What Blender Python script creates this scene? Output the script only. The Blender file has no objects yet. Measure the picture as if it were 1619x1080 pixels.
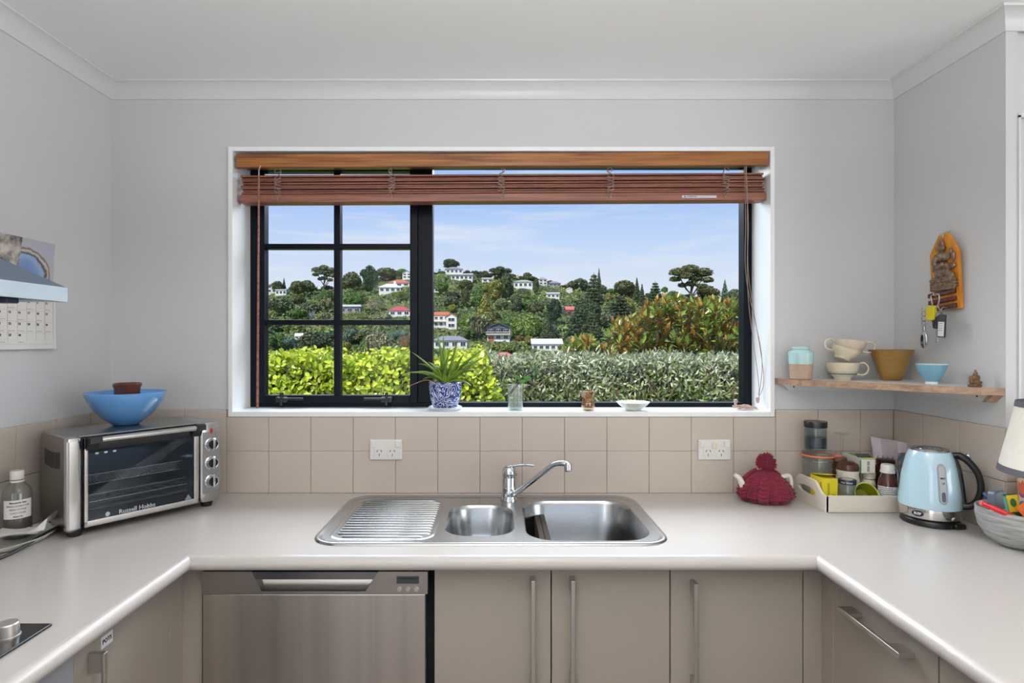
import bpy, bmesh, math, random, re
import numpy as np
from mathutils import Matrix, Vector
from math import sin, cos, pi, radians, sqrt, atan2

random.seed(7)
rng = np.random.default_rng(7)
S = bpy.context.scene
COL = S.collection

# ------------------------------------------------------------------ camera, sky, sun, big lights, exposure
F, CX, CY, H = 907.0, 785.0, 541.0, 1.438        # focal length and vanishing point in px, eye height in m
cam_d = bpy.data.cameras.new('camera')
cam = bpy.data.objects.new('camera', cam_d)
COL.objects.link(cam)
cam.location = (0, 0, H)
cam.rotation_euler = (pi / 2, 0, 0)
cam_d.sensor_fit = 'HORIZONTAL'
cam_d.sensor_width = 36
cam_d.lens = F / 1619 * 36
cam_d.shift_x = (809.5 - CX) / 1619
cam_d.shift_y = (CY - 540) / 1619
cam_d.clip_start = 0.02
cam_d.clip_end = 3000
S.camera = cam

S.view_settings.view_transform = 'Standard'
S.view_settings.look = 'None'
S.view_settings.gamma = 1
S.view_settings.use_curve_mapping = False
S.view_settings.exposure = 0.0
try:
    S.cycles.use_denoising = True
    S.cycles.max_bounces = 10
    S.cycles.diffuse_bounces = 5
    S.cycles.glossy_bounces = 5
    S.cycles.transparent_max_bounces = 24
    S.cycles.caustics_reflective = False
    S.cycles.caustics_refractive = False
    S.cycles.sample_clamp_indirect = 6
except Exception:
    pass


def lin(c):
    c = c / 255.0
    return c / 12.92 if c <= 0.04045 else ((c + 0.055) / 1.055) ** 2.4


def rgb(c, a=1.0):
    return (lin(c[0]), lin(c[1]), lin(c[2]), a)


W = bpy.data.worlds.new('sky')
S.world = W
W.use_nodes = True
wn, wl = W.node_tree.nodes, W.node_tree.links
wn.clear()
w_out = wn.new('ShaderNodeOutputWorld')
w_bg = wn.new('ShaderNodeBackground')
w_tc = wn.new('ShaderNodeTexCoord')
w_sep = wn.new('ShaderNodeSeparateXYZ')
wl.new(w_tc.outputs['Generated'], w_sep.inputs[0])
w_ramp = wn.new('ShaderNodeValToRGB')
wl.new(w_sep.outputs['Z'], w_ramp.inputs[0])
el = w_ramp.color_ramp.elements
el[0].position = 0.0
el[0].color = rgb((226, 235, 246))
el[1].position = 1.0
el[1].color = rgb((92, 142, 226))
for p_, c_ in ((0.10, (222, 233, 250)), (0.17, (198, 219, 252)), (0.25, (166, 198, 250)), (0.5, (124, 168, 240))):
    e_ = el.new(p_)
    e_.color = rgb(c_)
w_map = wn.new('ShaderNodeMapping')
w_map.inputs['Scale'].default_value = (2.2, 2.2, 22)
wl.new(w_tc.outputs['Generated'], w_map.inputs[0])
w_noi = wn.new('ShaderNodeTexNoise')
w_noi.inputs['Scale'].default_value = 1.5
w_noi.inputs['Detail'].default_value = 7
w_noi.inputs['Roughness'].default_value = 0.62
wl.new(w_map.outputs[0], w_noi.inputs['Vector'])
w_cr = wn.new('ShaderNodeValToRGB')
w_cr.color_ramp.elements[0].position = 0.5
w_cr.color_ramp.elements[0].color = (0, 0, 0, 1)
w_cr.color_ramp.elements[1].position = 0.78
w_cr.color_ramp.elements[1].color = (0.8, 0.8, 0.8, 1)
wl.new(w_noi.outputs['Fac'], w_cr.inputs[0])
w_mix = wn.new('ShaderNodeMix')
w_mix.data_type = 'RGBA'
w_mix.inputs[7].default_value = rgb((240, 243, 250))
wl.new(w_cr.outputs[0], w_mix.inputs[0])
wl.new(w_ramp.outputs[0], w_mix.inputs[6])
wl.new(w_mix.outputs[2], w_bg.inputs['Color'])
w_bg.inputs['Strength'].default_value = 1.0
wl.new(w_bg.outputs[0], w_out.inputs[0])


def lamp(kind, name, loc, direction, energy, color, **kw):
    d = bpy.data.lights.new(name, kind)
    d.energy = energy
    d.color = color
    for k, v in kw.items():
        setattr(d, k, v)
    o = bpy.data.objects.new(name, d)
    COL.objects.link(o)
    o.location = loc
    o.rotation_euler = Vector(direction).to_track_quat('-Z', 'Y').to_euler()
    return o


lamp('SUN', 'sun', (-20, -20, 30), (0.42, 0.50, -0.86), 5.4, (1.0, 0.95, 0.86), angle=radians(0.6))
lamp('AREA', 'window_daylight_boost', (-0.15, 3.75, 3.15), (0.0, -0.72, -0.62), 225, (0.89, 0.95, 1.0), shape='RECTANGLE', size=4.6, size_y=1.5)  # added panel above the sight line, strengthens the sky light through the window
lamp('AREA', 'living_room_daylight', (0.4, -3.35, 1.35), (0, 1, 0.02), 7, (0.97, 0.985, 1.0), shape='RECTANGLE', size=3.3, size_y=2.0)
lamp('AREA', 'kitchen_ceiling_lamp', (0.15, 0.75, 2.33), (0, 0, -1), 4, (1.0, 0.80, 0.62), shape='DISK', size=0.45)
lamp('AREA', 'left_wall_fill', (3.85, -0.9, 1.3), (-1, 0.15, 0), 58, (0.97, 0.98, 1.0), shape='RECTANGLE', size=2.2, size_y=1.9)  # added fill before a solid wall, brightens the left wall

lamp('AREA', 'bounce_flash', (0.10, -0.12, 1.60), (-0.05, -0.16, 1), 74, (1.0, 0.985, 0.965), shape='DISK', size=0.3)
lamp('AREA', 'right_wall_fill', (-1.28, -2.1, 1.4), (0.86, 0.5, 0.03), 28, (0.98, 0.985, 1.0), shape='RECTANGLE', size=1.8, size_y=1.8)  # added fill with no window behind it, brightens the right wall

# ------------------------------------------------------------------ materials


def newmat(name):
    m = bpy.data.materials.new(name)
    m.use_nodes = True
    return m, m.node_tree.nodes, m.node_tree.links, m.node_tree.nodes['Principled BSDF']


def M(name, col, rough=0.5, metal=0.0, var=0.0, scale=8.0, stretch=(1, 1, 1), bump=0.0, bscale=120.0, bstretch=(1, 1, 1),
      coat=0.0, spec=0.5, emit=None, sheen=0.0, sub=0.0, detail=4, rvar=0.0):
    m, n, l, b = newmat(name)
    c = rgb(col)
    b.inputs['Base Color'].default_value = c
    b.inputs['Roughness'].default_value = rough
    b.inputs['Metallic'].default_value = metal
    b.inputs['Coat Weight'].default_value = coat
    b.inputs['Coat Roughness'].default_value = 0.08
    b.inputs['Specular IOR Level'].default_value = spec
    b.inputs['Sheen Weight'].default_value = sheen
    tc = n.new('ShaderNodeTexCoord')
    if var > 0 or rvar > 0:
        mp = n.new('ShaderNodeMapping')
        mp.inputs['Scale'].default_value = stretch
        l.new(tc.outputs['Object'], mp.inputs[0])
        t = n.new('ShaderNodeTexNoise')
        t.inputs['Scale'].default_value = scale
        t.inputs['Detail'].default_value = detail
        l.new(mp.outputs[0], t.inputs['Vector'])
        if var > 0:
            r = n.new('ShaderNodeValToRGB')
            r.color_ramp.elements[0].position = 0.3
            r.color_ramp.elements[1].position = 0.7
            r.color_ramp.elements[0].color = tuple(max(0, x * (1 - var)) for x in c[:3]) + (1,)
            r.color_ramp.elements[1].color = tuple(min(1, x * (1 + var)) for x in c[:3]) + (1,)
            l.new(t.outputs['Fac'], r.inputs[0])
            l.new(r.outputs[0], b.inputs['Base Color'])
        if rvar > 0:
            mr = n.new('ShaderNodeMapRange')
            mr.inputs['To Min'].default_value = max(0, rough - rvar)
            mr.inputs['To Max'].default_value = rough + rvar
            l.new(t.outputs['Fac'], mr.inputs[0])
            l.new(mr.outputs[0], b.inputs['Roughness'])
    if bump > 0:
        mp2 = n.new('ShaderNodeMapping')
        mp2.inputs['Scale'].default_value = bstretch
        l.new(tc.outputs['Object'], mp2.inputs[0])
        t2 = n.new('ShaderNodeTexNoise')
        t2.inputs['Scale'].default_value = bscale
        t2.inputs['Detail'].default_value = 3
        l.new(mp2.outputs[0], t2.inputs['Vector'])
        bp = n.new('ShaderNodeBump')
        bp.inputs['Strength'].default_value = bump
        bp.inputs['Distance'].default_value = 0.002
        l.new(t2.outputs['Fac'], bp.inputs['Height'])
        l.new(bp.outputs[0], b.inputs['Normal'])
    if emit:
        b.inputs['Emission Color'].default_value = rgb(col)
        b.inputs['Emission Strength'].default_value = emit
    return m


def glass(name, tint=(255, 255, 255), refl=1.0, rough=0.02, body=0.0, bodycol=(255, 255, 255)):
    """clear glass: see-through tint with Fresnel reflections (thin walls)"""
    m, n, l, b = newmat(name)
    n.remove(b)
    out = n['Material Output']
    tr = n.new('ShaderNodeBsdfTransparent')
    tr.inputs[0].default_value = rgb(tint)
    gl = n.new('ShaderNodeBsdfGlossy')
    gl.inputs['Roughness'].default_value = rough
    fr = n.new('ShaderNodeLayerWeight')
    fr.inputs['Blend'].default_value = 0.5
    pw = n.new('ShaderNodeMath')
    pw.operation = 'POWER'
    pw.inputs[1].default_value = 4.0
    l.new(fr.outputs['Facing'], pw.inputs[0])
    mu = n.new('ShaderNodeMath')
    mu.operation = 'MULTIPLY_ADD'
    mu.inputs[1].default_value = 0.75 * refl
    mu.inputs[2].default_value = 0.04 * refl
    mu.use_clamp = True
    l.new(pw.outputs[0], mu.inputs[0])
    mx = n.new('ShaderNodeMixShader')
    l.new(mu.outputs[0], mx.inputs[0])
    if body > 0:
        df = n.new('ShaderNodeBsdfDiffuse')
        df.inputs[0].default_value = rgb(bodycol)
        m2 = n.new('ShaderNodeMixShader')
        m2.inputs[0].default_value = body
        l.new(tr.outputs[0], m2.inputs[1])
        l.new(df.outputs[0], m2.inputs[2])
        l.new(m2.outputs[0], mx.inputs[1])
    else:
        l.new(tr.outputs[0], mx.inputs[1])
    l.new(gl.outputs[0], mx.inputs[2])
    l.new(mx.outputs[0], out.inputs['Surface'])
    return m


def wood(name, c1, c2, scale=14.0, stretch=(0.06, 1, 1), rough=0.45, coat=0.0):
    m, n, l, b = newmat(name)
    tc = n.new('ShaderNodeTexCoord')
    mp = n.new('ShaderNodeMapping')
    mp.inputs['Scale'].default_value = stretch
    l.new(tc.outputs['Object'], mp.inputs[0])
    t = n.new('ShaderNodeTexNoise')
    t.inputs['Scale'].default_value = scale * 6
    t.inputs['Detail'].default_value = 8
    t.inputs['Distortion'].default_value = 0.6
    l.new(mp.outputs[0], t.inputs['Vector'])
    r = n.new('ShaderNodeValToRGB')
    r.color_ramp.elements[0].position = 0.32
    r.color_ramp.elements[0].color = rgb(c1)
    r.color_ramp.elements[1].position = 0.68
    r.color_ramp.elements[1].color = rgb(c2)
    l.new(t.outputs['Fac'], r.inputs[0])
    l.new(r.outputs[0], b.inputs['Base Color'])
    b.inputs['Roughness'].default_value = rough
    b.inputs['Coat Weight'].default_value = coat
    return m


def leafmat(name, c1, c2, rough=0.45, back=None, use_obj=False, trans=0.25, patch=0.0):
    """every leaf (mesh island) takes its own tone between two colours; the object colour can tint it"""
    m, n, l, b = newmat(name)
    out = n['Material Output']
    g = n.new('ShaderNodeNewGeometry')
    r = n.new('ShaderNodeValToRGB')
    r.color_ramp.elements[0].color = rgb(c1)
    r.color_ramp.elements[1].color = rgb(c2)
    l.new(g.outputs['Random Per Island'], r.inputs[0])
    col = r.outputs[0]
    if use_obj:
        oi = n.new('ShaderNodeObjectInfo')
        mx = n.new('ShaderNodeMix')
        mx.data_type = 'RGBA'
        mx.blend_type = 'MULTIPLY'
        mx.inputs[0].default_value = 1
        l.new(col, mx.inputs[6])
        l.new(oi.outputs['Color'], mx.inputs[7])
        col = mx.outputs[2]
    if back:
        m3 = n.new('ShaderNodeMix')
        m3.data_type = 'RGBA'
        l.new(g.outputs['Backfacing'], m3.inputs[0])
        l.new(col, m3.inputs[6])
        m3.inputs[7].default_value = rgb(back)
        col = m3.outputs[2]
    l.new(col, b.inputs['Base Color'])
    b.inputs['Roughness'].default_value = rough
    if trans > 0:
        t = n.new('ShaderNodeBsdfTranslucent')
        l.new(col, t.inputs[0])
        ms = n.new('ShaderNodeMixShader')
        ms.inputs[0].default_value = trans
        l.new(b.outputs[0], ms.inputs[1])
        l.new(t.outputs[0], ms.inputs[2])
        l.new(ms.outputs[0], out.inputs['Surface'])
    return m


# ------------------------------------------------------------------ mesh helpers
ROOT = {}          # world matrix of each thing, by object name


def PX(px, d):
    return (px - CX) * d / F


def PZ(py, d):
    return H + (CY - py) * d / F


def P(px, py, d):
    return Vector((PX(px, d), d, PZ(py, d)))


def catmull(pts, k=6):
    pts = [Vector(p) for p in pts]
    q = [pts[0] * 2 - pts[1]] + pts + [pts[-1] * 2 - pts[-2]]
    out = []
    for i in range(1, len(q) - 2):
        a, b, c, d = q[i - 1], q[i], q[i + 1], q[i + 2]
        for j in range(k):
            t = j / k
            out.append(0.5 * ((2 * b) + (c - a) * t + (2 * a - 5 * b + 4 * c - d) * t * t + (3 * b - a - 3 * c + d) * t ** 3))
    out.append(pts[-1])
    return out


def rr(x0, x1, y0, y1, r, n=7):
    """rounded rectangle outline, counter-clockwise"""
    r = max(1e-5, min(r, (x1 - x0) / 2 - 1e-5, (y1 - y0) / 2 - 1e-5))
    out = []
    for cx, cy, a0 in ((x1 - r, y0 + r, -pi / 2), (x1 - r, y1 - r, 0), (x0 + r, y1 - r, pi / 2), (x0 + r, y0 + r, pi)):
        for i in range(n + 1):
            a = a0 + pi / 2 * i / n
            out.append((cx + r * cos(a), cy + r * sin(a)))
    return out


def flat_faces(me):
    """area-weighted normals, so that big faces between small rounded edges stay flat"""
    ps = me.polygons
    ar = np.array([p.area for p in ps])
    nr = np.array([tuple(p.normal) for p in ps])
    at = {}
    for p in ps:
        for v in p.vertices:
            at.setdefault(v, []).append(p.index)
    out = []
    for p in ps:
        for v in p.vertices:
            q = at[v]
            ok = [k for k in q if nr[k] @ nr[p.index] > 0.62]
            n_ = (nr[ok] * ar[ok][:, None]).sum(0)
            l_ = np.linalg.norm(n_)
            out.append(tuple(n_ / l_) if l_ > 1e-12 else tuple(nr[p.index]))
    me.normals_split_custom_set(out)


class MB:
    def __init__(s):
        s.v, s.f, s.m, s.cm, s.wn = [], [], [], 0, False

    def mat(s, i):
        s.cm = i
        return s

    def add(s, vs, fs, xf=None):
        o = len(s.v)
        if xf is not None:
            vs = [xf @ Vector(v) for v in vs]
        s.v += [tuple(v) for v in vs]
        s.f += [tuple(i + o for i in f) for f in fs]
        s.m += [s.cm] * len(fs)
        return s

    def box(s, lo, hi, xf=None):
        (a, b, c), (d, e, f) = lo, hi
        return s.add([(a, b, c), (d, b, c), (d, e, c), (a, e, c), (a, b, f), (d, b, f), (d, e, f), (a, e, f)],
                     [(3, 2, 1, 0), (4, 5, 6, 7), (0, 1, 5, 4), (1, 2, 6, 5), (2, 3, 7, 6), (3, 0, 4, 7)], xf)

    def rbox(s, lo, hi, r=0.003, seg=2, xf=None):
        bm = bmesh.new()
        bmesh.ops.create_cube(bm, size=1)
        sz = [hi[i] - lo[i] for i in range(3)]
        ce = [(hi[i] + lo[i]) / 2 for i in range(3)]
        for v in bm.verts:
            v.co = Vector([v.co[i] * sz[i] + ce[i] for i in range(3)])
        r = min(r, min(sz) * 0.49)
        s.wn = True
        bmesh.ops.bevel(bm, geom=bm.edges[:], offset=r, segments=seg, affect='EDGES', profile=0.5)
        bm.verts.index_update()
        s.add([v.co.copy() for v in bm.verts], [[v.index for v in f.verts] for f in bm.faces], xf)
        bm.free()
        return s

    def lathe(s, prof, n=40, c=(0, 0, 0), xf=None, mod=None):
        vs, fs, rings = [], [], []
        for k, (r, z) in enumerate(prof):
            if r < 1e-6:
                rings.append([len(vs)])
                vs.append((c[0], c[1], c[2] + z))
            else:
                ring = []
                for i in range(n):
                    a = 2 * pi * i / n
                    q = r * (mod(a, k, z) if mod else 1)
                    ring.append(len(vs))
                    vs.append((c[0] + q * cos(a), c[1] + q * sin(a), c[2] + z))
                rings.append(ring)
        for a, b in zip(rings, rings[1:]):
            if len(a) == 1 and len(b) == 1:
                continue
            for i in range(n):
                j = (i + 1) % n
                if len(a) == 1:
                    fs.append((a[0], b[j], b[i]))
                elif len(b) == 1:
                    fs.append((a[i], a[j], b[0]))
                else:
                    fs.append((a[i], a[j], b[j], b[i]))
        return s.add(vs, fs, xf)

    def tube(s, pts, r, n=10, xf=None, flat=1.0, closed=False):
        pts = [Vector(p) for p in pts]
        m = len(pts)
        rs = r if isinstance(r, (list, tuple)) else [r] * m
        t = [(pts[(i + 1) % m if closed else min(i + 1, m - 1)] - pts[(i - 1) % m if closed else max(i - 1, 0)]).normalized() for i in range(m)]
        up = Vector((0, 0, 1)) if abs(t[0].z) < 0.9 else Vector((1, 0, 0))
        nrm = (up - t[0] * up.dot(t[0])).normalized()
        vs, fs = [], []
        for i in range(m):
            nrm = (nrm - t[i] * nrm.dot(t[i]))
            nrm = nrm.normalized() if nrm.length > 1e-6 else t[i].orthogonal().normalized()
            bn = t[i].cross(nrm)
            for k in range(n):
                a = 2 * pi * k / n
                vs.append(pts[i] + nrm * (rs[i] * flat * cos(a)) + bn * (rs[i] * sin(a)))
        for i in range(m if closed else m - 1):
            for k in range(n):
                a, b = i * n + k, i * n + (k + 1) % n
                c, d = ((i + 1) % m) * n + (k + 1) % n, ((i + 1) % m) * n + k
                fs.append((a, b, c, d))
        if not closed:
            fs.append(tuple(range(n))[::-1])
            fs.append(tuple((m - 1) * n + k for k in range(n)))
        return s.add(vs, fs, xf)

    def prism(s, poly, axis, lo, hi, xf=None):
        n = len(poly)
        put = {'x': lambda a, b, h: (h, a, b), 'y': lambda a, b, h: (a, h, b), 'z': lambda a, b, h: (a, b, h)}[axis]
        vs = [put(a, b, lo) for a, b in poly] + [put(a, b, hi) for a, b in poly]
        fs = [tuple(range(n))[::-1], tuple(range(n, 2 * n))] + [(i, (i + 1) % n, n + (i + 1) % n, n + i) for i in range(n)]
        return s.add(vs, fs, xf)

    def loft(s, rings, cap0=True, cap1=True, xf=None):
        n = len(rings[0])
        vs = [p for r in rings for p in r]
        fs = []
        for k in range(len(rings) - 1):
            for i in range(n):
                j = (i + 1) % n
                fs.append((k * n + i, k * n + j, (k + 1) * n + j, (k + 1) * n + i))
        if cap0:
            fs.append(tuple(range(n))[::-1])
        if cap1:
            fs.append(tuple(range((len(rings) - 1) * n, len(rings) * n)))
        return s.add(vs, fs, xf)

    def ell(s, c, r, n=16, m=10, xf=None):
        prof = [(sin(pi * i / m), -cos(pi * i / m)) for i in range(m + 1)]
        prof[0] = (0, -1)
        prof[-1] = (0, 1)
        r = (r, r, r) if isinstance(r, (int, float)) else r
        X = Matrix.Translation(c) @ Matrix.Diagonal((r[0], r[1], r[2], 1))
        return s.lathe(prof, n, xf=(xf @ X) if xf is not None else X)

    def torus(s, c, R, r, axis='z', n=24, k=8, xf=None):
        pts = []
        for i in range(n):
            a = 2 * pi * i / n
            u, v = R * cos(a), R * sin(a)
            pts.append({'z': (c[0] + u, c[1] + v, c[2]), 'y': (c[0] + u, c[1], c[2] + v), 'x': (c[0], c[1] + u, c[2] + v)}[axis])
        return s.tube(pts, r, k, xf, closed=True)

    def mesh(s, name, mats, inv=None, smooth=35, fix=True):
        me = bpy.data.meshes.new(name)
        vs = s.v if inv is None else [tuple(inv @ Vector(v)) for v in s.v]
        me.from_pydata(vs, [], s.f)
        for m in (mats if isinstance(mats, (list, tuple)) else [mats]):
            me.materials.append(m)
        if any(s.m):
            me.polygons.foreach_set('material_index', s.m)
        if fix:
            bm = bmesh.new()
            bm.from_mesh(me)
            bmesh.ops.recalc_face_normals(bm, faces=bm.faces[:])
            bm.to_mesh(me)
            bm.free()
        me.update()
        if smooth:
            me.shade_smooth()
            me.set_sharp_from_angle(angle=radians(smooth))
            if s.wn and len(me.polygons) < 6000:
                flat_faces(me)
        return me

    def build(s, name, mats, parent=None, local=False, smooth=35, label=None, kind=None, fix=True):
        """link the collected shapes as ONE object; world coordinates unless local"""
        inv = None
        if parent is not None and not local:
            inv = ROOT[parent.name].inverted()
        o = bpy.data.objects.new(name, s.mesh(name, mats, inv, smooth, fix))
        COL.objects.link(o)
        if parent is not None:
            o.parent = parent
            ROOT[o.name] = ROOT[parent.name]
        else:
            ROOT[o.name] = Matrix.Identity(4)
        if label:
            o['label'] = label
        if kind:
            o['kind'] = kind
        return o


def tag(o, label=None, cat=None, group=None, kind=None):
    for k, v in (('label', label), ('category', cat), ('group', group), ('kind', kind)):
        if v:
            o[k] = v
    return o


def thing(name, label, cat, loc=(0, 0, 0), rz=0.0, group=None, kind=None):
    o = bpy.data.objects.new(name, None)
    o.empty_display_size = 0.05
    COL.objects.link(o)
    o.location = loc
    o.rotation_euler = (0, 0, rz)
    ROOT[o.name] = Matrix.Translation(loc) @ Matrix.Rotation(rz, 4, 'Z')
    return tag(o, label, cat, group, kind)


def structure(name):
    return thing(name, None, None, kind='structure')


def part(name, me, parent, mat=None, label=None):
    """another part that shares a mesh"""
    o = bpy.data.objects.new(name, me)
    COL.objects.link(o)
    o.parent = parent
    if mat is not None:
        o.matrix_local = mat
    if label:
        o['label'] = label
    return o


def text(name, body, size, mat, parent, xf, depth=0.0002, align='CENTER', local=False, label=None, bold=0.0):
    cu = bpy.data.curves.new(name, 'FONT')
    cu.body = body
    cu.size = size
    cu.align_x = align
    cu.align_y = 'CENTER'
    cu.extrude = depth
    cu.offset = bold
    cu.resolution_u = 2
    tmp = bpy.data.objects.new('tmp_text', cu)
    COL.objects.link(tmp)
    dg = bpy.context.evaluated_depsgraph_get()
    me = bpy.data.meshes.new_from_object(tmp.evaluated_get(dg))
    bpy.data.objects.remove(tmp)
    bpy.data.curves.remove(cu)
    me.name = name
    me.materials.clear()
    me.materials.append(mat)
    M4 = xf if local else ROOT[parent.name].inverted() @ xf
    me.transform(M4)
    o = bpy.data.objects.new(name, me)
    COL.objects.link(o)
    o.parent = parent
    ROOT[o.name] = ROOT[parent.name]
    if label:
        o['label'] = label
    return o


def frame(o, x, y):
    """matrix whose local x / y run along the given directions, at o"""
    x = Vector(x).normalized()
    y = Vector(y)
    y = (y - x * y.dot(x)).normalized()
    z = x.cross(y)
    m = Matrix((x, y, z)).transposed().to_4x4()
    m.translation = Vector(o)
    return m


def remesh(me, voxel, smooth=2):
    o = bpy.data.objects.new('tmp', me)
    COL.objects.link(o)
    r = o.modifiers.new('r', 'REMESH')
    r.mode = 'VOXEL'
    r.voxel_size = voxel
    r.use_smooth_shade = True
    if smooth:
        sm = o.modifiers.new('s', 'SMOOTH')
        sm.factor = 0.5
        sm.iterations = smooth
    dg = bpy.context.evaluated_depsgraph_get()
    out = bpy.data.meshes.new_from_object(o.evaluated_get(dg))
    bpy.data.objects.remove(o)
    return out


def meshobj(name, me, parent=None, label=None):
    o = bpy.data.objects.new(name, me)
    COL.objects.link(o)
    if parent is not None:
        o.parent = parent
        ROOT[o.name] = ROOT[parent.name]
    else:
        ROOT[o.name] = Matrix.Identity(4)
    if label:
        o['label'] = label
    return o


def leaves_mesh(name, pts, dirs, ups, size, template, faces, mats, matidx=None, jitter=0.25):
    """one mesh of many leaves: template (n,3) with x along the leaf, y across, z up"""
    n = len(pts)
    d = dirs / (np.linalg.norm(dirs, axis=1, keepdims=True) + 1e-9)
    u = ups - d * (ups * d).sum(1, keepdims=True)
    u = u / (np.linalg.norm(u, axis=1, keepdims=True) + 1e-9)
    s = np.cross(u, d)
    sc = size * (1 + jitter * rng.uniform(-1, 1, n))
    T = np.asarray(template, float)
    V = pts[:, None, :] + sc[:, None, None] * (T[None, :, 0:1] * d[:, None] + T[None, :, 1:2] * s[:, None] + T[None, :, 2:3] * u[:, None])
    k = len(T)
    allf = []
    loops = []
    starts, totals = [], []
    fl = [list(f) for f in faces]
    me = bpy.data.meshes.new(name)
    base = np.arange(n) * k
    if len({len(f) for f in fl}) == 1:
        fa = np.array(fl)
        A = (base[:, None, None] + fa[None]).reshape(-1)
        tot = np.full(n * len(fl), fa.shape[1])
    else:
        A = np.concatenate([np.concatenate([b + np.array(f) for f in fl]) for b in base])
        tot = np.tile([len(f) for f in fl], n)
    st = np.concatenate([[0], np.cumsum(tot)[:-1]])
    me.vertices.add(n * k)
    me.vertices.foreach_set('co', V.reshape(-1))
    me.loops.add(len(A))
    me.loops.foreach_set('vertex_index', A.astype(np.int32))
    me.polygons.add(len(tot))
    me.polygons.foreach_set('loop_start', st.astype(np.int32))
    me.polygons.foreach_set('loop_total', tot.astype(np.int32))
    for m in mats:
        me.materials.append(m)
    if matidx is not None:
        me.polygons.foreach_set('material_index', np.repeat(matidx, len(fl)).astype(np.int32))
    me.update(calc_edges=True)
    me.validate()
    return me


def join_into(me_parts, name, mats):
    """merge several meshes (same material list) into one"""
    bm = bmesh.new()
    for me in me_parts:
        bm.from_mesh(me)
    out = bpy.data.meshes.new(name)
    bm.to_mesh(out)
    bm.free()
    for m in mats:
        out.materials.append(m)
    return out

# ------------------------------------------------------------------ shared materials
m_wall = M('wall_paint', (204, 205, 206), 0.55, bump=0.05, bscale=400, var=0.015, scale=3)
m_ceil = M('ceiling_paint', (238, 239, 239), 0.6, var=0.01, scale=2)
m_trimw = M('white_trim_paint', (212, 213, 213), 0.35)
m_reveal = M('white_gloss_paint', (243, 245, 246), 0.3)
m_floor = wood('floor_boards', (112, 100, 90), (140, 128, 116), rough=0.45)
m_tile = M('cream_glazed_tile', (195, 184, 173), 0.24, var=0.03, scale=5, spec=0.4)
m_grout = M('grout', (150, 134, 118), 0.8)
m_bench = M('cream_laminate', (195, 190, 186), 0.27, var=0.01, scale=90, bump=0.02, bscale=300)
m_cab = M('cream_cabinet_panel', (160, 151, 140), 0.42, var=0.01, scale=3)
m_gap = M('dark_gap', (16, 14, 13), 0.9)
m_kick = M('dark_plinth', (60, 54, 48), 0.7)
m_steel = M('brushed_stainless', (196, 192, 188), 0.27, 1.0, bump=0.05, bscale=60, bstretch=(30, 1, 1), rvar=0.05, scale=20)
m_steelv = M('brushed_stainless_streak_reflections', (208, 202, 196), 0.34, 1.0, var=0.16, scale=3.2, stretch=(5, 5, 0.12), bump=0.03, bscale=20, bstretch=(6, 6, 0.3))  # brushed grain; vertical colour streaks imitate reflections of the room
m_sink = M('sink_stainless', (178, 180, 182), 0.26, 1.0)
m_chrome = M('chrome', (206, 210, 214), 0.06, 1.0)
m_handle = M('satin_steel', (212, 208, 202), 0.38, 1.0)
m_alu = M('navy_aluminium', (13, 19, 28), 0.32, var=0.04, scale=3, spec=0.12)
m_black = M('black_plastic', (16, 16, 18), 0.35)
m_blackglass = M('black_glass', (10, 11, 13), 0.06)
m_white = M('white_plastic', (226, 224, 219), 0.35)
m_ink = M('black_ink', (28, 28, 30), 0.7)
m_pane = glass('window_glass', (252, 253, 253), 0.12)
m_clear = glass('clear_glass', (249, 251, 250), 1.0, 0.03, 0.03, (225, 232, 230))

RX0, RX1, RY0, RY1, CZ = -1.375, 1.4185, 2.047, 1.598, 2.358

# ------------------------------------------------------------------ room shell
MB().box((-1.5, -3.55, -0.1), (4.1, 2.3, 0)).build('floor', m_floor, kind='structure', smooth=0)
MB().box((-1.5, -3.55, CZ), (4.1, 2.3, CZ + 0.14)).build('ceiling', m_ceil, kind='structure', smooth=0)
WX0, WX1, WZ0, WZ1 = -0.938, 0.973, 1.1905, 2.117      # window reveal, inner faces
LT = 0.0155
wb = MB()
wb.box((-1.5, RY0, 0), (WX0 - LT, 2.29, CZ)).box((WX1 + LT, RY0, 0), (RX1 + 0.05, 2.29, CZ))
wb.box((WX0 - LT, RY0, 0), (WX1 + LT, 2.29, WZ0 - 0.018)).box((WX0 - LT, RY0, WZ1 + LT), (WX1 + LT, 2.29, CZ))
wall_back = wb.build('wall_back', m_wall, kind='structure', smooth=0)
wall_left = MB().box((-1.5, -3.5, 0), (RX0, RY0, CZ)).build('wall_left', m_wall, kind='structure', smooth=0)
wr = MB().box((RX1, RY1, 0), (1.452, 2.29, CZ)).box((1.452, RY1 + 0.012, 0), (4.1, 2.29, CZ))
wall_right = wr.build('wall_right', m_wall, kind='structure', smooth=0)
wq = MB().box((-1.5, -3.55, 0), (-1.3, -3.43, CZ)).box((2.1, -3.55, 0), (4.1, -3.43, CZ)).box((-1.3, -3.55, 2.2), (2.1, -3.43, CZ)).box((-1.3, -3.55, 0), (2.1, -3.43, 0.3))
wq.build('wall_rear', m_wall, kind='structure', smooth=0)
MB().box((4.0, -3.5, 0), (4.1, RY1, CZ)).build('wall_dining', m_wall, kind='structure', smooth=0)
# shallow white panel edge beside the corner strip
MB().box((1.452, RY1 - 0.004, 0.9), (1.458, RY1 + 0.02, 2.069)).box((1.452, RY1 - 0.004, 2.063), (2.3, RY1 + 0.02, 2.075)).build('trim_5', m_trimw, kind='structure', smooth=0)

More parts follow.
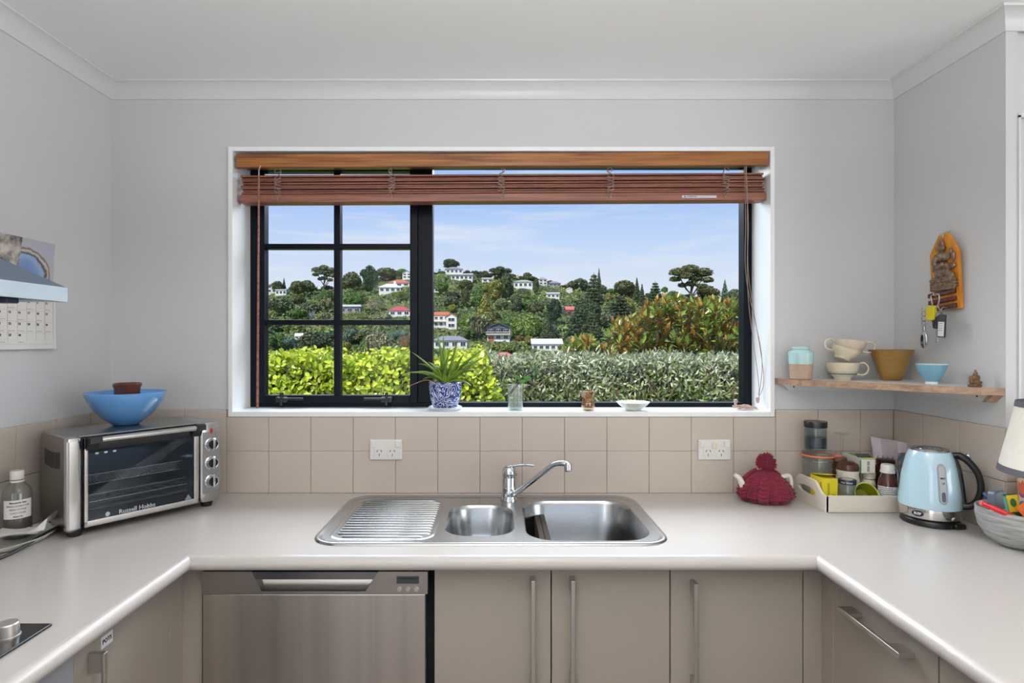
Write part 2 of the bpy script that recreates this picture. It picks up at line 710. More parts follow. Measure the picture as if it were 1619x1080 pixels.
# cove cornice, mitred round the corners
prof = [(0, 0), (0.0, -0.055), (0.005, -0.055), (0.006, -0.047), (0.012, -0.030), (0.022, -0.016), (0.036, -0.007), (0.043, -0.006), (0.045, -0.001), (0.047, 0.0)]
path = [Vector((RX0, -3.45)), Vector((RX0, RY0)), Vector((RX1, RY0)), Vector((RX1, RY1)), Vector((4.0, RY1))]
mit = []
for i, p in enumerate(path):
    ds = []
    if i > 0:
        ds.append((path[i] - path[i - 1]).normalized())
    if i < len(path) - 1:
        ds.append((path[i + 1] - path[i]).normalized())
    ns = [Vector((d.y, -d.x)) for d in ds]
    if len(ns) == 1:
        mit.append(ns[0])
    else:
        b = (ns[0] + ns[1]).normalized()
        mit.append(b / b.dot(ns[0]))
for i in range(4):
    rings = []
    for k in (i, i + 1):
        rings.append([(path[k].x + mit[k].x * o, path[k].y + mit[k].y * o, CZ + z) for o, z in prof])
    MB().loft(rings).build('trim_%d' % (i + 1), m_trimw, kind='structure', smooth=40)

# ------------------------------------------------------------------ wall tiles, one by one
T = 0.1504
TH = 0.006
JZ1 = PZ(712.6, RY0)
ZB = 0.9
ZT = PZ(647.4, RY0)


def tile_mesh(w, h, t, name='tile'):
    return MB().rbox((0, -t, 0), (w, 0, h), 0.0014, 2).mesh(name, m_tile)


tile_cache = {}


def tile(parent, o, xdir, w, h):
    key = (round(w, 4), round(h, 4))
    if key not in tile_cache:
        tile_cache[key] = tile_mesh(w, h, TH)
    m = frame(o, xdir, Vector((0, 0, 1)).cross(Vector(xdir)))
    part('tile', tile_cache[key], parent, m)


G = 0.0018
MB().box((RX0, RY0 - 0.0035, ZB), (WX0 - LT, RY0 + 0.001, ZT)).box((WX1 + LT, RY0 - 0.0035, ZB), (RX1, RY0 + 0.001, ZT)).box((WX0 - LT, RY0 - 0.0035, ZB), (WX1 + LT, RY0 + 0.001, WZ0 - 0.0185)).build('grout', m_grout, wall_back, smooth=0)
wsill_z = PZ(658.8, RY0)
xs = [PX(359.0 + 66.65 * i, RY0) for i in range(-4, 17)]
edges_x = [RX0 + 0.006] + [x for x in xs if RX0 + 0.02 < x < RX1 - 0.02] + [RX1 - 0.006]
for a, b in zip(edges_x, edges_x[1:]):
    tile(wall_back, (a + G / 2, RY0, ZB + 0.001), (1, 0, 0), b - a - G, JZ1 - ZB - G)
    under = a > WX0 - 0.04 and b < WX1 + 0.04
    top = (wsill_z - 0.0005) if under else ZT
    tile(wall_back, (a + G / 2, RY0, JZ1), (1, 0, 0), b - a - G, top - JZ1 - G / 2)
# left wall: runs towards the viewer
MB().box((RX0 - 0.001, -0.4, ZB), (RX0 + 0.0035, RY0, ZT)).build('grout', m_grout, wall_left, smooth=0)
y = RY0 - 0.006
ed = [y]
first = 0.105
while y > 0.9:
    y -= first if len(ed) == 1 else T
    ed.append(y)
for a, b in zip(ed, ed[1:]):
    for z0, z1 in ((ZB + 0.001, JZ1 - G), (JZ1, ZT)):
        tile(wall_left, (RX0, b + G / 2, z0), (0, 1, 0), a - b - G, z1 - z0)
# right wall and its return
MB().box((RX1 - 0.0035, RY1, ZB), (RX1 + 0.001, RY0, ZT)).box((RX1 - 0.0035, RY1 - 0.0035, ZB), (1.452, RY1 + 0.001, ZT)).build('grout', m_grout, wall_right, smooth=0)
ed = [RY0 - 0.006, PX(0, 1) and 1.903, 1.752, RY1 - 0.004]
for a, b in zip(ed, ed[1:]):
    for z0, z1 in ((ZB + 0.001, JZ1 - G), (JZ1, ZT)):
        tile(wall_right, (RX1, a - G / 2, z0), (0, -1, 0), a - b - G, z1 - z0)
for z0, z1 in ((ZB + 0.001, JZ1 - G), (JZ1, ZT)):
    tile(wall_right, (RX1 - 0.003, RY1, z0), (1, 0, 0), 0.036, z1 - z0)

# ------------------------------------------------------------------ window
win = structure('window_1')
FY0, FY1 = 2.186, 2.236
RVY = FY0 + 0.004
yf = RY0 - 0.010
MB().rbox((WX0 - LT, yf, WZ0 - 0.018), (WX0, RVY, WZ1 + LT), 0.0012).build('lining', m_reveal, win)
MB().rbox((WX1, yf, WZ0 - 0.018), (WX1 + LT, RVY, WZ1 + LT), 0.0012).build('lining', m_reveal, win)
MB().rbox((WX0, yf, WZ1), (WX1, RVY, WZ1 + LT), 0.0012).build('lining', m_reveal, win)
MB().rbox((WX0, yf, WZ0 - 0.018), (WX1, RVY, WZ0), 0.0012).build('sill', m_reveal, win)
FD = 2.19
fx = lambda p: PX(p, FD)
fz = lambda p: PZ(p, FD)
# fixed outer frame
for lo, hi in (((WX0 - 0.01, WZ0 - 0.01), (fx(409), WZ1 + 0.03)), ((fx(1175.5), WZ0 - 0.01), (WX1 + 0.01, WZ1 + 0.03)),
               ((fx(409), WZ0 - 0.01), (fx(1175.5), fz(636.6))), ((fx(409), 2.108), (fx(1175.5), WZ1 + 0.03)),
               ((fx(661), fz(636.6)), (fx(684), 2.108))):
    MB().rbox((lo[0], FY0, lo[1]), (hi[0], FY1, hi[1]), 0.0015).build('frame', m_alu, win)
MB().box((fx(684), FY0 + 0.02, fz(636.6)), (fx(1175.5), FY0 + 0.026, 2.108)).build('pane', m_pane, win, smooth=0)
sash = MB()
SY0, SY1 = FY0 - 0.012, FY0 + 0.03
sx0, sx1, sz0, sz1 = fx(409.5), fx(661), fz(637), 2.100
for lo, hi in (((sx0, sz0), (fx(420.7), sz1)), ((fx(649), sz0), (sx1, sz1)), ((fx(420.7), sz0), (fx(649), fz(624.5))), ((fx(420.7), 2.086), (fx(649), sz1))):
    sash.rbox((lo[0], SY0, lo[1]), (hi[0], SY1, hi[1]), 0.002)
sash = sash.build('sash', m_alu, win)
MB().rbox((fx(529), SY0 + 0.004, fz(624.5)), (fx(539), SY1, 2.09), 0.0025).build('muntin', m_alu, sash)
for a, b in ((394.3, 386), (514, 505.8)):
    MB().rbox((fx(420.7), SY0 + 0.003, fz(a)), (fx(649), SY1 - 0.001, fz(b)), 0.0025).build('muntin', m_alu, sash)
for xa, xb in ((420.7, 529), (539, 649)):
    for za, zb in ((624.5, 514), (505.8, 394.3), (386, None)):
        MB().box((fx(xa), FY0 + 0.008, fz(za)), (fx(xb), FY0 + 0.013, 2.087 if zb is None else fz(zb))).build('pane', m_pane, sash, smooth=0)
for cx, sgn in ((447, 1), (612, -1)):
    c = P(cx, 631.5, SY0)
    b = MB()
    b.rbox((c.x - 0.022, SY0 - 0.016, c.z - 0.012), (c.x + 0.022, SY0, c.z + 0.010), 0.004)
    b.rbox((min(c.x - sgn * 0.01, c.x + sgn * 0.085), SY0 - 0.024, c.z - 0.002), (max(c.x - sgn * 0.01, c.x + sgn * 0.085), SY0 - 0.012, c.z + 0.008), 0.003)
    b.rbox((c.x - 0.005, SY0 - 0.02, c.z - 0.022), (c.x + 0.005, SY0 - 0.004, c.z + 0.028), 0.002)
    b.build('latch', m_black, sash)

# eave outside
m_eave = M('pale_green_paint', (196, 222, 168), 0.6)
MB().box((-4.5, 2.29, 2.44), (5, 2.52, 2.48)).box((-4.5, 2.50, 2.40), (5, 2.52, 2.48)).build('roof', m_eave, kind='structure', smooth=0)

# ------------------------------------------------------------------ venetian blind
m_wood_o = wood('orange_stained_wood', (112, 62, 28), (176, 116, 60), 17, (0.03, 1, 1), 0.35)
m_wood_r = wood('red_brown_wood', (108, 68, 58), (164, 108, 88), 17, (0.03, 1, 1), 0.4)
m_cordb = M('brown_cord', (150, 128, 118), 0.7)
blind = thing('venetian_blind', 'raised wooden venetian blind with an orange-brown valance across the window top', 'blind', (0.018, 2.06, 2.09))
tilt = lambda x: 0.0050 * (x - 0.018)      # the blind hangs a touch lower at its left end


def bl_board(name, x0, x1, y0, y1, z0, z1, r, m):
    b = MB().rbox((x0, y0, z0), (x1, y1, z1), r, 2)
    b.v = [(x, y, z + tilt(x)) for x, y, z in b.v]
    return b.build(name, m, blind)


vd = RY0 - 0.002
bl_board('valance', PX(373.5, vd), PX(1215, vd), RY0 - 0.006, RY0 + 0.012, PZ(263.5, vd), PZ(242.0, vd), 0.003, m_wood_o)
bl_board('head_rail', -0.925, 0.96, RY0 + 0.03, RY0 + 0.09, 2.082, 2.114, 0.002, M('grey_metal_rail', (120, 122, 124), 0.4, 0.8))
sd = 2.066
z = PZ(305.5, sd)
ns = 8
sh = (PZ(275, sd) - z) / ns
for i in range(ns):
    dy = 0.006 * sin(i * 2.3)
    dx = 0.004 * sin(i * 1.7)
    bl_board('slat', PX(378.5, sd) + 0.006 + dx, PX(1211, sd) - 0.006 + dx, sd + dy, sd + 0.05 + dy, z + i * sh + 0.0012, z + (i + 1) * sh - 0.0006, 0.0024, m_wood_r)
bl_board('bottom_rail', PX(378.5, sd), PX(1211.5, sd), sd - 0.003, sd + 0.053, PZ(318.5, sd), PZ(305.5, sd), 0.004, m_wood_r)
for cx in (440, 620, 793, 965, 1146):
    x0 = PX(cx, sd)
    for s_ in (-1, 1):
        pts = [(x0 + 0.003 * s_, RY0 + 0.012, PZ(263, sd) + tilt(x0))]
        for k in range(13):
            t = k / 12
            pts.append((x0 + 0.014 * sin(k * 2.1 + cx + s_) , sd - 0.006 - 0.004 * (k % 2), PZ(272 + 33 * t + 3 * sin(k * 1.7 * s_), sd) + tilt(x0)))
        pts.append((x0, sd - 0.006, PZ(312, sd) + tilt(x0)))
        MB().tube(catmull(pts, 4), 0.0013, 5).build('ladder_cord', m_cordb, blind)
    MB().lathe([(0, 0), (0.0045, 0), (0.0045, 0.003), (0, 0.004)], 12, xf=frame((x0, sd - 0.003, PZ(313.5, sd) + tilt(x0)), (1, 0, 0), (0, 0, 1))).build('cord_plug', m_cordb, blind)
wd = 2.035
wnd = MB()
wt, wbm = P(409.5, 278, wd), P(407, 645, wd)
wnd.tube([wt, wt.lerp(wbm, 0.5), wbm], [0.0035, 0.0042, 0.005], 8)
wnd.mat(1).tube([wt + Vector((0, 0, -0.004)), wt + Vector((0, 0, 0.022)), wt + Vector((0.004, 0.01, 0.042))], 0.0024, 6)
wnd.build('wand', [m_wood_r, m_handle], blind)
for k, (p1, p2, p3, p4) in enumerate((((1177, 262), (1180, 440), (1204, 560), (1200, 630)), ((1180, 262), (1184, 440), (1207, 590), (1198, 634)), ((1179, 263), (1183, 470), (1199, 600), (1199, 625)))):
    pts = catmull([P(*p1, 2.05), P(p2[0] - 1, 350, 2.05), P(*p2, 2.06), P(*p3, 2.08), P(p4[0], p4[1], 2.10)], 8)
    MB().tube(pts, 0.0011, 5).build('lift_cord', m_cordb, blind)
pile = MB()
for k in range(9):
    a = rng.uniform(0, 6.28)
    c0 = Vector((PX(1173, 2.11) + rng.uniform(-0.022, 0.022), 2.10 + rng.uniform(-0.015, 0.015), WZ0 + 0.005 + 0.0014 * k))
    R1 = rng.uniform(0.018, 0.036)
    pts = [(c0.x + R1 * 1.3 * cos(a + t * 0.9) * (0.7 + 0.3 * sin(t * 1.3)), c0.y + R1 * 0.6 * sin(a + t * 0.9), c0.z + 0.003 * sin(t * 2 + k)) for t in range(8)]
    pile.tube(catmull(pts, 4), 0.0017, 5)
pile.build('cord_pile', M('pale_brown_cord', (190, 164, 150), 0.7), blind, label='tangled pale cord heaped on the sill')
for bx, bz in ((1198, 633), (1163, 636)):
    c = P(bx, bz, 2.08)
    MB().lathe([(0, -0.01), (0.004, -0.009), (0.007, 0.004), (0.006, 0.01), (0, 0.012)], 12, c).build('cord_toggle', M('pale_toggle_%d' % bx, (176, 150, 146), 0.4), blind)
lb = frame((PX(1105, sd), sd - 0.0034, PZ(313, sd) + tilt(PX(1105, sd))), (1, 0, 0), (0, 0, 1))
MB().box((-0.062, -0.0045, 0), (0.062, 0.0045, 0.0006), lb).build('warning_label', M('silver_label', (206, 214, 222), 0.35), blind, label='silver warning label')
text('lettering', '\u25b2 WARNING', 0.0075, m_ink, blind, lb @ Matrix.Translation((-0.032, 0, 0.0008)))

# ------------------------------------------------------------------ worktop (one thing, three sections)
BZ, BT = 0.9, 0.037
BF = 1.449                       # y where the flat top of the back section ends
BLX, BRX = -0.781, 0.815         # inner ends of the flat tops of the side sections
SX0, SX1, SY_0, SY_1 = -0.482, 0.452, 1.545, 1.975
top = thing('worktop', 'continuous U-shaped cream laminate worktop with rounded front edges', 'worktop', (0, RY0, BZ - BT))
b = MB()
z0 = BZ - BT
b.box((BLX, BF, z0), (SX0, RY0, BZ)).box((SX1, BF, z0), (BRX, RY0, BZ)).box((SX0, BF, z0), (SX1, SY_0, BZ)).box((SX0, SY_1, z0), (SX1, RY0, BZ))
nose = [(BT / 2 * cos(a), BT / 2 * sin(a)) for a in [-pi / 2 + pi * i / 12 for i in range(13)]]
rings = [[(x, BF - u, BZ - BT / 2 + w) for u, w in nose] for x in (BLX, BRX)]
b.loft(rings)
b.build('worktop_section', m_bench, top, fix=True)
b = MB().box((RX0, -0.6, z0), (BLX, RY0, BZ))
b.loft([[(BLX + u, yy, BZ - BT / 2 + w) for u, w in nose] for yy in (-0.6, BF)])
b.build('worktop_section', m_bench, top)
b = MB().box((BRX, -0.6, z0), (1.62, RY1, BZ)).box((BRX, RY1, z0), (RX1, RY0, BZ))
b.loft([[(BRX - u, yy, BZ - BT / 2 + w) for u, w in nose] for yy in (-0.6, BF)])
b.build('worktop_section', m_bench, top)

# ------------------------------------------------------------------ sink
sink = thing('kitchen_sink', 'stainless steel one-and-a-half bowl sink with ribbed drainer set into the worktop', 'sink', (-0.015, 1.76, BZ))
ox0, ox1, oy0, oy1 = -0.501, 0.470, 1.515, 2.000
ring = lambda o, zz, r: [(x, y_, zz) for x, y_ in rr(ox0 + o, ox1 - o, oy0 + o, oy1 - o, r, 10)]
b = MB()
R0 = 0.075
b.loft([ring(0, BZ + 0.0002, R0), ring(0.0015, BZ + 0.004, R0), ring(0.006, BZ + 0.0062, R0 - 0.004), ring(0.013, BZ + 0.0058, R0 - 0.01), ring(0.02, BZ + 0.002, R0 - 0.016)], False, False)
# deck with two bowl openings
DZ = BZ + 0.002
outer = [(x, y_) for x, y_ in rr(ox0 + 0.02, ox1 - 0.02, oy0 + 0.02, oy1 - 0.02, R0 - 0.016, 10)]
small = rr(-0.150, 0.052, 1.585, 1.885, 0.075, 10)
big = rr(0.082, 0.432, 1.548, 1.935, 0.085, 10)
bm = bmesh.new()
for loop in (outer, small, big):
    vs = [bm.verts.new((x, y_, DZ)) for x, y_ in loop]
    for i in range(len(vs)):
        bm.edges.new((vs[i], vs[(i + 1) % len(vs)]))
bmesh.ops.triangle_fill(bm, use_beauty=True, use_dissolve=False, edges=bm.edges[:])
bm.verts.index_update()
b.add([v.co.copy() for v in bm.verts], [[v.index for v in f.verts] for f in bm.faces])
bm.free()
b.build('deck', m_sink, sink, smooth=50)


def bowl_part(x0, x1, y0, y1, r, dep, nm):
    R = lambda o, zz, rr_: [(x, y_, zz) for x, y_ in rr(x0 + o, x1 - o, y0 + o, y1 - o, rr_, 10)]
    rings = [R(0, DZ, r), R(0.002, DZ - 0.004, r), R(0.005, DZ - 0.012, r), R(0.012, DZ - dep + 0.05, r - 0.004), R(0.018, DZ - dep + 0.022, r - 0.008), R(0.034, DZ - dep + 0.005, r - 0.02), R(0.055, DZ - dep, r - 0.03)]
    o = MB().loft(rings, False, True).build(nm, m_sink, sink, smooth=50)
    cx, cy = (x0 + x1) / 2, (y0 + y1) / 2
    MB().lathe([(0.042, 0.0), (0.040, 0.003), (0.032, 0.003), (0.028, -0.001), (0, -0.001)], 24, (cx, cy, DZ - dep + 0.001)).build('drain', m_chrome, o)


bowl_part(-0.150, 0.052, 1.585, 1.885, 0.075, 0.135, 'sink_bowl')
bowl_part(0.082, 0.432, 1.548, 1.935, 0.085, 0.175, 'sink_bowl')
# drainer: raised ridges inside a pressed border
b = MB()
rg = lambda o, zz: [(x, y_, zz) for x, y_ in rr(-0.463 + o, -0.172 - o, 1.552 + o, 1.962 - o, 0.05, 8)]
b.loft([rg(0, DZ + 0.0002), rg(0.004, DZ + 0.0022), rg(0.008, DZ + 0.0022), rg(0.012, DZ + 0.0004)], False, False)
b.build('drainer_border', m_sink, sink, smooth=50)
for i in range(16):
    yy = 1.578 + i * 0.0235
    ins = 0.018 if i in (0, 15) else 0.0
    pts = [(-0.447 + ins, yy, DZ - 0.0012), (-0.44 + ins, yy, DZ + 0.0006), (-0.31, yy, DZ + 0.0012), (-0.195 - ins, yy, DZ + 0.0012), (-0.186 - ins, yy, DZ - 0.0012)]
    MB().tube(pts, [0.002, 0.0045, 0.0048, 0.0048, 0.003], 10, flat=0.7).build('drainer_ridge', m_sink, sink, smooth=60)

# ------------------------------------------------------------------ mixer tap
tx, ty = PX(805, 1.945), 1.945
tap = thing('mixer_tap', 'chrome single-lever mixer tap with a slanting swivel spout behind the sink bowls', 'tap', (tx, ty, DZ))
MB().lathe([(0, 0), (0.028, 0), (0.028, 0.006), (0.0255, 0.010), (0.0245, 0.018), (0.0245, 0.076), (0.0238, 0.078), (0.0238, 0.081), (0.025, 0.083), (0.0245, 0.096), (0.022, 0.108), (0.014, 0.116), (0, 0.118)], 32, (tx, ty, DZ)).build('body', m_chrome, tap)
lv = catmull([(tx - 0.016, ty, DZ + 0.095), (tx - 0.004, ty - 0.003, DZ + 0.112), (tx + 0.022, ty - 0.008, DZ + 0.119), (tx + 0.055, ty - 0.014, DZ + 0.123), (tx + 0.082, ty - 0.018, DZ + 0.121)], 6)
MB().tube(lv, [0.010 + 0.009 * max(0, 1 - i / 10) for i in range(len(lv))], 12, flat=0.42).build('lever', m_chrome, tap)
sp = catmull([(tx + 0.010, ty - 0.008, DZ + 0.022), (tx + 0.035, ty - 0.022, DZ + 0.040), (tx + 0.098, ty - 0.060, DZ + 0.098), (tx + 0.140, ty - 0.085, DZ + 0.137), (tx + 0.166, ty - 0.1, DZ + 0.146), (tx + 0.186, ty - 0.108, DZ + 0.144)], 6)
spo = MB().tube(sp, [0.011] * 3 + [0.0088] * (len(sp) - 3), 14).build('spout', m_chrome, tap)
e = Vector(sp[-1])
MB().lathe([(0, -0.020), (0.010, -0.020), (0.0125, -0.017), (0.0125, 0.004), (0.009, 0.0095), (0, 0.0105)], 20, e + Vector((0.0, 0, -0.002))).build('aerator', m_chrome, spo)
MB().ell((tx + 0.0235, ty - 0.009, DZ + 0.09), (0.003, 0.0025, 0.004), 10, 6).build('hot_marker', M('red_dot', (180, 40, 30), 0.4), tap, label='small red temperature dot')

# ------------------------------------------------------------------ power outlets


def outlet(pxc, label, switch):
    c = P(pxc, 710, RY0)
    c.y = RY0 - TH
    o = thing('power_outlet', label, 'power outlet', (c.x, c.y, c.z), group='double power outlets on the splashback')
    MB().rbox((-0.0575, -0.009, -0.036), (0.0575, 0.0, 0.036), 0.003, 3).build('plate', m_white, o, local=True)
    for s in (-1, 1):
        MB().rbox((s * 0.0435 - 0.0095, -0.0135, 0.010), (s * 0.0435 + 0.0095, -0.006, 0.029), 0.0015).build('rocker_switch', m_white, o, local=True)
        sx = s * 0.023
        so = MB().rbox((sx - 0.0165, -0.0105, -0.027), (sx + 0.0165, -0.008, 0.006), 0.0025).build('socket', m_white, o, local=True)
        bb = MB()
        for dx, dz, an in ((-0.007, 0.0, 0.5), (0.007, 0.0, -0.5), (0, -0.014, 0)):
            X = Matrix.Translation((sx + dx, -0.0106, dz - 0.004)) @ Matrix.Rotation(an, 4, 'Y')
            bb.box((-0.0011, -0.0004, -0.004), (0.0011, 0.0004, 0.004), X)
        bb.build('pin_slots', m_ink, so, local=True, kind='stuff')
    if switch:
        MB().rbox((-0.0095, -0.0125, 0.004), (0.0095, -0.007, 0.026), 0.0015).build('extra_switch', M('aged_white_plastic', (222, 214, 192), 0.4), o, local=True, label='cream square switch between the two rockers')
    return o


outlet(611.3, 'white double power outlet on the tiles above the sink drainer', False)
outlet(1127.3, 'white double power outlet with a middle switch on the tiles near the teapot', True)

# ------------------------------------------------------------------ base cabinets and appliances
FDp = 1.504                       # front plane of the back run
CT = BZ - BT - 0.003
hx = lambda p: PX(p, FDp)


def vhandle(parent, x, yface, ztop, length, outdir=(0, -1, 0), along=(0, 0, -1), wide=(1, 0, 0)):
    """flat bar pull with two broad feet"""
    X = frame((0, 0, 0), along, outdir)
    X = Matrix((Vector(along), Vector(wide), Vector(outdir))).transposed().to_4x4()
    X.translation = Vector((x, yface, ztop)) if not isinstance(x, Vector) else x
    b = MB()
    w = 0.0055
    b.rbox((0, -w, 0.027), (length, w, 0.034), 0.0012, 2, X)
    b.rbox((0, -w, 0), (0.04, w, 0.03), 0.0012, 2, X)
    b.rbox((length - 0.04, -w, 0), (length, w, 0.03), 0.0012, 2, X)
    return b.build('handle', m_handle, parent)


def cabinet_y(px0, px1, label, handle_px=None, htop=913):
    x0, x1 = hx(px0), hx(px1)
    t = thing('base_cabinet', label, 'cabinet', ((x0 + x1) / 2, FDp + 0.3, 0.0), group='cream base cabinets')
    MB().box((x0 + 0.001, FDp + 0.021, 0.12), (x1 - 0.001, RY0 - 0.03, 0.15)).box((x0 + 0.001, FDp + 0.021, 0.15), (x0 + 0.016, RY0 - 0.03, CT)).box((x1 - 0.016, FDp + 0.021, 0.15), (x1 - 0.001, RY0 - 0.03, CT)).box((x0 + 0.016, FDp + 0.021, CT - 0.1), (x1 - 0.016, FDp + 0.03, CT)).build('carcass', m_kick, t, smooth=0)
    d = MB().rbox((x0 + 0.0015, FDp, 0.13), (x1 - 0.0015, FDp + 0.018, CT - 0.008), 0.0015).build('door', m_cab, t)
    MB().box((x0, FDp + 0.06, 0), (x1, FDp + 0.08, 0.12)).build('plinth', m_kick, t, smooth=0)
    if handle_px:
        vhandle(d, hx(handle_px), FDp, PZ(htop, FDp - 0.015), 0.29)
    return t


cabinet_y(686, 871.5, 'cream cabinet beside the dishwasher with its bar handle on the far edge', 842, 914)
cabinet_y(871.5, 1059.5, 'middle cream cabinet under the sink bowl, handle next to its neighbour', 903.5, 914)
cabinet_y(1059.5, 1270, 'wide cream cabinet in the corner with a thick bar handle', 1094, 919)


def filler(lo, hi, label):
    o = MB().rbox(lo, hi, 0.001).build('filler_panel', m_cab)
    return tag(o, label, 'panel')


filler((hx(1270) + 0.001, FDp, 0.0), (0.852 + 0.018, FDp + 0.018, CT - 0.001), 'narrow cream filler panel between corner cabinet and drawer cabinet')
filler((-0.822 - 0.018, FDp, 0.0), (hx(319.5), FDp + 0.018, CT - 0.001), 'narrow cream filler panel at the side of the dishwasher')
FR, FL = 0.852, -0.822
filler((FR, 1.452, 0.0), (FR + 0.018, FDp - 0.0005, CT - 0.001), 'cream corner strip next to the drawer with the horizontal handle')
filler((FL - 0.018, 1.448, 0.0), (FL, FDp - 0.0005, CT - 0.001), 'cream corner strip next to the pots cabinet')


def cabinet_x(y0, y1, face, sgn, label, front='door'):
    """cabinet whose front looks along -x (sgn=+1: carcass on the +x side)"""
    t = thing('base_cabinet', label, 'cabinet', (face + sgn * 0.28, (y0 + y1) / 2, 0.0), group='cream base cabinets')
    a, b_ = sorted((face + sgn * 0.021, face + sgn * 0.5))
    MB().box((a, y0 + 0.001, 0.12), (b_, y1 - 0.001, 0.15)).box((a, y0 + 0.001, 0.15), (b_, y0 + 0.016, CT)).box((a, y1 - 0.016, 0.15), (b_, y1 - 0.001, CT)).box((a, y0 + 0.016, CT - 0.1), (a + 0.01, y1 - 0.016, CT)).build('carcass', m_kick, t, smooth=0)
    a, b_ = sorted((face, face + sgn * 0.018))
    d = MB().rbox((a, y0 + 0.0015, 0.13), (b_, y1 - 0.0015, CT - 0.008), 0.0015).build(front, m_cab, t)
    a, b_ = sorted((face + sgn * 0.06, face + sgn * 0.08))
    MB().box((a, y0, 0), (b_, y1, 0.12)).build('plinth', m_kick, t, smooth=0)
    return t, d


t, d = cabinet_x(1.107, 1.452, FR, 1, 'cream cabinet with a horizontal bar handle on the return by the kettle', 'drawer')
vhandle(d, Vector((FR, 1.168, 0.799)), 0, 0, 0.209, (-1, 0, 0), (0, 1, 0), (0, 0, 1))
cabinet_x(0.60, 1.105, FR, 1, 'cream cabinet closest to the viewer below the kettle worktop, mostly out of view')
t, d = cabinet_x(1.113, 1.448, FL, -1, 'cream cabinet labelled pots beside the built-in oven')
vhandle(d, Vector((FL, 1.158, 0.812)), 0, 0, 0.29, (1, 0, 0), (0, 0, -1), (0, 1, 0))
lx = frame((FL + 0.0006, 1.2095, 0.811), (0, 1, 0), (0, 0, 1))
MB().box((-0.018, -0.0125, -0.0004), (0.018, 0.0125, 0.0004), lx @ Matrix.Rotation(0.02, 4, 'Z')).build('name_label', M('label_paper', (232, 230, 226), 0.6), d, label='small white stick-on label')
text('lettering', 'POTS', 0.0120, m_ink, d, lx @ Matrix.Translation((0, 0, 0.0006)), bold=0.0004)

# dishwasher
dw = thing('dishwasher', 'stainless steel dishwasher with recessed pocket handle and small display', 'dishwasher', (hx(500), 1.8, 0.0))
dx0, dx1, DY = hx(323), hx(677), 1.494
dzt, dzs = PZ(903.5, DY), PZ(939.5, DY)
MB().box((hx(320), FDp + 0.03, 0.1), (hx(685.5), FDp + 0.05, CT)).build('cavity', m_gap, dw, smooth=0)
MB().box((dx0 + 0.01, FDp + 0.05, 0.05), (dx1 - 0.01, RY0 - 0.05, 0.8)).build('tub', m_kick, dw, smooth=0)
MB().rbox((dx0, DY, 0.13), (dx1 - 0.006, DY + 0.03, dzs), 0.003).build('door', m_steelv, dw)
hxs = [PX(p, DY) for p in (398.5, 414, 578, 598.5)]
hz0 = PZ(934.5, DY)
b = MB()
b.prism([(dx0, dzs + 0.001), (dx1, dzs + 0.001), (dx1, dzt), (hxs[3], dzt), (hxs[2], hz0), (hxs[1], hz0), (hxs[0], dzt), (dx0, dzt)], 'y', DY - 0.002, DY + 0.028)
cp = b.build('control_panel', M('dishwasher_panel_steel', (176, 171, 166), 0.34, 1.0), dw, smooth=0)
b = MB()
w = (hxs[3] - hxs[0])
pts = []
for k in range(9):
    a = k / 8
    pts.append((DY + 0.004 + 0.02 * sin(pi * a) ** 0.7, hz0 + a * (dzt - hz0) * 0.62))
rings = []
for yy, zz in pts:
    f = (zz - hz0) / (dzt - hz0)
    rings.append([(hxs[1] + (hxs[0] - hxs[1]) * f, yy, zz), (hxs[2] + (hxs[3] - hxs[2]) * f, yy, zz), (hxs[2] + (hxs[3] - hxs[2]) * f, yy + 0.002, zz), (hxs[1] + (hxs[0] - hxs[1]) * f, yy + 0.002, zz)])
b.loft(rings)
f = 0.62
b = MB().prism([(DY + 0.0005, hz0 - 0.001), (DY + 0.010, hz0 + 0.0005), (DY + 0.018, hz0 + 0.006), (DY + 0.0235, hz0 + 0.014), (DY + 0.0262, hz0 + 0.024), (DY + 0.0265, dzt), (DY + 0.0278, dzt), (DY + 0.0278, hz0 - 0.001)], 'x', hxs[0] + 0.001, hxs[3] - 0.001)
b.build('handle_recess', m_handle, dw)
za = hz0 + f * (dzt - hz0)
MB().prism([(hxs[1] + (hxs[0] - hxs[1]) * f + 0.0005, za), (hxs[2] + (hxs[3] - hxs[2]) * f - 0.0005, za), (hxs[3] - 0.0005, dzt), (hxs[0] + 0.0005, dzt)], 'y', DY - 0.004, DY + 0.022).build('handle', M('grip_steel', (150, 150, 152), 0.25, 1.0), dw, smooth=0)
c = P(645, 916.5, DY)
MB().box((c.x - 0.029, DY - 0.003, c.z - 0.0095), (c.x + 0.029, DY - 0.001, c.z + 0.0095)).build('display', M('lcd_grey', (70, 76, 78), 0.2), cp, smooth=0)
MB().box((c.x - 0.022, DY - 0.0034, c.z + 0.002), (c.x + 0.022, DY - 0.0028, c.z + 0.005)).build('display_line', m_ink, cp, smooth=0)
for p in (631.5, 645, 658.5):
    q = P(p, 931, DY)
    MB().lathe([(0, 0), (0.0065, 0), (0.0065, 0.003), (0.0055, 0.004), (0, 0.004)], 18, xf=frame((q.x, DY - 0.0015, q.z), (1, 0, 0), (0, 0, 1))).build('button', m_handle, cp)

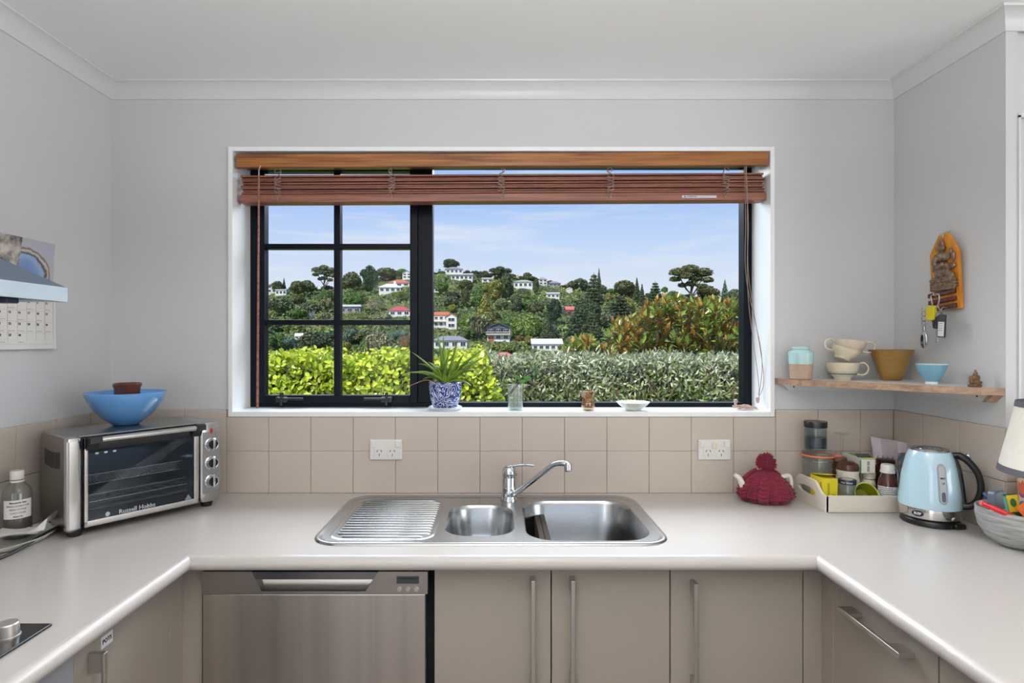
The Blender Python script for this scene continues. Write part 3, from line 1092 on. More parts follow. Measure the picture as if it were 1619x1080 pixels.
# built-in oven under the cooktop
ov = thing('wall_oven', 'built-in oven with a stainless steel fascia under the cooktop', 'oven', (FL - 0.28, 0.81, 0.0))
MB().box((FL - 0.5, 0.512, 0.12), (FL - 0.02, 1.108, CT - 0.01)).build('carcass', m_kick, ov, smooth=0)
MB().rbox((FL - 0.018, 0.512, 0.74), (FL + 0.004, 1.110, CT - 0.006), 0.002).build('fascia', M('oven_fascia_steel', (176, 180, 186), 0.45, 0.45, bump=0.03, bscale=90, bstretch=(1, 20, 1)), ov)
MB().rbox((FL - 0.018, 0.512, 0.15), (FL + 0.004, 1.110, 0.735), 0.002).build('door', m_blackglass, ov)
hb = MB().tube([(FL + 0.045, 0.56, 0.70), (FL + 0.045, 1.06, 0.70)], 0.008, 12)
hb.tube([(FL, 0.6, 0.70), (FL + 0.045, 0.6, 0.70)], 0.006, 10).tube([(FL, 1.02, 0.70), (FL + 0.045, 1.02, 0.70)], 0.006, 10)
hb.build('handle', m_steel, ov)

# cooktop
ck = thing('cooktop', 'black ceramic glass cooktop with steel control knobs', 'cooktop', (-1.09, 0.79, BZ))
MB().rbox((-1.35, 0.487, BZ), (-0.841, 1.087, BZ + 0.006), 0.002, 2).build('glass_top', m_blackglass, ck)
for i, yy in enumerate((1.035, 0.93, 0.825, 0.72)):
    kx = -0.883
    MB().lathe([(0, 0), (0.0205, 0), (0.0205, 0.003), (0.0185, 0.004), (0.0178, 0.024), (0.016, 0.026), (0, 0.0255)], 32, (kx, yy, BZ + 0.006)).build('knob', m_handle, ck)
for (rx_, ry_, r_) in ((-1.22, 0.66, 0.09), (-1.22, 0.93, 0.075), (-1.03, 0.62, 0.07), (-1.03, 0.88, 0.09)):
    MB().torus((rx_, ry_, BZ + 0.0056), r_, 0.0008, n=40, k=6).build('hob_ring', M('hob_print_%d' % int(-rx_ * 1000 + ry_ * 100), (90, 90, 92), 0.4), ck)

# range hood
hood = thing('range_hood', 'grey pyramid range hood with a bright steel band above the cooktop', 'range hood', (-1.1, 0.787, 1.51))
hx0, hx1, hy0, hy1 = RX0, -0.8126, 0.487, 1.087
m_hood = M('hood_grey_steel', (106, 124, 146), 0.42, 0.7)
HZ0, HZ1 = 1.514, 1.541
sl = lambda x0, x1, y0_, y1_, zz: [(x0, y0_, zz), (x1, y0_, zz), (x1, y1_, zz), (x0, y1_, zz)]
MB().loft([sl(hx0, hx1 - 0.001, hy0 + .001, hy1 - .001, HZ1), sl(hx0, -1.10, 0.64, 0.93, 1.705)]).build('canopy', m_hood, hood, smooth=0)
b = MB()
b.box((hx1 - 0.012, hy0, HZ0), (hx1, hy1, HZ1)).box((hx0, hy0, HZ0), (hx1 - 0.012, hy0 + 0.012, HZ1)).box((hx0, hy1 - 0.012, HZ0), (hx1 - 0.012, hy1, HZ1))
b.build('edge_band', M('hood_bright_steel', (206, 222, 234), 0.4, 0.35, var=0.05, scale=14), hood, smooth=0)
MB().box((hx0, hy0 + 0.012, HZ0 + 0.004), (hx1 - 0.012, hy1 - 0.012, HZ0 + 0.010)).build('filter_plate', M('hood_filter', (70, 78, 90), 0.4, 0.6), hood, smooth=0)
MB().box((hx0, 0.64, 1.705), (-1.10, 0.93, CZ - 0.001)).build('chimney', m_hood, hood, smooth=0)
for yy in (1.0, 0.93):
    MB().rbox((hx1 - 0.06, yy - 0.013, HZ0 - 0.008), (hx1 - 0.03, yy + 0.013, HZ0 + 0.002), 0.002).build('switch', M('hood_switch_%d' % int(yy * 100), (40, 56, 84) if yy > 0.95 else (150, 40, 36), 0.4), hood)

# ------------------------------------------------------------------ toaster oven, set across the corner
o_fl, o_fr = Vector((-1.171, 1.561)), Vector((-0.919, 1.899))
o_u = (o_fr - o_fl)
OW = o_u.length
o_ang = atan2(o_u.y, o_u.x)
OD, OH0, OH1 = 0.222, 0.020, 0.277
to = thing('toaster_oven', 'stainless steel countertop toaster oven set diagonally in the corner', 'toaster oven', (o_fl.x, o_fl.y, BZ), o_ang)
m_ovs = M('oven_brushed_steel', (168, 164, 160), 0.3, 1.0, bump=0.04, bscale=40, bstretch=(1, 1, 12), rvar=0.05, scale=12)
m_ovl = M('oven_bright_steel', (196, 194, 192), 0.24, 1.0)
m_ovin = M('oven_cavity', (112, 116, 122), 0.4, 0.3)
# shell: rounded top and bottom edges, profile in (y, z)
GX0, GX1 = 0.040, 0.352
def shell_ring(x, o=0.0):
    return [(x, y_, z_) for y_, z_ in rr(0.012 + o, OD - o, OH0 + o, OH1 - o, 0.02, 6)]
b = MB().loft([shell_ring(0.001, 0.004), shell_ring(0.005), shell_ring(GX0 - 0.006)], True, True)
b.build('side_panel', m_ovs, to, local=True)
# vents pressed in the side
vv = MB()
for i in range(14):
    y_ = 0.055 + i * 0.0092
    zc = 0.209 - 0.004 * sin(pi * i / 13)
    vv.rbox((-0.0004, y_ - 0.0016, zc - 0.024), (0.003, y_ + 0.0016, zc + 0.022), 0.0008, 1)
vv.build('vent_slots', M('vent_steel', (58, 54, 50), 0.5, 0.3), to, local=True, kind='stuff')
b = MB()
b.rbox((GX0 - 0.006, 0.012, OH1 - 0.006), (OW - 0.004, OD, OH1), 0.003)
b.rbox((GX0 - 0.006, 0.012, OH0), (OW - 0.004, OD, OH0 + 0.005), 0.002)
b.rbox((GX0 - 0.006, OD - 0.005, OH0), (OW - 0.004, OD, OH1 - 0.002), 0.002)
b.build('casing', m_ovs, to, local=True)
b = MB()
b.box((GX0 - 0.002, 0.02, OH0 + 0.006), (GX1 + 0.002, OD - 0.006, OH0 + 0.010)).box((GX0 - 0.002, OD - 0.012, OH0 + 0.010), (GX1 + 0.002, OD - 0.006, OH1 - 0.01))
b.box((GX0 - 0.002, 0.02, OH0 + 0.010), (GX0 + 0.003, OD - 0.012, OH1 - 0.01)).box((GX1 - 0.003, 0.02, OH0 + 0.010), (GX1 + 0.002, OD - 0.012, OH1 - 0.01))
b.build('cavity', m_ovin, to, local=True, smooth=0)
# bright front pillar
b = MB().loft([[(x, y_, z_) for x, y_ in rr(-0.004, GX0 - 0.004, -0.006, 0.016, 0.0105, 6)] for z_ in (OH0 + 0.004, OH1 - 0.012)])
b.loft([[(x, y_, z_) for x, y_ in rr(-0.004 + o, GX0 - 0.004 - o, -0.006 + o, 0.016, 0.0105, 6)] for z_, o in ((OH1 - 0.012, 0), (OH1 - 0.004, 0.002), (OH1, 0.008))])
b.loft([[(x, y_, z_) for x, y_ in rr(-0.004 + o, GX0 - 0.004 - o, -0.006 + o, 0.016, 0.0105, 6)] for z_, o in ((OH0 - 0.004, 0.008), (OH0 + 0.004, 0))])
b.build('front_pillar', m_ovl, to, local=True)
# right control block
cb = MB().loft([[(x, y_, z_) for x, z_ in rr(GX1 + 0.004 + o, OW + 0.002 - o, OH0 - 0.002 + o, OH1 + 0.001 - o, 0.018, 6)] for y_, o in ((OD - 0.002, 0), (-0.002, 0), (-0.007, 0.002), (-0.009, 0.006))]).build('control_block', m_ovl, to, local=True)
MB().box((GX1 + 0.011, -0.0105, OH0 + 0.028), (OW - 0.005, -0.0085, OH1 - 0.030)).build('dial_plate', M('dial_plate_steel', (150, 148, 146), 0.36, 1.0), cb, local=True, smooth=0)
kxc = (GX1 + OW) / 2 + 0.004
m_kn = M('dial_dark', (14, 14, 16), 0.25)
for i, zc in enumerate((0.206, 0.146, 0.086)):
    X = frame((kxc, -0.0095, zc), (1, 0, 0), (0, 0, 1))
    k = MB().lathe([(0, 0), (0.0215, 0), (0.0215, 0.003), (0.0185, 0.005), (0.0180, 0.013), (0.0165, 0.016), (0.0155, 0.0155), (0, 0.0155)], 28, xf=X)
    k.mat(1).lathe([(0, 0.0156), (0.0148, 0.0156), (0.0148, 0.0163), (0, 0.0163)], 28, xf=X)
    k.mat(0).rbox((-0.0038, -0.0165, 0.014), (0.0038, 0.0165, 0.024), 0.002, 2, X)
    kk = k.build('dial', [m_chrome, m_kn], to, local=True)
MB().lathe([(0, 0), (0.0042, 0), (0.0042, 0.002), (0, 0.0028)], 16, xf=frame((kxc, -0.009, OH1 - 0.028), (1, 0, 0), (0, 0, 1)) @ Matrix.Diagonal((1, 2.2, 1, 1))).build('indicator_lamp', M('red_lens', (190, 20, 18), 0.15), to, local=True, label='red oval indicator lens')
tk = MB()
for zc in (0.206, 0.146, 0.086):
    for a in range(-4, 5):
        t_ = a * 0.55 + pi / 2
        px_, pz_ = kxc + 0.0245 * cos(t_), zc + 0.0245 * sin(t_)
        tk.box((px_ - 0.0008, -0.0108, pz_ - 0.0008), (px_ + 0.0008, -0.0104, pz_ + 0.0008))
tk.build('dial_marks', m_ink, to, local=True, kind='stuff')
# glazed door with bar handle
door = MB()
for lo, hi in (((GX0, OH0 + 0.004), (GX0 + 0.010, OH1 - 0.035)), ((GX1 - 0.014, OH0 + 0.004), (GX1 + 0.002, OH1 - 0.012)), ((GX0, OH0 + 0.002), (GX1 + 0.002, OH0 + 0.020))):
    door.rbox((lo[0], -0.007, lo[1]), (hi[0], 0.010, hi[1]), 0.0025)
dr = door.build('door', m_ovl, to, local=True)
MB().box((GX0 + 0.006, -0.001, OH0 + 0.016), (GX1 - 0.010, 0.003, OH1 - 0.038)).build('glass', glass('oven_door_glass', (222, 230, 238), 0.8, 0.03), dr, local=True, smooth=0)
MB().rbox((GX0, -0.006, OH1 - 0.042), (GX1 + 0.002, 0.010, OH1 - 0.006), 0.003).build('top_rail', M('oven_top_rail', (20, 24, 32), 0.2), dr, local=True)
hb = MB()
hb.tube([(GX0 + 0.030, -0.034, OH1 - 0.010), (GX1 - 0.018, -0.034, OH1 - 0.010)], 0.0085, 14)
hb.build('handle', m_ovl, dr, local=True, label='round steel bar handle')
for xx, s_ in ((GX0 + 0.018, 1), (GX1 - 0.008, -1)):
    MB().prism([(-0.044, OH1 - 0.002), (-0.036, OH1 + 0.002), (-0.022, OH1 + 0.001), (0.0, OH1 - 0.010), (0.0, OH1 - 0.042), (-0.010, OH1 - 0.040), (-0.022, OH1 - 0.022), (-0.044, OH1 - 0.018)], 'x', xx - 0.014, xx + 0.014).build('handle_bracket', m_black, dr, local=True)
text('lettering', 'Russell Hobbs', 0.0172, M('pale_print', (178, 184, 190), 0.5), dr, frame((0.176, -0.0018, OH0 + 0.026), (1, 0, 0), (0, 0, 1)), local=True, bold=0.0003)
MB().prism([(0.098, OH0 + 0.020), (0.104, OH0 + 0.024), (0.104, OH0 + 0.031), (0.098, OH0 + 0.034), (0.093, OH0 + 0.030), (0.093, OH0 + 0.023)], 'y', -0.0019, -0.0015).build('emblem', M('emblem_print', (178, 184, 190), 0.5), dr, local=True, smooth=0)
MB().prism([(0.310, OH0 + 0.018), (0.334, OH0 + 0.018), (0.322, OH0 + 0.036)], 'y', -0.0019, -0.0015).build('warning_triangle', M('triangle_print', (120, 124, 128), 0.5), dr, local=True, smooth=0)
for i in range(3):
    MB().rbox((GX0 + 0.028 + 0.022 * i, -0.0018, OH1 - 0.055), (GX0 + 0.036 + 0.022 * i, -0.0014, OH1 - 0.050), 0.0002).build('scale_print', M('scale_print_%d' % i, (190, 200, 210), 0.4), dr, local=True)
# racks, wire by wire
m_wire = M('rack_wire', (206, 200, 188), 0.25, 1.0)
def rack(zc, nm, basket=False):
    r_ = MB().tube([(GX0 + 0.006, 0.03, zc), (GX1 - 0.006, 0.03, zc)], 0.0016, 6).tube([(GX0 + 0.006, OD - 0.025, zc), (GX1 - 0.006, OD - 0.025, zc)], 0.0016, 6)
    n = 15
    for i in range(n):
        x_ = GX0 + 0.014 + (GX1 - GX0 - 0.028) * i / (n - 1)
        r_.tube([(x_, 0.03, zc), (x_, OD - 0.025, zc)], 0.0012, 5)
    return r_.build(nm, m_wire, to, local=True)
rack(0.083, 'wire_rack')
bk = MB()
for i in range(54):
    x_ = GX0 + 0.012 + 0.0048 * i
    for s_ in (-1, 1):
        bk.tube([(x_ + s_ * 0.006, 0.04, 0.132), (x_ - s_ * 0.006, 0.042, 0.158)], 0.0006, 4)
bk.tube([(GX0 + 0.008, 0.04, 0.158), (GX1 - 0.012, 0.04, 0.158)], 0.0016, 6).tube([(GX0 + 0.008, 0.04, 0.132), (GX1 - 0.034, 0.04, 0.132)], 0.001, 6)
bk.build('wire_basket', m_wire, to, local=True, kind='stuff')
MB().rbox((GX0 + 0.012, 0.035, 0.098), (GX1 - 0.014, OD - 0.025, 0.104), 0.002).build('baking_tray', M('tray_metal', (110, 110, 112), 0.35, 1.0), to, local=True)
MB().rbox((GX0 + 0.004, 0.012, 0.024), (GX1 - 0.004, OD - 0.02, 0.0285), 0.002).build('crumb_tray', m_ovs, to, local=True)
for zc in (0.055, 0.222):
    for yy in (0.06, 0.16):
        MB().tube([(GX0 + 0.006, yy, zc), (GX1 - 0.006, yy, zc)], 0.004, 8).build('heating_element', M('element_%d_%d' % (zc * 1000, yy * 100), (86, 82, 80), 0.5), to, local=True)
for xx, yy in ((0.026, 0.022), (OW - 0.03, 0.022), (0.026, OD - 0.03), (OW - 0.03, OD - 0.03)):
    MB().lathe([(0, 0), (0.016, 0), (0.019, 0.014), (0.020, 0.024), (0, 0.024)], 20, (xx, yy, 0.0005)).build('foot', m_black, to, local=True)

# bowls on the oven
OT = BZ + OH1
m_blue = M('sky_blue_glaze', (100, 160, 218), 0.1, coat=0.4, var=0.05, scale=4)
bc = Vector((-1.172, 1.815, OT + 0.0006))
sb = thing('serving_bowl', 'large glossy sky blue bowl sitting on the toaster oven', 'bowl', bc)
MB().lathe([(0, 0), (0.040, 0), (0.046, 0.003), (0.078, 0.024), (0.104, 0.050), (0.122, 0.076), (0.1335, 0.101), (0.1335, 0.103), (0.131, 0.1035), (0.1285, 0.101), (0.118, 0.078), (0.100, 0.053), (0.074, 0.028), (0.042, 0.010), (0, 0.008)], 56).build('bowl', m_blue, sb, local=True)
rk = thing('beaker', 'brown treacle-glazed beaker standing inside the large blue bowl', 'beaker', bc + Vector((0.004, 0.0, 0.0095)))
m_brn = M('brown_treacle_glaze', (88, 48, 32), 0.12, var=0.35, scale=22, coat=0.4)
MB().lathe([(0, 0), (0.034, 0), (0.038, 0.004), (0.042, 0.05), (0.0435, 0.106), (0.0475, 0.113), (0.0485, 0.120), (0.046, 0.1215), (0.042, 0.117), (0.040, 0.09), (0.036, 0.008), (0, 0.006)], 40).build('pot', m_brn, rk, local=True)

# bottle on a white dish, napkin, cord
dish_c = Vector((-1.285, 1.535, BZ))
ds = thing('oval_dish', 'white oval dish under the brown medicine bottle at the frame edge', 'dish', dish_c)
X = Matrix.Diagonal((0.072, 0.118, 1, 1))
MB().lathe([(0, 0.001), (0.72, 0.001), (0.80, 0.004), (0.98, 0.016), (1.0, 0.018), (0.97, 0.0185), (0.80, 0.008), (0.7, 0.005), (0, 0.005)], 48, xf=X).build('dish', M('white_china', (226, 226, 218), 0.2), ds, local=True)
bt = thing('glass_bottle', 'clear glass bottle of dark liquid with white cap and paper label', 'bottle', (-1.3135, 1.572, BZ + 0.0056))
m_amb = M('dark_brown_liquid', (52, 16, 13), 0.3)
MB().lathe([(0, 0), (0.040, 0), (0.0435, 0.003), (0.0440, 0.02), (0.0440, 0.118), (0.040, 0.132), (0.026, 0.145), (0.0185, 0.150), (0.0175, 0.166), (0.0155, 0.166), (0.0165, 0.150), (0.024, 0.143), (0.038, 0.130), (0.0418, 0.118), (0.0418, 0.004), (0, 0.003)], 40).build('glass_body', m_clear, bt, local=True)
MB().lathe([(0, 0.0035), (0.0412, 0.004), (0.0412, 0.064), (0, 0.064)], 36).build('liquid', m_amb, bt, local=True)
MB().lathe([(0, 0.158), (0.0205, 0.158), (0.0210, 0.160), (0.0210, 0.178), (0.0195, 0.181), (0, 0.181)], 32, mod=lambda a, k, z: 1 + 0.012 * (k in (2, 3)) * cos(28 * a)).lathe([(0.0182, 0.150), (0.0200, 0.150), (0.0200, 0.155), (0.0182, 0.155)], 32).build('cap', m_white, bt, local=True)
def label_wrap(parent, r, z0_, z1_, a0, a1, mat, nm='paper_label', n=20):
    b = MB()
    R1, R2 = r + 0.0002, r + 0.0007
    rings = []
    for i in range(n + 1):
        a = a0 + (a1 - a0) * i / n
        rings.append([(R1 * cos(a), R1 * sin(a), z0_), (R2 * cos(a), R2 * sin(a), z0_), (R2 * cos(a), R2 * sin(a), z1_), (R1 * cos(a), R1 * sin(a), z1_)])
    return b.loft(rings).build(nm, mat, parent, local=True)
def wrap_text(parent, r, z_, a, s, size, mat, bold=0.0):
    """lettering bent round a cylinder"""
    o = text('lettering', s, size, mat, parent, Matrix.Identity(4), local=True, bold=bold)
    for v in o.data.vertices:
        an = a + v.co.x / r
        rr_ = r + 0.0009 + v.co.z
        v.co = (rr_ * cos(an), rr_ * sin(an), z_ + v.co.y)
    return o
m_paper = M('white_paper', (228, 226, 224), 0.7)
ca = atan2(-1.572, 1.3135)
label_wrap(bt, 0.0440, 0.056, 0.106, ca - 0.95, ca + 1.05, m_paper)
for i, s_ in enumerate(('Manuscariet Gant', 'DANACOMMENT FOR', 'FRESH THYMINE', 'CLACK COVER', 'Acyon Uc')):
    wrap_text(bt, 0.0440, 0.099 - i * 0.0092, ca + 0.05, s_, 0.0066, m_ink, bold=0.0002 if i in (0, 4) else 0)
nk = thing('paper_napkin', 'crumpled white paper napkin lying on the oval dish', 'napkin', dish_c + Vector((0.02, -0.01, 0.02)))
b = MB()
n = 9
vs = []
for i in range(n):
    for j in range(n):
        u, v = i / (n - 1), j / (n - 1)
        x = dish_c.x - 0.035 + 0.105 * u - 0.01 * v
        y_ = dish_c.y - 0.085 + 0.115 * v + 0.075 * u * u - 0.01
        zz = BZ + 0.021 + 0.010 * abs(sin(3.1 * u + 1.3 * v)) + 0.008 * abs(sin(5.2 * v - u * 2)) + (0.035 * max(0, u - 0.72) / 0.28 if v > 0.3 else 0.004)
        vs.append((x, y_, zz))
fs = [(i * n + j, (i + 1) * n + j, (i + 1) * n + j + 1, i * n + j + 1) for i in range(n - 1) for j in range(n - 1)]
k = len(vs)
b.add(vs + [(x, y_, zz - 0.0012) for x, y_, zz in vs], fs + [tuple(q + k for q in f[::-1]) for f in fs])
b.build('sheet', M('napkin_paper', (220, 220, 216), 0.85), nk, smooth=20, fix=False)
cord = MB().tube(catmull([(-1.20, 1.70, BZ + 0.012), (-1.195, 1.655, BZ + 0.020), (-1.212, 1.62, BZ + 0.026), (-1.222, 1.56, BZ + 0.021), (-1.222, 1.45, BZ + 0.006), (-1.235, 1.36, BZ + 0.005), (-1.255, 1.2, BZ + 0.005)], 8), 0.004, 8).build('power_cord', m_black, to)

# ------------------------------------------------------------------ calendar behind the hood
cal = thing('wall_calendar', 'wall calendar with a month grid page, partly behind the range hood', 'calendar', (RX0, 1.63, 1.57))
CY0, CY1 = 1.475, 1.779
cx_ = RX0 + 0.003
zt0, zm, zb0 = 1.738, 1.60, 1.4165
m_cp = M('calendar_paper', (224, 222, 218), 0.6)
def warped(y0, y1, z0_, z1_, fn, mats, nm, paint=None):
    b = MB()
    nu, nv = 10, 8
    vs, fs = [], []
    for i in range(nu + 1):
        for j in range(nv + 1):
            u, v = i / nu, j / nv
            vs.append((cx_ + fn(u, v), y0 + (y1 - y0) * u, z0_ + (z1_ - z0_) * v))
    m_ = nv + 1
    for i in range(nu):
        for j in range(nv):
            fs.append((i * m_ + j, (i + 1) * m_ + j, (i + 1) * m_ + j + 1, i * m_ + j + 1))
    k = len(vs)
    b.add(vs + [(x - 0.0008, y_, z_) for x, y_, z_ in vs], fs + [tuple(q + k for q in f[::-1]) for f in fs])
    return b.build(nm, mats, cal, smooth=60, fix=False)
def cal_pic():
    """soft abstract print: dark left edge, pale drape, blue cloth under a brown arch, grey-lilac ground"""
    m, n, l, b = newmat('calendar_picture')
    tc = n.new('ShaderNodeTexCoord')
    sp = n.new('ShaderNodeSeparateXYZ')
    nz = n.new('ShaderNodeTexNoise')
    nz.inputs['Scale'].default_value = 26
    nz.inputs['Detail'].default_value = 5
    l.new(tc.outputs['Object'], nz.inputs['Vector'])
    l.new(tc.outputs['Object'], sp.inputs[0])
    def node(op, a, b_=None):
        q = n.new('ShaderNodeMath')
        q.operation = op
        for i, v in enumerate((a, b_)):
            if v is None:
                continue
            if isinstance(v, (int, float)):
                q.inputs[i].default_value = v
            else:
                l.new(v, q.inputs[i])
        return q.outputs[0]
    # distance from the arch centre (object space is relative to the calendar's base)
    dy = node('SUBTRACT', sp.outputs['Y'], 0.03)
    dz = node('SUBTRACT', sp.outputs['Z'], 0.05)
    d = node('SQRT', node('ADD', node('MULTIPLY', dy, dy), node('MULTIPLY', dz, dz)))
    d = node('ADD', d, node('MULTIPLY', node('SUBTRACT', nz.outputs['Fac'], 0.5), 0.03))
    r = n.new('ShaderNodeValToRGB')
    r.color_ramp.interpolation = 'LINEAR'
    e = r.color_ramp.elements
    e[0].position = 0.0
    e[0].color = rgb((92, 118, 160))
    e[1].position = 1.0
    e[1].color = rgb((176, 178, 192))
    for p_, c_ in ((0.45, (120, 150, 196)), (0.62, (150, 172, 204)), (0.68, (52, 50, 60)), (0.74, (206, 196, 186)), (0.79, (112, 84, 68)), (0.84, (180, 180, 192))):
        q = e.new(p_)
        q.color = rgb(c_)
    l.new(node('MULTIPLY', d, 8.8), r.inputs[0])
    r2 = n.new('ShaderNodeValToRGB')
    f = r2.color_ramp.elements
    f[0].position = 0.36
    f[0].color = rgb((56, 50, 54))
    f[1].position = 0.62
    f[1].color = rgb((206, 198, 188))
    l.new(nz.outputs['Fac'], r2.inputs[0])
    mx = n.new('ShaderNodeMix')
    mx.data_type = 'RGBA'
    st = node('LESS_THAN', sp.outputs['Y'], 0.012)
    l.new(st, mx.inputs[0])
    l.new(r.outputs[0], mx.inputs[6])
    l.new(r2.outputs[0], mx.inputs[7])
    l.new(mx.outputs[2], b.inputs['Base Color'])
    b.inputs['Roughness'].default_value = 0.4
    return m
warped(CY0, 1.764, zm, zt0, lambda u, v: 0.004 + 0.012 * v * v + 0.006 * max(0, u - 0.6) * (1 + sin(v * 5)), cal_pic(), 'picture_page')
for k in range(3):
    warped(CY0, CY1 - 0.004 * k, zb0 + 0.001 + 0.002 * k, zm, lambda u, v, k=k: 0.0015 + 0.0012 * (2 - k) + 0.003 * (1 - v) * (1 - k * 0.3), m_cp, 'month_page')
m_line = M('grid_line', (186, 184, 182), 0.7)
pg = lambda y_, z_: RX0 + 0.003 + 0.0039 + 0.003 * (1 - (z_ - zb0) / (zm - zb0)) + 0.0006
cw = 0.0330
cy1 = CY1 - 0.012
ch = 0.0325
ctop = 1.5625
for i in range(8):
    yy = cy1 - i * cw
    MB().box((pg(yy, 1.5), yy - 0.0004, ctop - 4.7 * ch), (pg(yy, 1.5) + 0.0004, yy + 0.0004, ctop)).build('grid_line', m_line, cal, smooth=0)
for j in range(5):
    zz = ctop - j * ch
    MB().box((pg(0, zz), cy1 - 7 * cw, zz - 0.0003), (pg(0, zz) + 0.0004, cy1, zz + 0.0003)).build('grid_line', m_line, cal, smooth=0)
for j, row in enumerate(((6, 7, 8, 9, 10, 11, 12), (13, 14, 15, 16, 17, 18, 19), (20, 21, 22, 23, 24, 25, 26), (27, 28, 29, 30))):
    for i, dn in enumerate(row):
        yy = cy1 - (7 - i) * cw + 0.007
        zz = ctop - j * ch - 0.0075
        text('date_number', str(dn), 0.0092, m_ink, cal, frame((pg(yy, zz) + 0.0003, yy, zz), (0, 1, 0), (0, 0, 1)), bold=0.0002)
        if (i + j) % 2 == 0 or j == 2:
            z2 = ctop - (j + 1) * ch + 0.005
            MB().box((pg(yy, z2), yy - 0.004, z2 - 0.0008), (pg(yy, z2) + 0.0003, yy + 0.014 + 0.006 * ((i * 7 + j) % 3) / 3, z2 + 0.0012)).build('note_line', m_line, cal, smooth=0)

# ------------------------------------------------------------------ sill things: aloe, tumbler, cutting, vase, dish
SZ = WZ0 + 0.0006
px0 = PX(704, 2.10)
al = thing('potted_aloe', 'spiky green aloe in a blue and white china pot on the windowsill', 'potted plant', (px0, 2.10, SZ))
def chinamat():
    m, n, l, b = newmat('blue_white_china')
    tc = n.new('ShaderNodeTexCoord')
    nz = n.new('ShaderNodeTexNoise')
    nz.inputs['Scale'].default_value = 20
    nz.inputs['Detail'].default_value = 1
    l.new(tc.outputs['Object'], nz.inputs['Vector'])
    mx = n.new('ShaderNodeMix')
    mx.data_type = 'RGBA'
    mx.inputs[0].default_value = 0.16
    l.new(tc.outputs['Object'], mx.inputs[6])
    l.new(nz.outputs['Color'], mx.inputs[7])
    wv = n.new('ShaderNodeTexWave')
    wv.wave_type = 'RINGS'
    wv.inputs['Scale'].default_value = 26
    wv.inputs['Distortion'].default_value = 9
    wv.inputs['Detail'].default_value = 1.5
    wv.inputs['Detail Scale'].default_value = 2.2
    l.new(mx.outputs[2], wv.inputs['Vector'])
    r = n.new('ShaderNodeValToRGB')
    e = r.color_ramp.elements
    e[0].position = 0.60
    e[0].color = rgb((20, 46, 120))
    e[1].position = 0.72
    e[1].color = rgb((206, 216, 232))
    q = e.new(0.66)
    q.color = rgb((120, 146, 200))
    l.new(wv.outputs['Fac'], r.inputs[0])
    l.new(r.outputs[0], b.inputs['Base Color'])
    b.inputs['Roughness'].default_value = 0.12
    return m
sc = 2.10 / F
pr = 25.5 * sc
MB().lathe([(0, 0.008), (pr * 0.70, 0.008), (pr * 0.78, 0.014), (pr * 0.92, 0.040), (pr * 1.0, 0.075), (pr * 1.0, 0.094), (pr * 1.02, 0.099), (pr * 0.97, 0.102), (pr * 0.93, 0.098), (pr * 0.92, 0.08), (0, 0.078)], 44).build('pot', chinamat(), al, local=True)
MB().lathe([(0, 0.0865), (pr * 0.918, 0.085), (pr * 0.91, 0.080), (0, 0.080)], 30).build('soil', M('potting_soil', (46, 36, 28), 0.95, var=0.3, scale=60), al, local=True)
MB().lathe([(0, 0.0), (pr * 0.9, 0.0), (pr * 0.98, 0.004), (pr * 1.05, 0.011), (pr * 1.02, 0.0125), (pr * 0.9, 0.0075), (0, 0.0075)], 40).build('saucer', M('pale_blue_china', (206, 214, 226), 0.15), al, local=True)
m_aloe = M('aloe_green', (108, 138, 50), 0.35, var=0.3, scale=18)
m_aloe_dry = M('dry_leaf', (150, 96, 56), 0.6)
tips = [(650, 556), (641, 590), (652, 589), (690, 522), (701, 527), (712, 548), (724, 537), (768, 549), (770, 562), (757, 586), (752, 571), (676, 573), (688, 579), (668, 600), (742, 596), (733, 560), (660, 575), (716, 580), (696, 560), (745, 610)]
for i, (tx_, ty_) in enumerate(tips):
    dd = 2.09 + rng.uniform(-0.09, 0.03)
    tip = P(tx_, ty_, dd) - Vector((px0, 2.10, SZ))
    a = rng.uniform(0, 6.28)
    base = Vector((0.012 * cos(a), 0.012 * sin(a), 0.082))
    out = Vector((tip.x, tip.y, 0))
    ctrl = base.lerp(tip, 0.45) + Vector((0, 0, 0.045 if tip.z < 0.2 else 0.012)) - out * 0.08
    pts = [base * (1 - t) ** 2 + ctrl * 2 * t * (1 - t) + tip * t * t for t in [k / 9 for k in range(10)]]
    wmax = 0.020 if i not in (0,) else 0.016
    rad = [wmax * (0.8 + 0.4 * t) * (1 - t) ** 0.8 + 0.0006 for t in [k / 9 for k in range(10)]]
    MB().tube(pts, rad, 8, flat=0.45).build('leaf', m_aloe, al, local=True)
dl = catmull([(-0.01, -0.01, 0.085), (-0.06, -0.03, 0.110), (-0.105, -0.05, 0.098), (-0.14, -0.06, 0.082)], 4)
MB().tube(dl, [0.005 * (1 - i / len(dl)) + 0.0008 for i in range(len(dl))], 6, flat=0.4).build('leaf', m_aloe_dry, al, local=True, label='dried brown leaf')

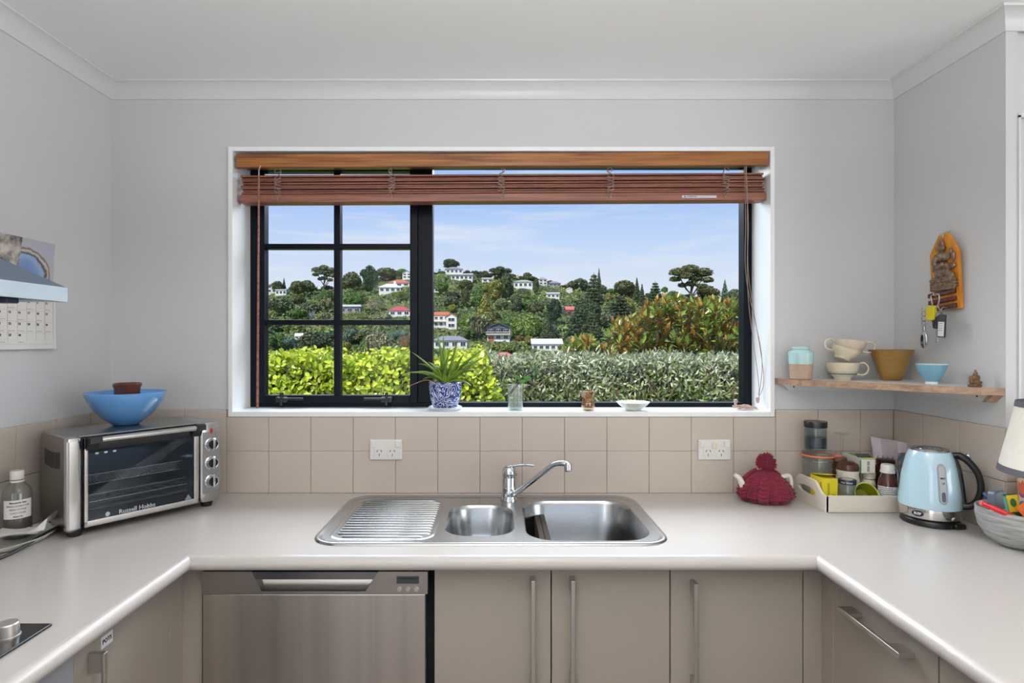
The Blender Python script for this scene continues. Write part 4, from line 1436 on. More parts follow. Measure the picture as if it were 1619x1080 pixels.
tx_ = PX(815, 2.09)
tm = thing('glass_tumbler', 'clear patterned glass tumbler of water holding a leafy cutting on the sill', 'glass', (tx_, 2.09, SZ))
tr_ = 12.8 * 2.09 / F
MB().lathe([(0, 0), (tr_ * 0.86, 0), (tr_ * 0.9, 0.002), (tr_, 0.094), (tr_ * 0.97, 0.0945), (tr_ * 0.86, 0.006), (0, 0.005)], 32, mod=lambda a, k, z: 1 + 0.012 * cos(14 * a)).build('glass', glass('tumbler_glass', (248, 251, 249), 1.4, 0.05, 0.09, (225, 234, 228)), tm, local=True)
MB().lathe([(0, 0.0055), (tr_ * 0.84, 0.0062), (tr_ * 0.90, 0.050), (0, 0.050)], 28).build('water', glass('water', (244, 249, 242), 1.0, 0.0), tm, local=True)
ct = thing('plant_cutting', 'green leafy cutting with a dark stem standing in the glass tumbler', 'cutting', (tx_, 2.09, SZ + 0.006))
m_cl = M('cutting_leaf', (92, 146, 66), 0.35, var=0.15, scale=30)
st = catmull([P(807, 622, 2.09), P(818, 608, 2.085), P(829, 596, 2.08), P(838, 588, 2.08)], 5)
MB().tube(st, [0.0045] * 10 + [0.004] * (len(st) - 10), 8).build('stem', M('dark_stem', (54, 42, 44), 0.6), ct)
for (lx_, ly_, ln, an, tw) in ((847, 585, 0.032, 1.9, 0.4), (832, 598, 0.03, 0.1, 0.9), (818, 597, 0.022, 2.4, 0.8), (838, 578, 0.024, 2.1, 0.3), (826, 603, 0.02, 0.3, 1.0)):
    c = P(lx_, ly_, 2.075)
    dx = Vector((cos(an), -0.35, sin(an))).normalized()
    X = frame(c, dx, Vector((0, -cos(tw), sin(tw) + 0.2)))
    b = MB()
    prof_l = [(-0.5, 0.0), (-0.3, 0.22), (0.0, 0.32), (0.3, 0.22), (0.5, 0.0)]
    vs = [(u * ln * 1.5, w * ln * 1.3, 0.1 * ln * abs(w) * 3) for u, w in prof_l] + [(u * ln * 1.5, -w * ln * 1.3, 0.1 * ln * abs(w) * 3) for u, w in prof_l[1:-1]] + [(u * ln * 1.5, 0, 0) for u, w in prof_l[1:-1]]
    fs = [(0, 8, 1), (8, 9, 2, 1), (9, 10, 3, 2), (10, 4, 3), (0, 5, 8), (5, 6, 9, 8), (6, 7, 10, 9), (7, 4, 10)]
    b.add(vs, fs, X)
    b.build('leaf', m_cl, ct, smooth=60, fix=False)

vx = PX(930, 2.085)
vs_ = thing('tealight_glass', 'small amber tulip-shaped glass holder on the windowsill', 'candle holder', (vx, 2.085, SZ))
q = 2.085 / F
MB().lathe([(0, 0), (7.5 * q, 0), (9.5 * q, 0.004), (11 * q, 0.018), (10 * q, 0.030), (9 * q, 0.040), (11.5 * q, 0.060), (14 * q, 0.070), (13.4 * q, 0.0705), (10.7 * q, 0.061), (8.2 * q, 0.041), (9.4 * q, 0.028), (10 * q, 0.018), (8 * q, 0.010), (0, 0.009)], 36, mod=lambda a, k, z: 1 + (0.10 * cos(6 * a) if 5 < k < 9 else 0.03 * cos(12 * a))).build('holder', glass('amber_glass', (236, 220, 198), 1.6, 0.04, 0.12, (180, 140, 96)), vs_, local=True)
MB().lathe([(0, 0.010), (7.6 * q, 0.011), (8.6 * q, 0.024), (0, 0.024)], 24).build('wax', M('brown_wax', (140, 108, 78), 0.4, var=0.3, scale=70), vs_, local=True)
dx_ = PX(1001, 2.085)
sdsh = thing('soap_dish', 'small pale fluted dish on the windowsill beside the amber glass holder', 'dish', (dx_, 2.085, SZ))
q = 2.085 / F
MB().lathe([(0, 0), (10 * q, 0), (12 * q, 0.003), (20 * q, 0.016), (26 * q, 0.030), (25 * q, 0.031), (18 * q, 0.018), (9 * q, 0.006), (0, 0.005)], 48, mod=lambda a, k, z: 1 + 0.05 * cos(9 * a) * (k > 2)).build('dish', M('grey_white_porcelain', (222, 226, 220), 0.2), sdsh, local=True)
so = thing('soap_bar', 'cream bar lying in the small pale dish on the windowsill', 'soap', (dx_, 2.085, SZ + 0.018))
MB().ell((0.0, 0, 0.0085), (18 * q, 0.026, 0.0095), 28, 10).build('bar', M('cream_soap', (232, 214, 196), 0.5), so, local=True)

# ------------------------------------------------------------------ corner shelf and what stands on it
SHZ = 1.309
m_oak = wood('pale_oak_edge', (138, 110, 88), (182, 152, 126), 9, (0.2, 1, 1), 0.5)
m_shelf = M('white_melamine', (214, 214, 212), 0.4)
shf = thing('corner_shelf', 'floating corner shelf with oak front edge and white underside', 'shelf', (1.30, 1.95, SHZ - 0.02))
A_, B_, C_, D_ = (0.992, RY0), (0.999, 2.008), (1.357, 1.603), (1.4185, 1.600)
dirv = (Vector(C_) - Vector(B_)).normalized()
nin = Vector((-dirv.y, dirv.x))
if nin.dot(Vector((1.4, 2.0)) - Vector(B_)) < 0:
    nin = -nin
off = 0.020
B2, C2 = Vector(B_) + nin * off, Vector(C_) + nin * off
MB().prism([(1.008, RY0), tuple(B2), tuple(C2), (1.4185, 1.622), (1.4185, RY0)], 'z', SHZ - 0.0185, SHZ).build('board', m_shelf, shf, smooth=0)
MB().prism([B_, C_, tuple(C2), tuple(B2)], 'z', SHZ - 0.0195, SHZ + 0.0002).build('front_edging', m_oak, shf, smooth=0)
MB().prism([A_, B_, tuple(B2), (1.008, RY0)], 'z', SHZ - 0.0195, SHZ + 0.0002).build('end_edging', m_oak, shf, smooth=0)
MB().prism([C_, (1.4183, 1.600), (1.4183, 1.622), tuple(C2)], 'z', SHZ - 0.0195, SHZ + 0.0002).build('end_edging', m_oak, shf, smooth=0)
zc0, zc1 = SHZ - 0.0195, SHZ - 0.042
MB().prism([(1.014, zc0), (1.034, zc1), (1.4183, zc1), (1.4183, zc0)], 'y', RY0 - 0.018, RY0).build('wall_batten', m_shelf, shf, smooth=0)
MB().prism([(1.622, zc0), (1.640, zc1), (RY0 - 0.0185, zc1), (RY0 - 0.0185, zc0)], 'x', RX1 - 0.018, RX1).build('wall_batten', m_shelf, shf, smooth=0)
MB().prism([(1.603, zc0), (1.622, zc0), (1.640, zc1), (1.628, zc1)], 'x', RX1 - 0.03, RX1).build('batten_end', m_oak, shf, smooth=0)
for x_, y_, ax in ((1.052, RY0 - 0.0182, 'y'), (RX1 - 0.0182, 1.672, 'x')):
    X = frame((x_, y_, (zc0 + zc1) / 2 + 0.002), (1, 0, 0), (0, 0, 1)) if ax == 'y' else frame((x_, y_, (zc0 + zc1) / 2 + 0.002), (0, -1, 0), (0, 0, 1))
    MB().lathe([(0, 0), (0.003, 0), (0.0025, 0.0008), (0, 0.0008)], 12, xf=X).build('screw', m_ink, shf)
z_ = SHZ + 0.0006
jr = thing('ceramic_jar', 'mint glazed ceramic jar with bare stoneware base on the corner shelf', 'jar', (PX(1265.5, 1.99), 1.988, z_))
q = 1.99 / F
prof_j = [(0, 0), (17 * q, 0), (18.2 * q, 0.003), (19.2 * q, 0.040), (19.6 * q, 0.053)]
MB().lathe(prof_j + [(0, 0.053)], 44).build('stoneware_base', M('raw_stoneware', (176, 152, 132), 0.75, var=0.08, scale=60), jr, local=True, label='unglazed brown stoneware base')
MB().lathe([(0, 0.0532), (19.8 * q, 0.0532), (20.6 * q, 0.088), (20.2 * q, 0.094), (16.5 * q, 0.100), (13.5 * q, 0.102), (13.5 * q, 0.1035), (14.6 * q, 0.105), (14.6 * q, 0.1105), (13.6 * q, 0.1125), (12 * q, 0.1125), (11.5 * q, 0.104), (0, 0.103)], 44).build('glazed_top', M('mint_glaze', (178, 214, 214), 0.15, var=0.05, scale=20), jr, local=True, label='pale mint glazed upper half')
# three stacked cups
m_cup = M('cream_glaze', (222, 212, 188), 0.15, var=0.06, scale=25)
m_band = M('blue_grey_band', (96, 116, 124), 0.2)
m_cup2 = M('oatmeal_glaze', (216, 200, 180), 0.18, var=0.06, scale=25)
def cup(label, xf, handle_ang, band=False, mat=None, r=0.052, h=0.058):
    o = thing('tea_cup', label, 'cup', group='stacked cups on the corner shelf')
    o.matrix_world = xf
    ROOT[o.name] = xf
    k = r / 0.052
    b = MB()
    pf = [(0, 0), (0.026 * k, 0), (0.028 * k, 0.004), (0.029 * k, 0.008), (0.044 * k, 0.022), (0.051 * k, h * 0.65), (0.0525 * k, h), (0.0505 * k, h + 0.0005), (0.048 * k, h * 0.65), (0.041 * k, 0.024), (0.02 * k, 0.012), (0, 0.011)]
    b.lathe(pf, 40)
    b.build('cup_body', mat or m_cup, o, local=True)
    ca, sa = cos(handle_ang), sin(handle_ang)
    hp = [(0.047 * k, h * 0.86), (0.064 * k, h * 1.0), (0.079 * k, h * 0.82), (0.080 * k, h * 0.55), (0.066 * k, h * 0.30), (0.042 * k, h * 0.33)]
    MB().tube(catmull([(u * ca, u * sa, w) for u, w in hp], 6), 0.0046, 8, flat=0.7).build('handle', mat or m_cup, o, local=True)
    if band:
        for zb in (0.020, 0.0245):
            MB().lathe([(0.0422 * k, zb - 0.0015), (0.0438 * k, zb - 0.0012), (0.0462 * k, zb + 0.0022), (0.0445 * k, zb + 0.0022)], 40).build('band', m_band, o, local=True)
    return o
cc = Vector((PX(1334, 1.965), 1.972, z_))
cup('banded cream cup at the bottom of the stack on the shelf', Matrix.Translation(cc), -0.35, True)
cup('cream cup lying tipped in the middle of the cup stack', Matrix.Translation(cc + Vector((-0.006, 0.004, 0.058))) @ Matrix.Rotation(0.42, 4, 'Y') @ Matrix.Translation((0, 0, 0.012)), 3.0, False, m_cup, r=0.048, h=0.052)
cup('oatmeal cup perched on top of the cup stack', Matrix.Translation(cc + Vector((0.018, -0.004, 0.084))) @ Matrix.Rotation(0.10, 4, 'Y') @ Matrix.Translation((0, 0, 0.0)), -0.3, False, m_cup2, r=0.0515, h=0.050)
ob = thing('deep_bowl', 'tall ochre brown flared bowl on the corner shelf', 'bowl', (PX(1408, 1.94), 1.937, z_))
q = 1.94 / F
MB().lathe([(0, 0), (15.5 * q, 0), (17 * q, 0.002), (24 * q, 0.036), (31 * q, 0.074), (37 * q, 0.101), (37.8 * q, 0.103), (36.8 * q, 0.1035), (30 * q, 0.076), (22 * q, 0.036), (15 * q, 0.008), (0, 0.006)], 52).build('bowl', M('ochre_glaze', (146, 112, 56), 0.32, var=0.10, scale=30, stretch=(1, 1, 6)), ob, local=True)
tb = thing('tea_bowl', 'small footed blue bowl with white rim on the corner shelf', 'bowl', (PX(1473, 1.757), 1.757, z_))
q = 1.757 / F
MB().lathe([(10.5 * q, 0.008), (14 * q, 0.014), (20 * q, 0.030), (24.5 * q, 0.048), (26.5 * q, 0.0605), (25.6 * q, 0.0605), (23 * q, 0.048), (18 * q, 0.030), (10 * q, 0.016), (0, 0.014)], 48).build('bowl', M('teal_blue_glaze', (118, 168, 188), 0.15, var=0.05, scale=20), tb, local=True)
MB().lathe([(0, 0), (10.5 * q, 0), (10.2 * q, 0.008), (13 * q, 0.0125), (0, 0.012)], 36).torus((0, 0, 0.0607), 26.1 * q, 0.0011, n=44, k=6).build('foot_and_rim', M('white_porcelain_glaze', (226, 232, 232), 0.15), tb, local=True, label='white foot ring and rim')
fg = thing('figurine', 'tiny brown cast figurine at the end of the corner shelf', 'figurine', (1.377, 1.652, z_))
b = MB()
b.lathe([(0, 0), (0.016, 0), (0.017, 0.005), (0.012, 0.008), (0.010, 0.012), (0, 0.013)], 16)
b.ell((0, 0, 0.016), (0.015, 0.011, 0.008), 14, 8).ell((0.009, -0.006, 0.013), (0.008, 0.006, 0.005), 10, 6).ell((-0.009, -0.006, 0.013), (0.008, 0.006, 0.005), 10, 6).ell((0, 0, 0.026), (0.0085, 0.007, 0.010), 12, 8).ell((0.011, 0, 0.026), (0.004, 0.005, 0.008), 8, 6).ell((-0.011, 0, 0.024), (0.004, 0.005, 0.008), 8, 6).ell((0.002, -0.001, 0.038), (0.0058, 0.0055, 0.0065), 12, 8).ell((0.002, 0, 0.045), (0.003, 0.003, 0.005), 8, 6)
me = remesh(b.mesh('figure', M('old_bronze', (112, 84, 58), 0.45, 0.5, var=0.35, scale=120)), 0.0012, 1)
meshobj('figure', me, fg)

# ------------------------------------------------------------------ teapot under a knitted cosy
tc_ = Vector((PX(1210, 1.945), 1.945, BZ + 0.0006))
tp = thing('teapot', 'white teapot wearing a maroon cable-knit cosy with a pompom', 'teapot', tc_)
m_knit = M('maroon_wool', (112, 20, 44), 0.9, var=0.28, scale=70, bump=0.6, bscale=260, bstretch=(1, 1, 1.6), sheen=0.1)
m_knit2 = M('maroon_wool_lining', (120, 36, 56), 0.9, bump=0.5, bscale=300)
m_pot = M('teapot_white_china', (230, 224, 214), 0.15)
MB().lathe([(0, 0.001), (0.048, 0.001), (0.060, 0.02), (0.062, 0.036), (0.050, 0.062), (0.026, 0.082), (0, 0.088)], 32).build('pot_body', m_pot, tp, local=True)
MB().tube(catmull([(-0.060, 0, 0.030), (-0.082, 0, 0.048), (-0.097, 0.0, 0.075), (-0.116, 0.0, 0.088)], 6), [0.018, 0.017, 0.016, 0.015, 0.014, 0.0135, 0.013, 0.0125, 0.012, 0.0115, 0.011, 0.0105, 0.010, 0.0095, 0.009, 0.0085, 0.008, 0.0075, 0.007][:19], 14).build('spout', m_pot, tp, local=True)
MB().tube(catmull([(0.060, 0, 0.080), (0.088, 0, 0.084), (0.097, 0, 0.062), (0.092, 0, 0.038), (0.070, 0, 0.026)], 6), 0.0075, 10).build('handle', m_pot, tp, local=True)
def knit_mod(a, k, z):
    """cable ribs between ladder ribs, with deep furrows"""
    q = (a + pi / 2) * 14 / (2 * pi) + 0.5
    i = math.floor(q)
    c = abs(q - i - 0.5) * 2
    if i % 2 == 0:
        return 1 - 0.10 * c ** 4 + 0.020 * sin(2 * pi * z / 0.0062) * (1 - c ** 3)
    return 1 + 0.045 * (1 - c * c) - 0.10 * c ** 4 + 0.036 * sin(2 * pi * z / 0.0125 - c * 3.2) * (1 - c ** 3)
pf = [(0.074, 0.001), (0.084, 0.006), (0.0885, 0.018)]
for i in range(64):
    t = i / 63
    pf.append((0.0885 * (1 - t ** 1.7) ** 0.78 * 0.98 + 0.012, 0.018 + 0.087 * t))
pf.append((0, 0.107))
b = MB().lathe(pf, 224, mod=knit_mod)
b.v = [(x * 1.03, y_ * 0.86, z_) for x, y_, z_ in b.v]
b.build('cosy', m_knit, tp, local=True, smooth=80, label='maroon cable-knit wool cosy')
# turned hem of the rear half showing at the sides
for s_ in (-1, 1):
    pts = [(s_ * (0.026 + 0.055 * t), 0.016, 0.102 - 0.036 * t ** 1.5) for t in [k / 8 for k in range(9)]]
    MB().tube(pts, 0.0062, 10).build('cosy_hem', m_knit2, tp, local=True, label='rolled hem of the rear half')
pm = MB()
for i in range(620):
    u, v = rng.uniform(-1, 1), rng.uniform(0, 2 * pi)
    q_ = sqrt(1 - u * u)
    d_ = Vector((q_ * cos(v), q_ * sin(v), u))
    c_ = Vector((0.003, 0, 0.128))
    e_ = c_ + d_ * 0.036 * rng.uniform(0.80, 1.05) * (1 if u > -0.6 else 0.8)
    pm.tube([c_ + d_ * 0.012, c_ + d_ * 0.025 + Vector(rng.uniform(-1, 1, 3)) * 0.001, e_], [0.0011, 0.0014, 0.0012], 4)
pm.ell((0.003, 0, 0.128), 0.024, 16, 10)
pm.build('pompom', M('pompom_wool', (128, 28, 54), 0.95, sheen=0.1), tp, local=True, smooth=60, kind='stuff')

# ------------------------------------------------------------------ tray with jars, boxes and bottles
TX0, TX1, TY0, TY1 = 1.037, 1.398, 1.808, 2.030
tz = BZ + 0.0006
m_tray = M('cream_tray', (222, 214, 200), 0.35)
ty_ = thing('tray', 'cream serving tray with cut-out handle, full of jars and tea boxes', 'tray', ((TX0 + TX1) / 2, (TY0 + TY1) / 2, tz))
MB().rbox((TX0 + 0.006, TY0 + 0.006, tz), (TX1 - 0.006, TY1 - 0.006, tz + 0.007), 0.002).build('tray_base', m_tray, ty_)
TW = PZ(784.3, TY0) - tz
MB().rbox((TX0 + 0.001, TY0, tz), (TX1, TY0 + 0.008, tz + TW), 0.002).build('tray_wall', m_tray, ty_)
MB().rbox((TX0 + 0.001, TY1 - 0.008, tz), (TX1, TY1, tz + TW), 0.002).build('tray_wall', m_tray, ty_)
def tray_end(x0, x1):
    """end wall rising to an arched grip with an oval slot"""
    yc, half = (TY0 + TY1) / 2, (TY1 - TY0) / 2
    out = []
    for i in range(41):
        t = -1 + 2 * i / 40
        s_ = max(0.0, min(1.0, (0.86 - abs(t)) / 0.5))
        out.append((yc + t * half, tz + TW + 0.034 * (s_ * s_ * (3 - 2 * s_))))
    outer_ = [(TY1, tz), (TY0, tz)] + out
    slot = [(yc + 0.052 * cos(a) * (abs(cos(a)) ** -0.25 if abs(cos(a)) > .01 else 1), tz + TW * 0.86 + 0.0 + 0.013 * sin(a)) for a in [2 * pi * k / 32 for k in range(32)]]
    bm = bmesh.new()
    for loop in (outer_, slot):
        vs = [bm.verts.new((x0, y_, z_)) for y_, z_ in loop]
        for i in range(len(vs)):
            bm.edges.new((vs[i], vs[(i + 1) % len(vs)]))
    bmesh.ops.triangle_fill(bm, use_beauty=True, edges=bm.edges[:])
    r_ = bmesh.ops.extrude_face_region(bm, geom=bm.faces[:])
    for v in r_['geom']:
        if isinstance(v, bmesh.types.BMVert):
            v.co.x = x1
    bm.verts.index_update()
    o = MB().add([v.co.copy() for v in bm.verts], [[v.index for v in f.verts] for f in bm.faces]).build('tray_handle', m_tray, ty_)
    bm.free()
    return o
tray_end(TX0, TX0 + 0.009)
tray_end(TX1 - 0.009, TX1)
fz0 = tz + 0.0076        # tray floor

def jar_at(name, label, cat, pxc, d, z, group=None):
    return thing(name, label, cat, (PX(pxc, d), d, z), group=group)

m_lid_navy = M('navy_lid', (34, 40, 54), 0.35)
# clip-top jar with orange seal
q = 1.985 / F
cj = jar_at('clip_jar', 'clip-top glass jar with an orange rubber seal at the tray corner', 'jar', 1293, 1.977, fz0)
jr_ = 26.5 * q
jh = PZ(717, 1.985) - fz0
MB().lathe([(0, 0), (jr_ * 0.9, 0), (jr_, 0.006), (jr_, jh - 0.03), (jr_ * 0.94, jh - 0.014), (jr_ * 0.94, jh - 0.006), (jr_ * 0.88, jh - 0.006), (jr_ * 0.92, jh - 0.03), (jr_ * 0.93, 0.01), (0, 0.008)], 40, mod=lambda a, k, z: 1 + 0.02 * cos(4 * a)).build('jar_body', m_clear, cj, local=True)
MB().lathe([(0, jh - 0.0008), (jr_ * 0.9, jh - 0.0008), (jr_ * 0.99, jh + 0.002), (jr_ * 0.98, jh + 0.009), (jr_ * 0.82, jh + 0.015), (0, jh + 0.0165)], 40).build('glass_lid', m_clear, cj, local=True)
MB().torus((0, 0, jh - 0.0035), jr_ * 0.98, 0.0032, n=40, k=8).build('rubber_seal', M('orange_rubber', (214, 126, 84), 0.5), cj, local=True)
wr_ = MB()
wr_.torus((0, 0, jh - 0.018), jr_ * 1.0, 0.0014, n=40, k=6)
wr_.tube(catmull([(jr_ * 1.0, -0.012, jh - 0.018), (jr_ * 1.1, -0.014, jh + 0.004), (jr_ * 0.75, -0.014, jh + 0.017), (-jr_ * 0.6, -0.012, jh + 0.0175)], 6), 0.0013, 6)
wr_.tube(catmull([(jr_ * 1.0, -0.02, jh - 0.018), (jr_ * 1.12, -0.02, jh - 0.03), (jr_ * 1.05, -0.02, jh - 0.055)], 6), 0.0013, 6)
wr_.build('wire_clip', m_chrome, cj, local=True)
MB().rbox((jr_ * 0.78, -0.034, jh - 0.012), (jr_ * 1.26, -0.018, jh + 0.002), 0.004).build('seal_tab', M('orange_rubber_tab', (206, 116, 78), 0.5), cj, local=True)
# dark jar on top
zt = fz0 + jh + 0.0172
jb = jar_at('storage_jar', 'glass jar of dark contents with black lid, stacked on the clip-top jar', 'jar', 1289.5, 1.977, zt)
r2 = 18.3 * q
h2 = PZ(673, 1.985) - zt
MB().lathe([(0, 0), (r2 * 0.93, 0), (r2, 0.004), (r2, h2 - 0.012), (r2 * 0.93, h2 - 0.004), (r2 * 0.93, h2), (r2 * 0.88, h2), (r2 * 0.94, h2 - 0.012), (r2 * 0.94, 0.005), (0, 0.004)], 40).build('jar_body', glass('grey_clear_glass', (240, 244, 245), 1.0, 0.03, 0.04, (150, 165, 170)), jb, local=True)
MB().lathe([(0, 0.0045), (r2 * 0.925, 0.0052), (r2 * 0.925, h2 * 0.52), (0, h2 * 0.55)], 30, mod=lambda a, k, z: 1).build('contents', M('dark_tea', (26, 34, 50), 0.5, var=0.4, scale=120), jb, local=True)
MB().lathe([(0, h2 + 0.0005), (r2 * 1.0, h2 - 0.004), (r2 * 1.04, h2 - 0.003), (r2 * 1.04, h2 + 0.014), (r2 * 1.0, h2 + 0.0165), (0, h2 + 0.0165)], 44).build('lid', M('black_lid', (26, 27, 32), 0.3), jb, local=True)
# upside-down wine glass
wg = jar_at('wine_glass', 'upside-down wine glass resting among the jars by the tiles', 'glass', 1331, 2.002, fz0)
hg = PZ(685, 2.0) - fz0
q2 = 2.0 / F
MB().lathe([(12 * q2, 0), (16.5 * q2, 0.030), (16.0 * q2, 0.055), (8 * q2, 0.078), (6 * q2, 0.088), (4.2 * q2, 0.105), (2.6 * q2, hg - 0.012), (4.5 * q2, hg - 0.006), (13 * q2, hg - 0.001), (13 * q2, hg), (0, hg), (0, hg - 0.002), (0, 0.086), (5 * q2, 0.080), (15.2 * q2, 0.055), (15.8 * q2, 0.030), (11.4 * q2, 0)], 36).build('glass', m_clear, wg, local=True)
# canister with brown lid
cn = jar_at('canister', 'white stoneware canister with a glossy brown lid behind the dark-lidded jar', 'canister', 1340, 1.915, fz0)
q3 = 1.915 / F
rc = 19.5 * q3
hc = PZ(742.5, 1.915) - fz0
MB().lathe([(0, 0), (rc * 0.85, 0), (rc * 0.92, 0.004), (rc * 0.92, hc * 0.45), (rc * 1.0, hc * 0.62), (rc * 0.98, hc * 0.75), (rc * 0.90, hc * 0.84), (rc * 0.97, hc * 0.95), (rc * 0.96, hc), (0, hc)], 44).build('body', M('white_stoneware', (226, 220, 206), 0.2), cn, local=True)
MB().lathe([(0, hc + 0.0004), (rc * 0.95, hc + 0.0004), (rc * 0.96, hc + 0.006), (rc * 0.88, hc + 0.020), (rc * 0.55, hc + 0.028), (0, hc + 0.029)], 40).build('lid', M('brown_glaze', (70, 40, 28), 0.12, var=0.2, scale=30), cn, local=True)
# two stacked white pots with the green and white tea box on top
q4 = 1.90 / F
pb = jar_at('white_pot', 'lower small white screw pot under the green and white box', 'pot', 1373, 1.918, fz0, 'stacked small white pots on the tray')
hz1 = PZ(758.5, 1.90) - fz0
hz2 = PZ(747.8, 1.90) - fz0
MB().lathe([(0, 0), (11 * q4, 0), (12 * q4, 0.003), (12 * q4, hz1 * 0.75), (11 * q4, hz1 * 0.9), (9 * q4, hz1 - 0.002), (0, hz1 - 0.001)], 32).build('body', M('off_white_plastic', (222, 212, 198), 0.4), pb, local=True)
pt = jar_at('white_pot', 'upper small white pot stacked directly below the green and white box', 'pot', 1374, 1.918, fz0 + hz1 - 0.0005, 'stacked small white pots on the tray')
hh = hz2 - hz1
MB().lathe([(0, 0), (9.5 * q4, 0.0), (10.5 * q4, 0.003), (10.2 * q4, hh * 0.45), (10.8 * q4, hh * 0.5), (10.8 * q4, hh - 0.002), (10.2 * q4, hh), (0, hh)], 32).build('body', M('ivory_plastic', (218, 206, 190), 0.4), pt, local=True)
bx = thing('tea_box', 'white and green cardboard tea box with open flap on top of the white pots', 'box', (1.2255, 1.922, fz0 + hz2 + 0.0006), 0.0)
BW, BDp, BH = 0.046, 0.105, PZ(724.5, 1.86) - PZ(748, 1.86)
m_card = M('white_card', (226, 226, 216), 0.6)
m_green = M('green_print', (96, 156, 60), 0.5)
MB().rbox((-BW / 2, -BDp * 0.30, 0), (BW / 2, BDp * 0.70, BH), 0.0008, 1).build('carton', m_card, bx, local=True)
MB().box((-BW / 2 + 0.010, -BDp * 0.18, BH), (BW / 2 - 0.002, BDp * 0.62, BH + 0.0005)).build('top_print', m_green, bx, local=True, smooth=0)
MB().box((-BW / 2, -BDp * 0.30 - 0.0004, BH - 0.003), (BW / 2, -BDp * 0.30, BH)).build('edge_stripe', M('yellow_print', (214, 196, 60), 0.5), bx, local=True, smooth=0)
MB().box((-BW / 2 - 0.0004, -BDp * 0.30, 0.0), (-BW / 2, -BDp * 0.24, BH * 0.9)).build('side_print', m_green, bx, local=True, smooth=0)
MB().box((-0.004, -BDp * 0.30 - 0.0005, BH * 0.55), (0.004, -BDp * 0.30, BH * 0.82)).box((-0.004, -BDp * 0.30 - 0.0005, BH * 0.12), (0.004, -BDp * 0.30, BH * 0.5)).build('front_print', M('grey_print', (150, 150, 140), 0.6), bx, local=True, smooth=0)
MB().box((-BW / 2, -0.0003, 0), (BW / 2, 0.0003, 0.020), Matrix.Translation((0, -BDp * 0.12, BH + 0.0008)) @ Matrix.Rotation(-1.15, 4, 'X')).build('flap', M('flap_card', (70, 72, 64), 0.6), bx, local=True, smooth=0)
# yellow box
yb = thing('tea_box', 'bright yellow cardboard tea box with torn open lid at the tray front', 'box', (1.0735, 1.870, fz0), 0.0)
m_yel = M('yellow_card', (216, 200, 30), 0.5)
yh = PZ(759, 1.83) - fz0
MB().rbox((-0.0235, -0.026, 0), (0.0235, 0.050, yh), 0.0008, 1).build('carton', m_yel, yb, local=True)
MB().box((-0.0235, -0.0003, 0), (0.0235, 0.0003, 0.070), Matrix.Translation((0, 0.050, yh + 0.0006)) @ Matrix.Rotation(pi / 2 - 0.16, 4, 'X')).build('flap', m_yel, yb, local=True, smooth=0)
MB().box((-0.012, 0.006, yh + 0.010), (0.006, 0.020, yh + 0.0106), Matrix.Rotation(0.0, 4, 'X')).build('lid_print', M('lid_print', (120, 116, 90), 0.5), yb, local=True, smooth=0)
for i in range(4):
    MB().box((-0.0240, -0.018 + 0.016 * i, 0.046), (-0.0234, -0.010 + 0.016 * i, yh - 0.012 - 0.008 * (i % 2))).build('side_print', M('dark_yellow_%d' % i, (150, 138, 26), 0.6), yb, local=True, smooth=0)
MB().box((-0.009, -0.0265, 0.016), (-0.003, -0.0259, yh - 0.014)).box((0.005, -0.0265, 0.010), (0.018, -0.0259, 0.040)).build('front_print', M('olive_print', (166, 152, 24), 0.6), yb, local=True, smooth=0)
# small jar with dark lid
sj = jar_at('preserve_jar', 'small glass jar with printed dark lid between yellow box and lime bowl', 'jar', 1339.5, 1.852, fz0)
q5 = 1.852 / F
r5 = 15.5 * q5
h5 = PZ(762, 1.852) - fz0
MB().lathe([(0, 0), (r5 * 0.9, 0), (r5, 0.004), (r5 * 1.06, h5 * 0.4), (r5 * 0.98, h5 * 0.75), (r5 * 0.86, h5 * 0.92), (r5 * 0.86, h5), (r5 * 0.8, h5), (r5 * 0.92, h5 * 0.72), (r5 * 0.98, h5 * 0.4), (r5 * 0.92, 0.006), (0, 0.005)], 36).build('jar_body', m_clear, sj, local=True)
MB().lathe([(0, 0.0055), (r5 * 0.90, 0.006), (r5 * 0.95, h5 * 0.34), (0, h5 * 0.4)], 28).build('contents', M('pale_seeds', (156, 140, 110), 0.7, var=0.35, scale=150), sj, local=True)
MB().lathe([(0, h5 + 0.0004), (r5 * 0.9, h5 - 0.006), (r5 * 0.97, h5 - 0.005), (r5 * 0.97, h5 + 0.007), (r5 * 0.93, h5 + 0.009), (0, h5 + 0.0085)], 40).build('lid', m_lid_navy, sj, local=True)
wrap_text(sj, r5 * 0.97 - 0.0004, h5 + 0.001, -pi / 2 - 0.6, 'FRUIT SPREAD', 0.0062, m_paper)
MB().lathe([(0, h5 + 0.0086), (r5 * 0.6, h5 + 0.0088), (r5 * 0.6, h5 + 0.0094), (0, h5 + 0.0094)], 28).build('lid_print', M('lid_pale_print', (186, 178, 168), 0.5), sj, local=True)
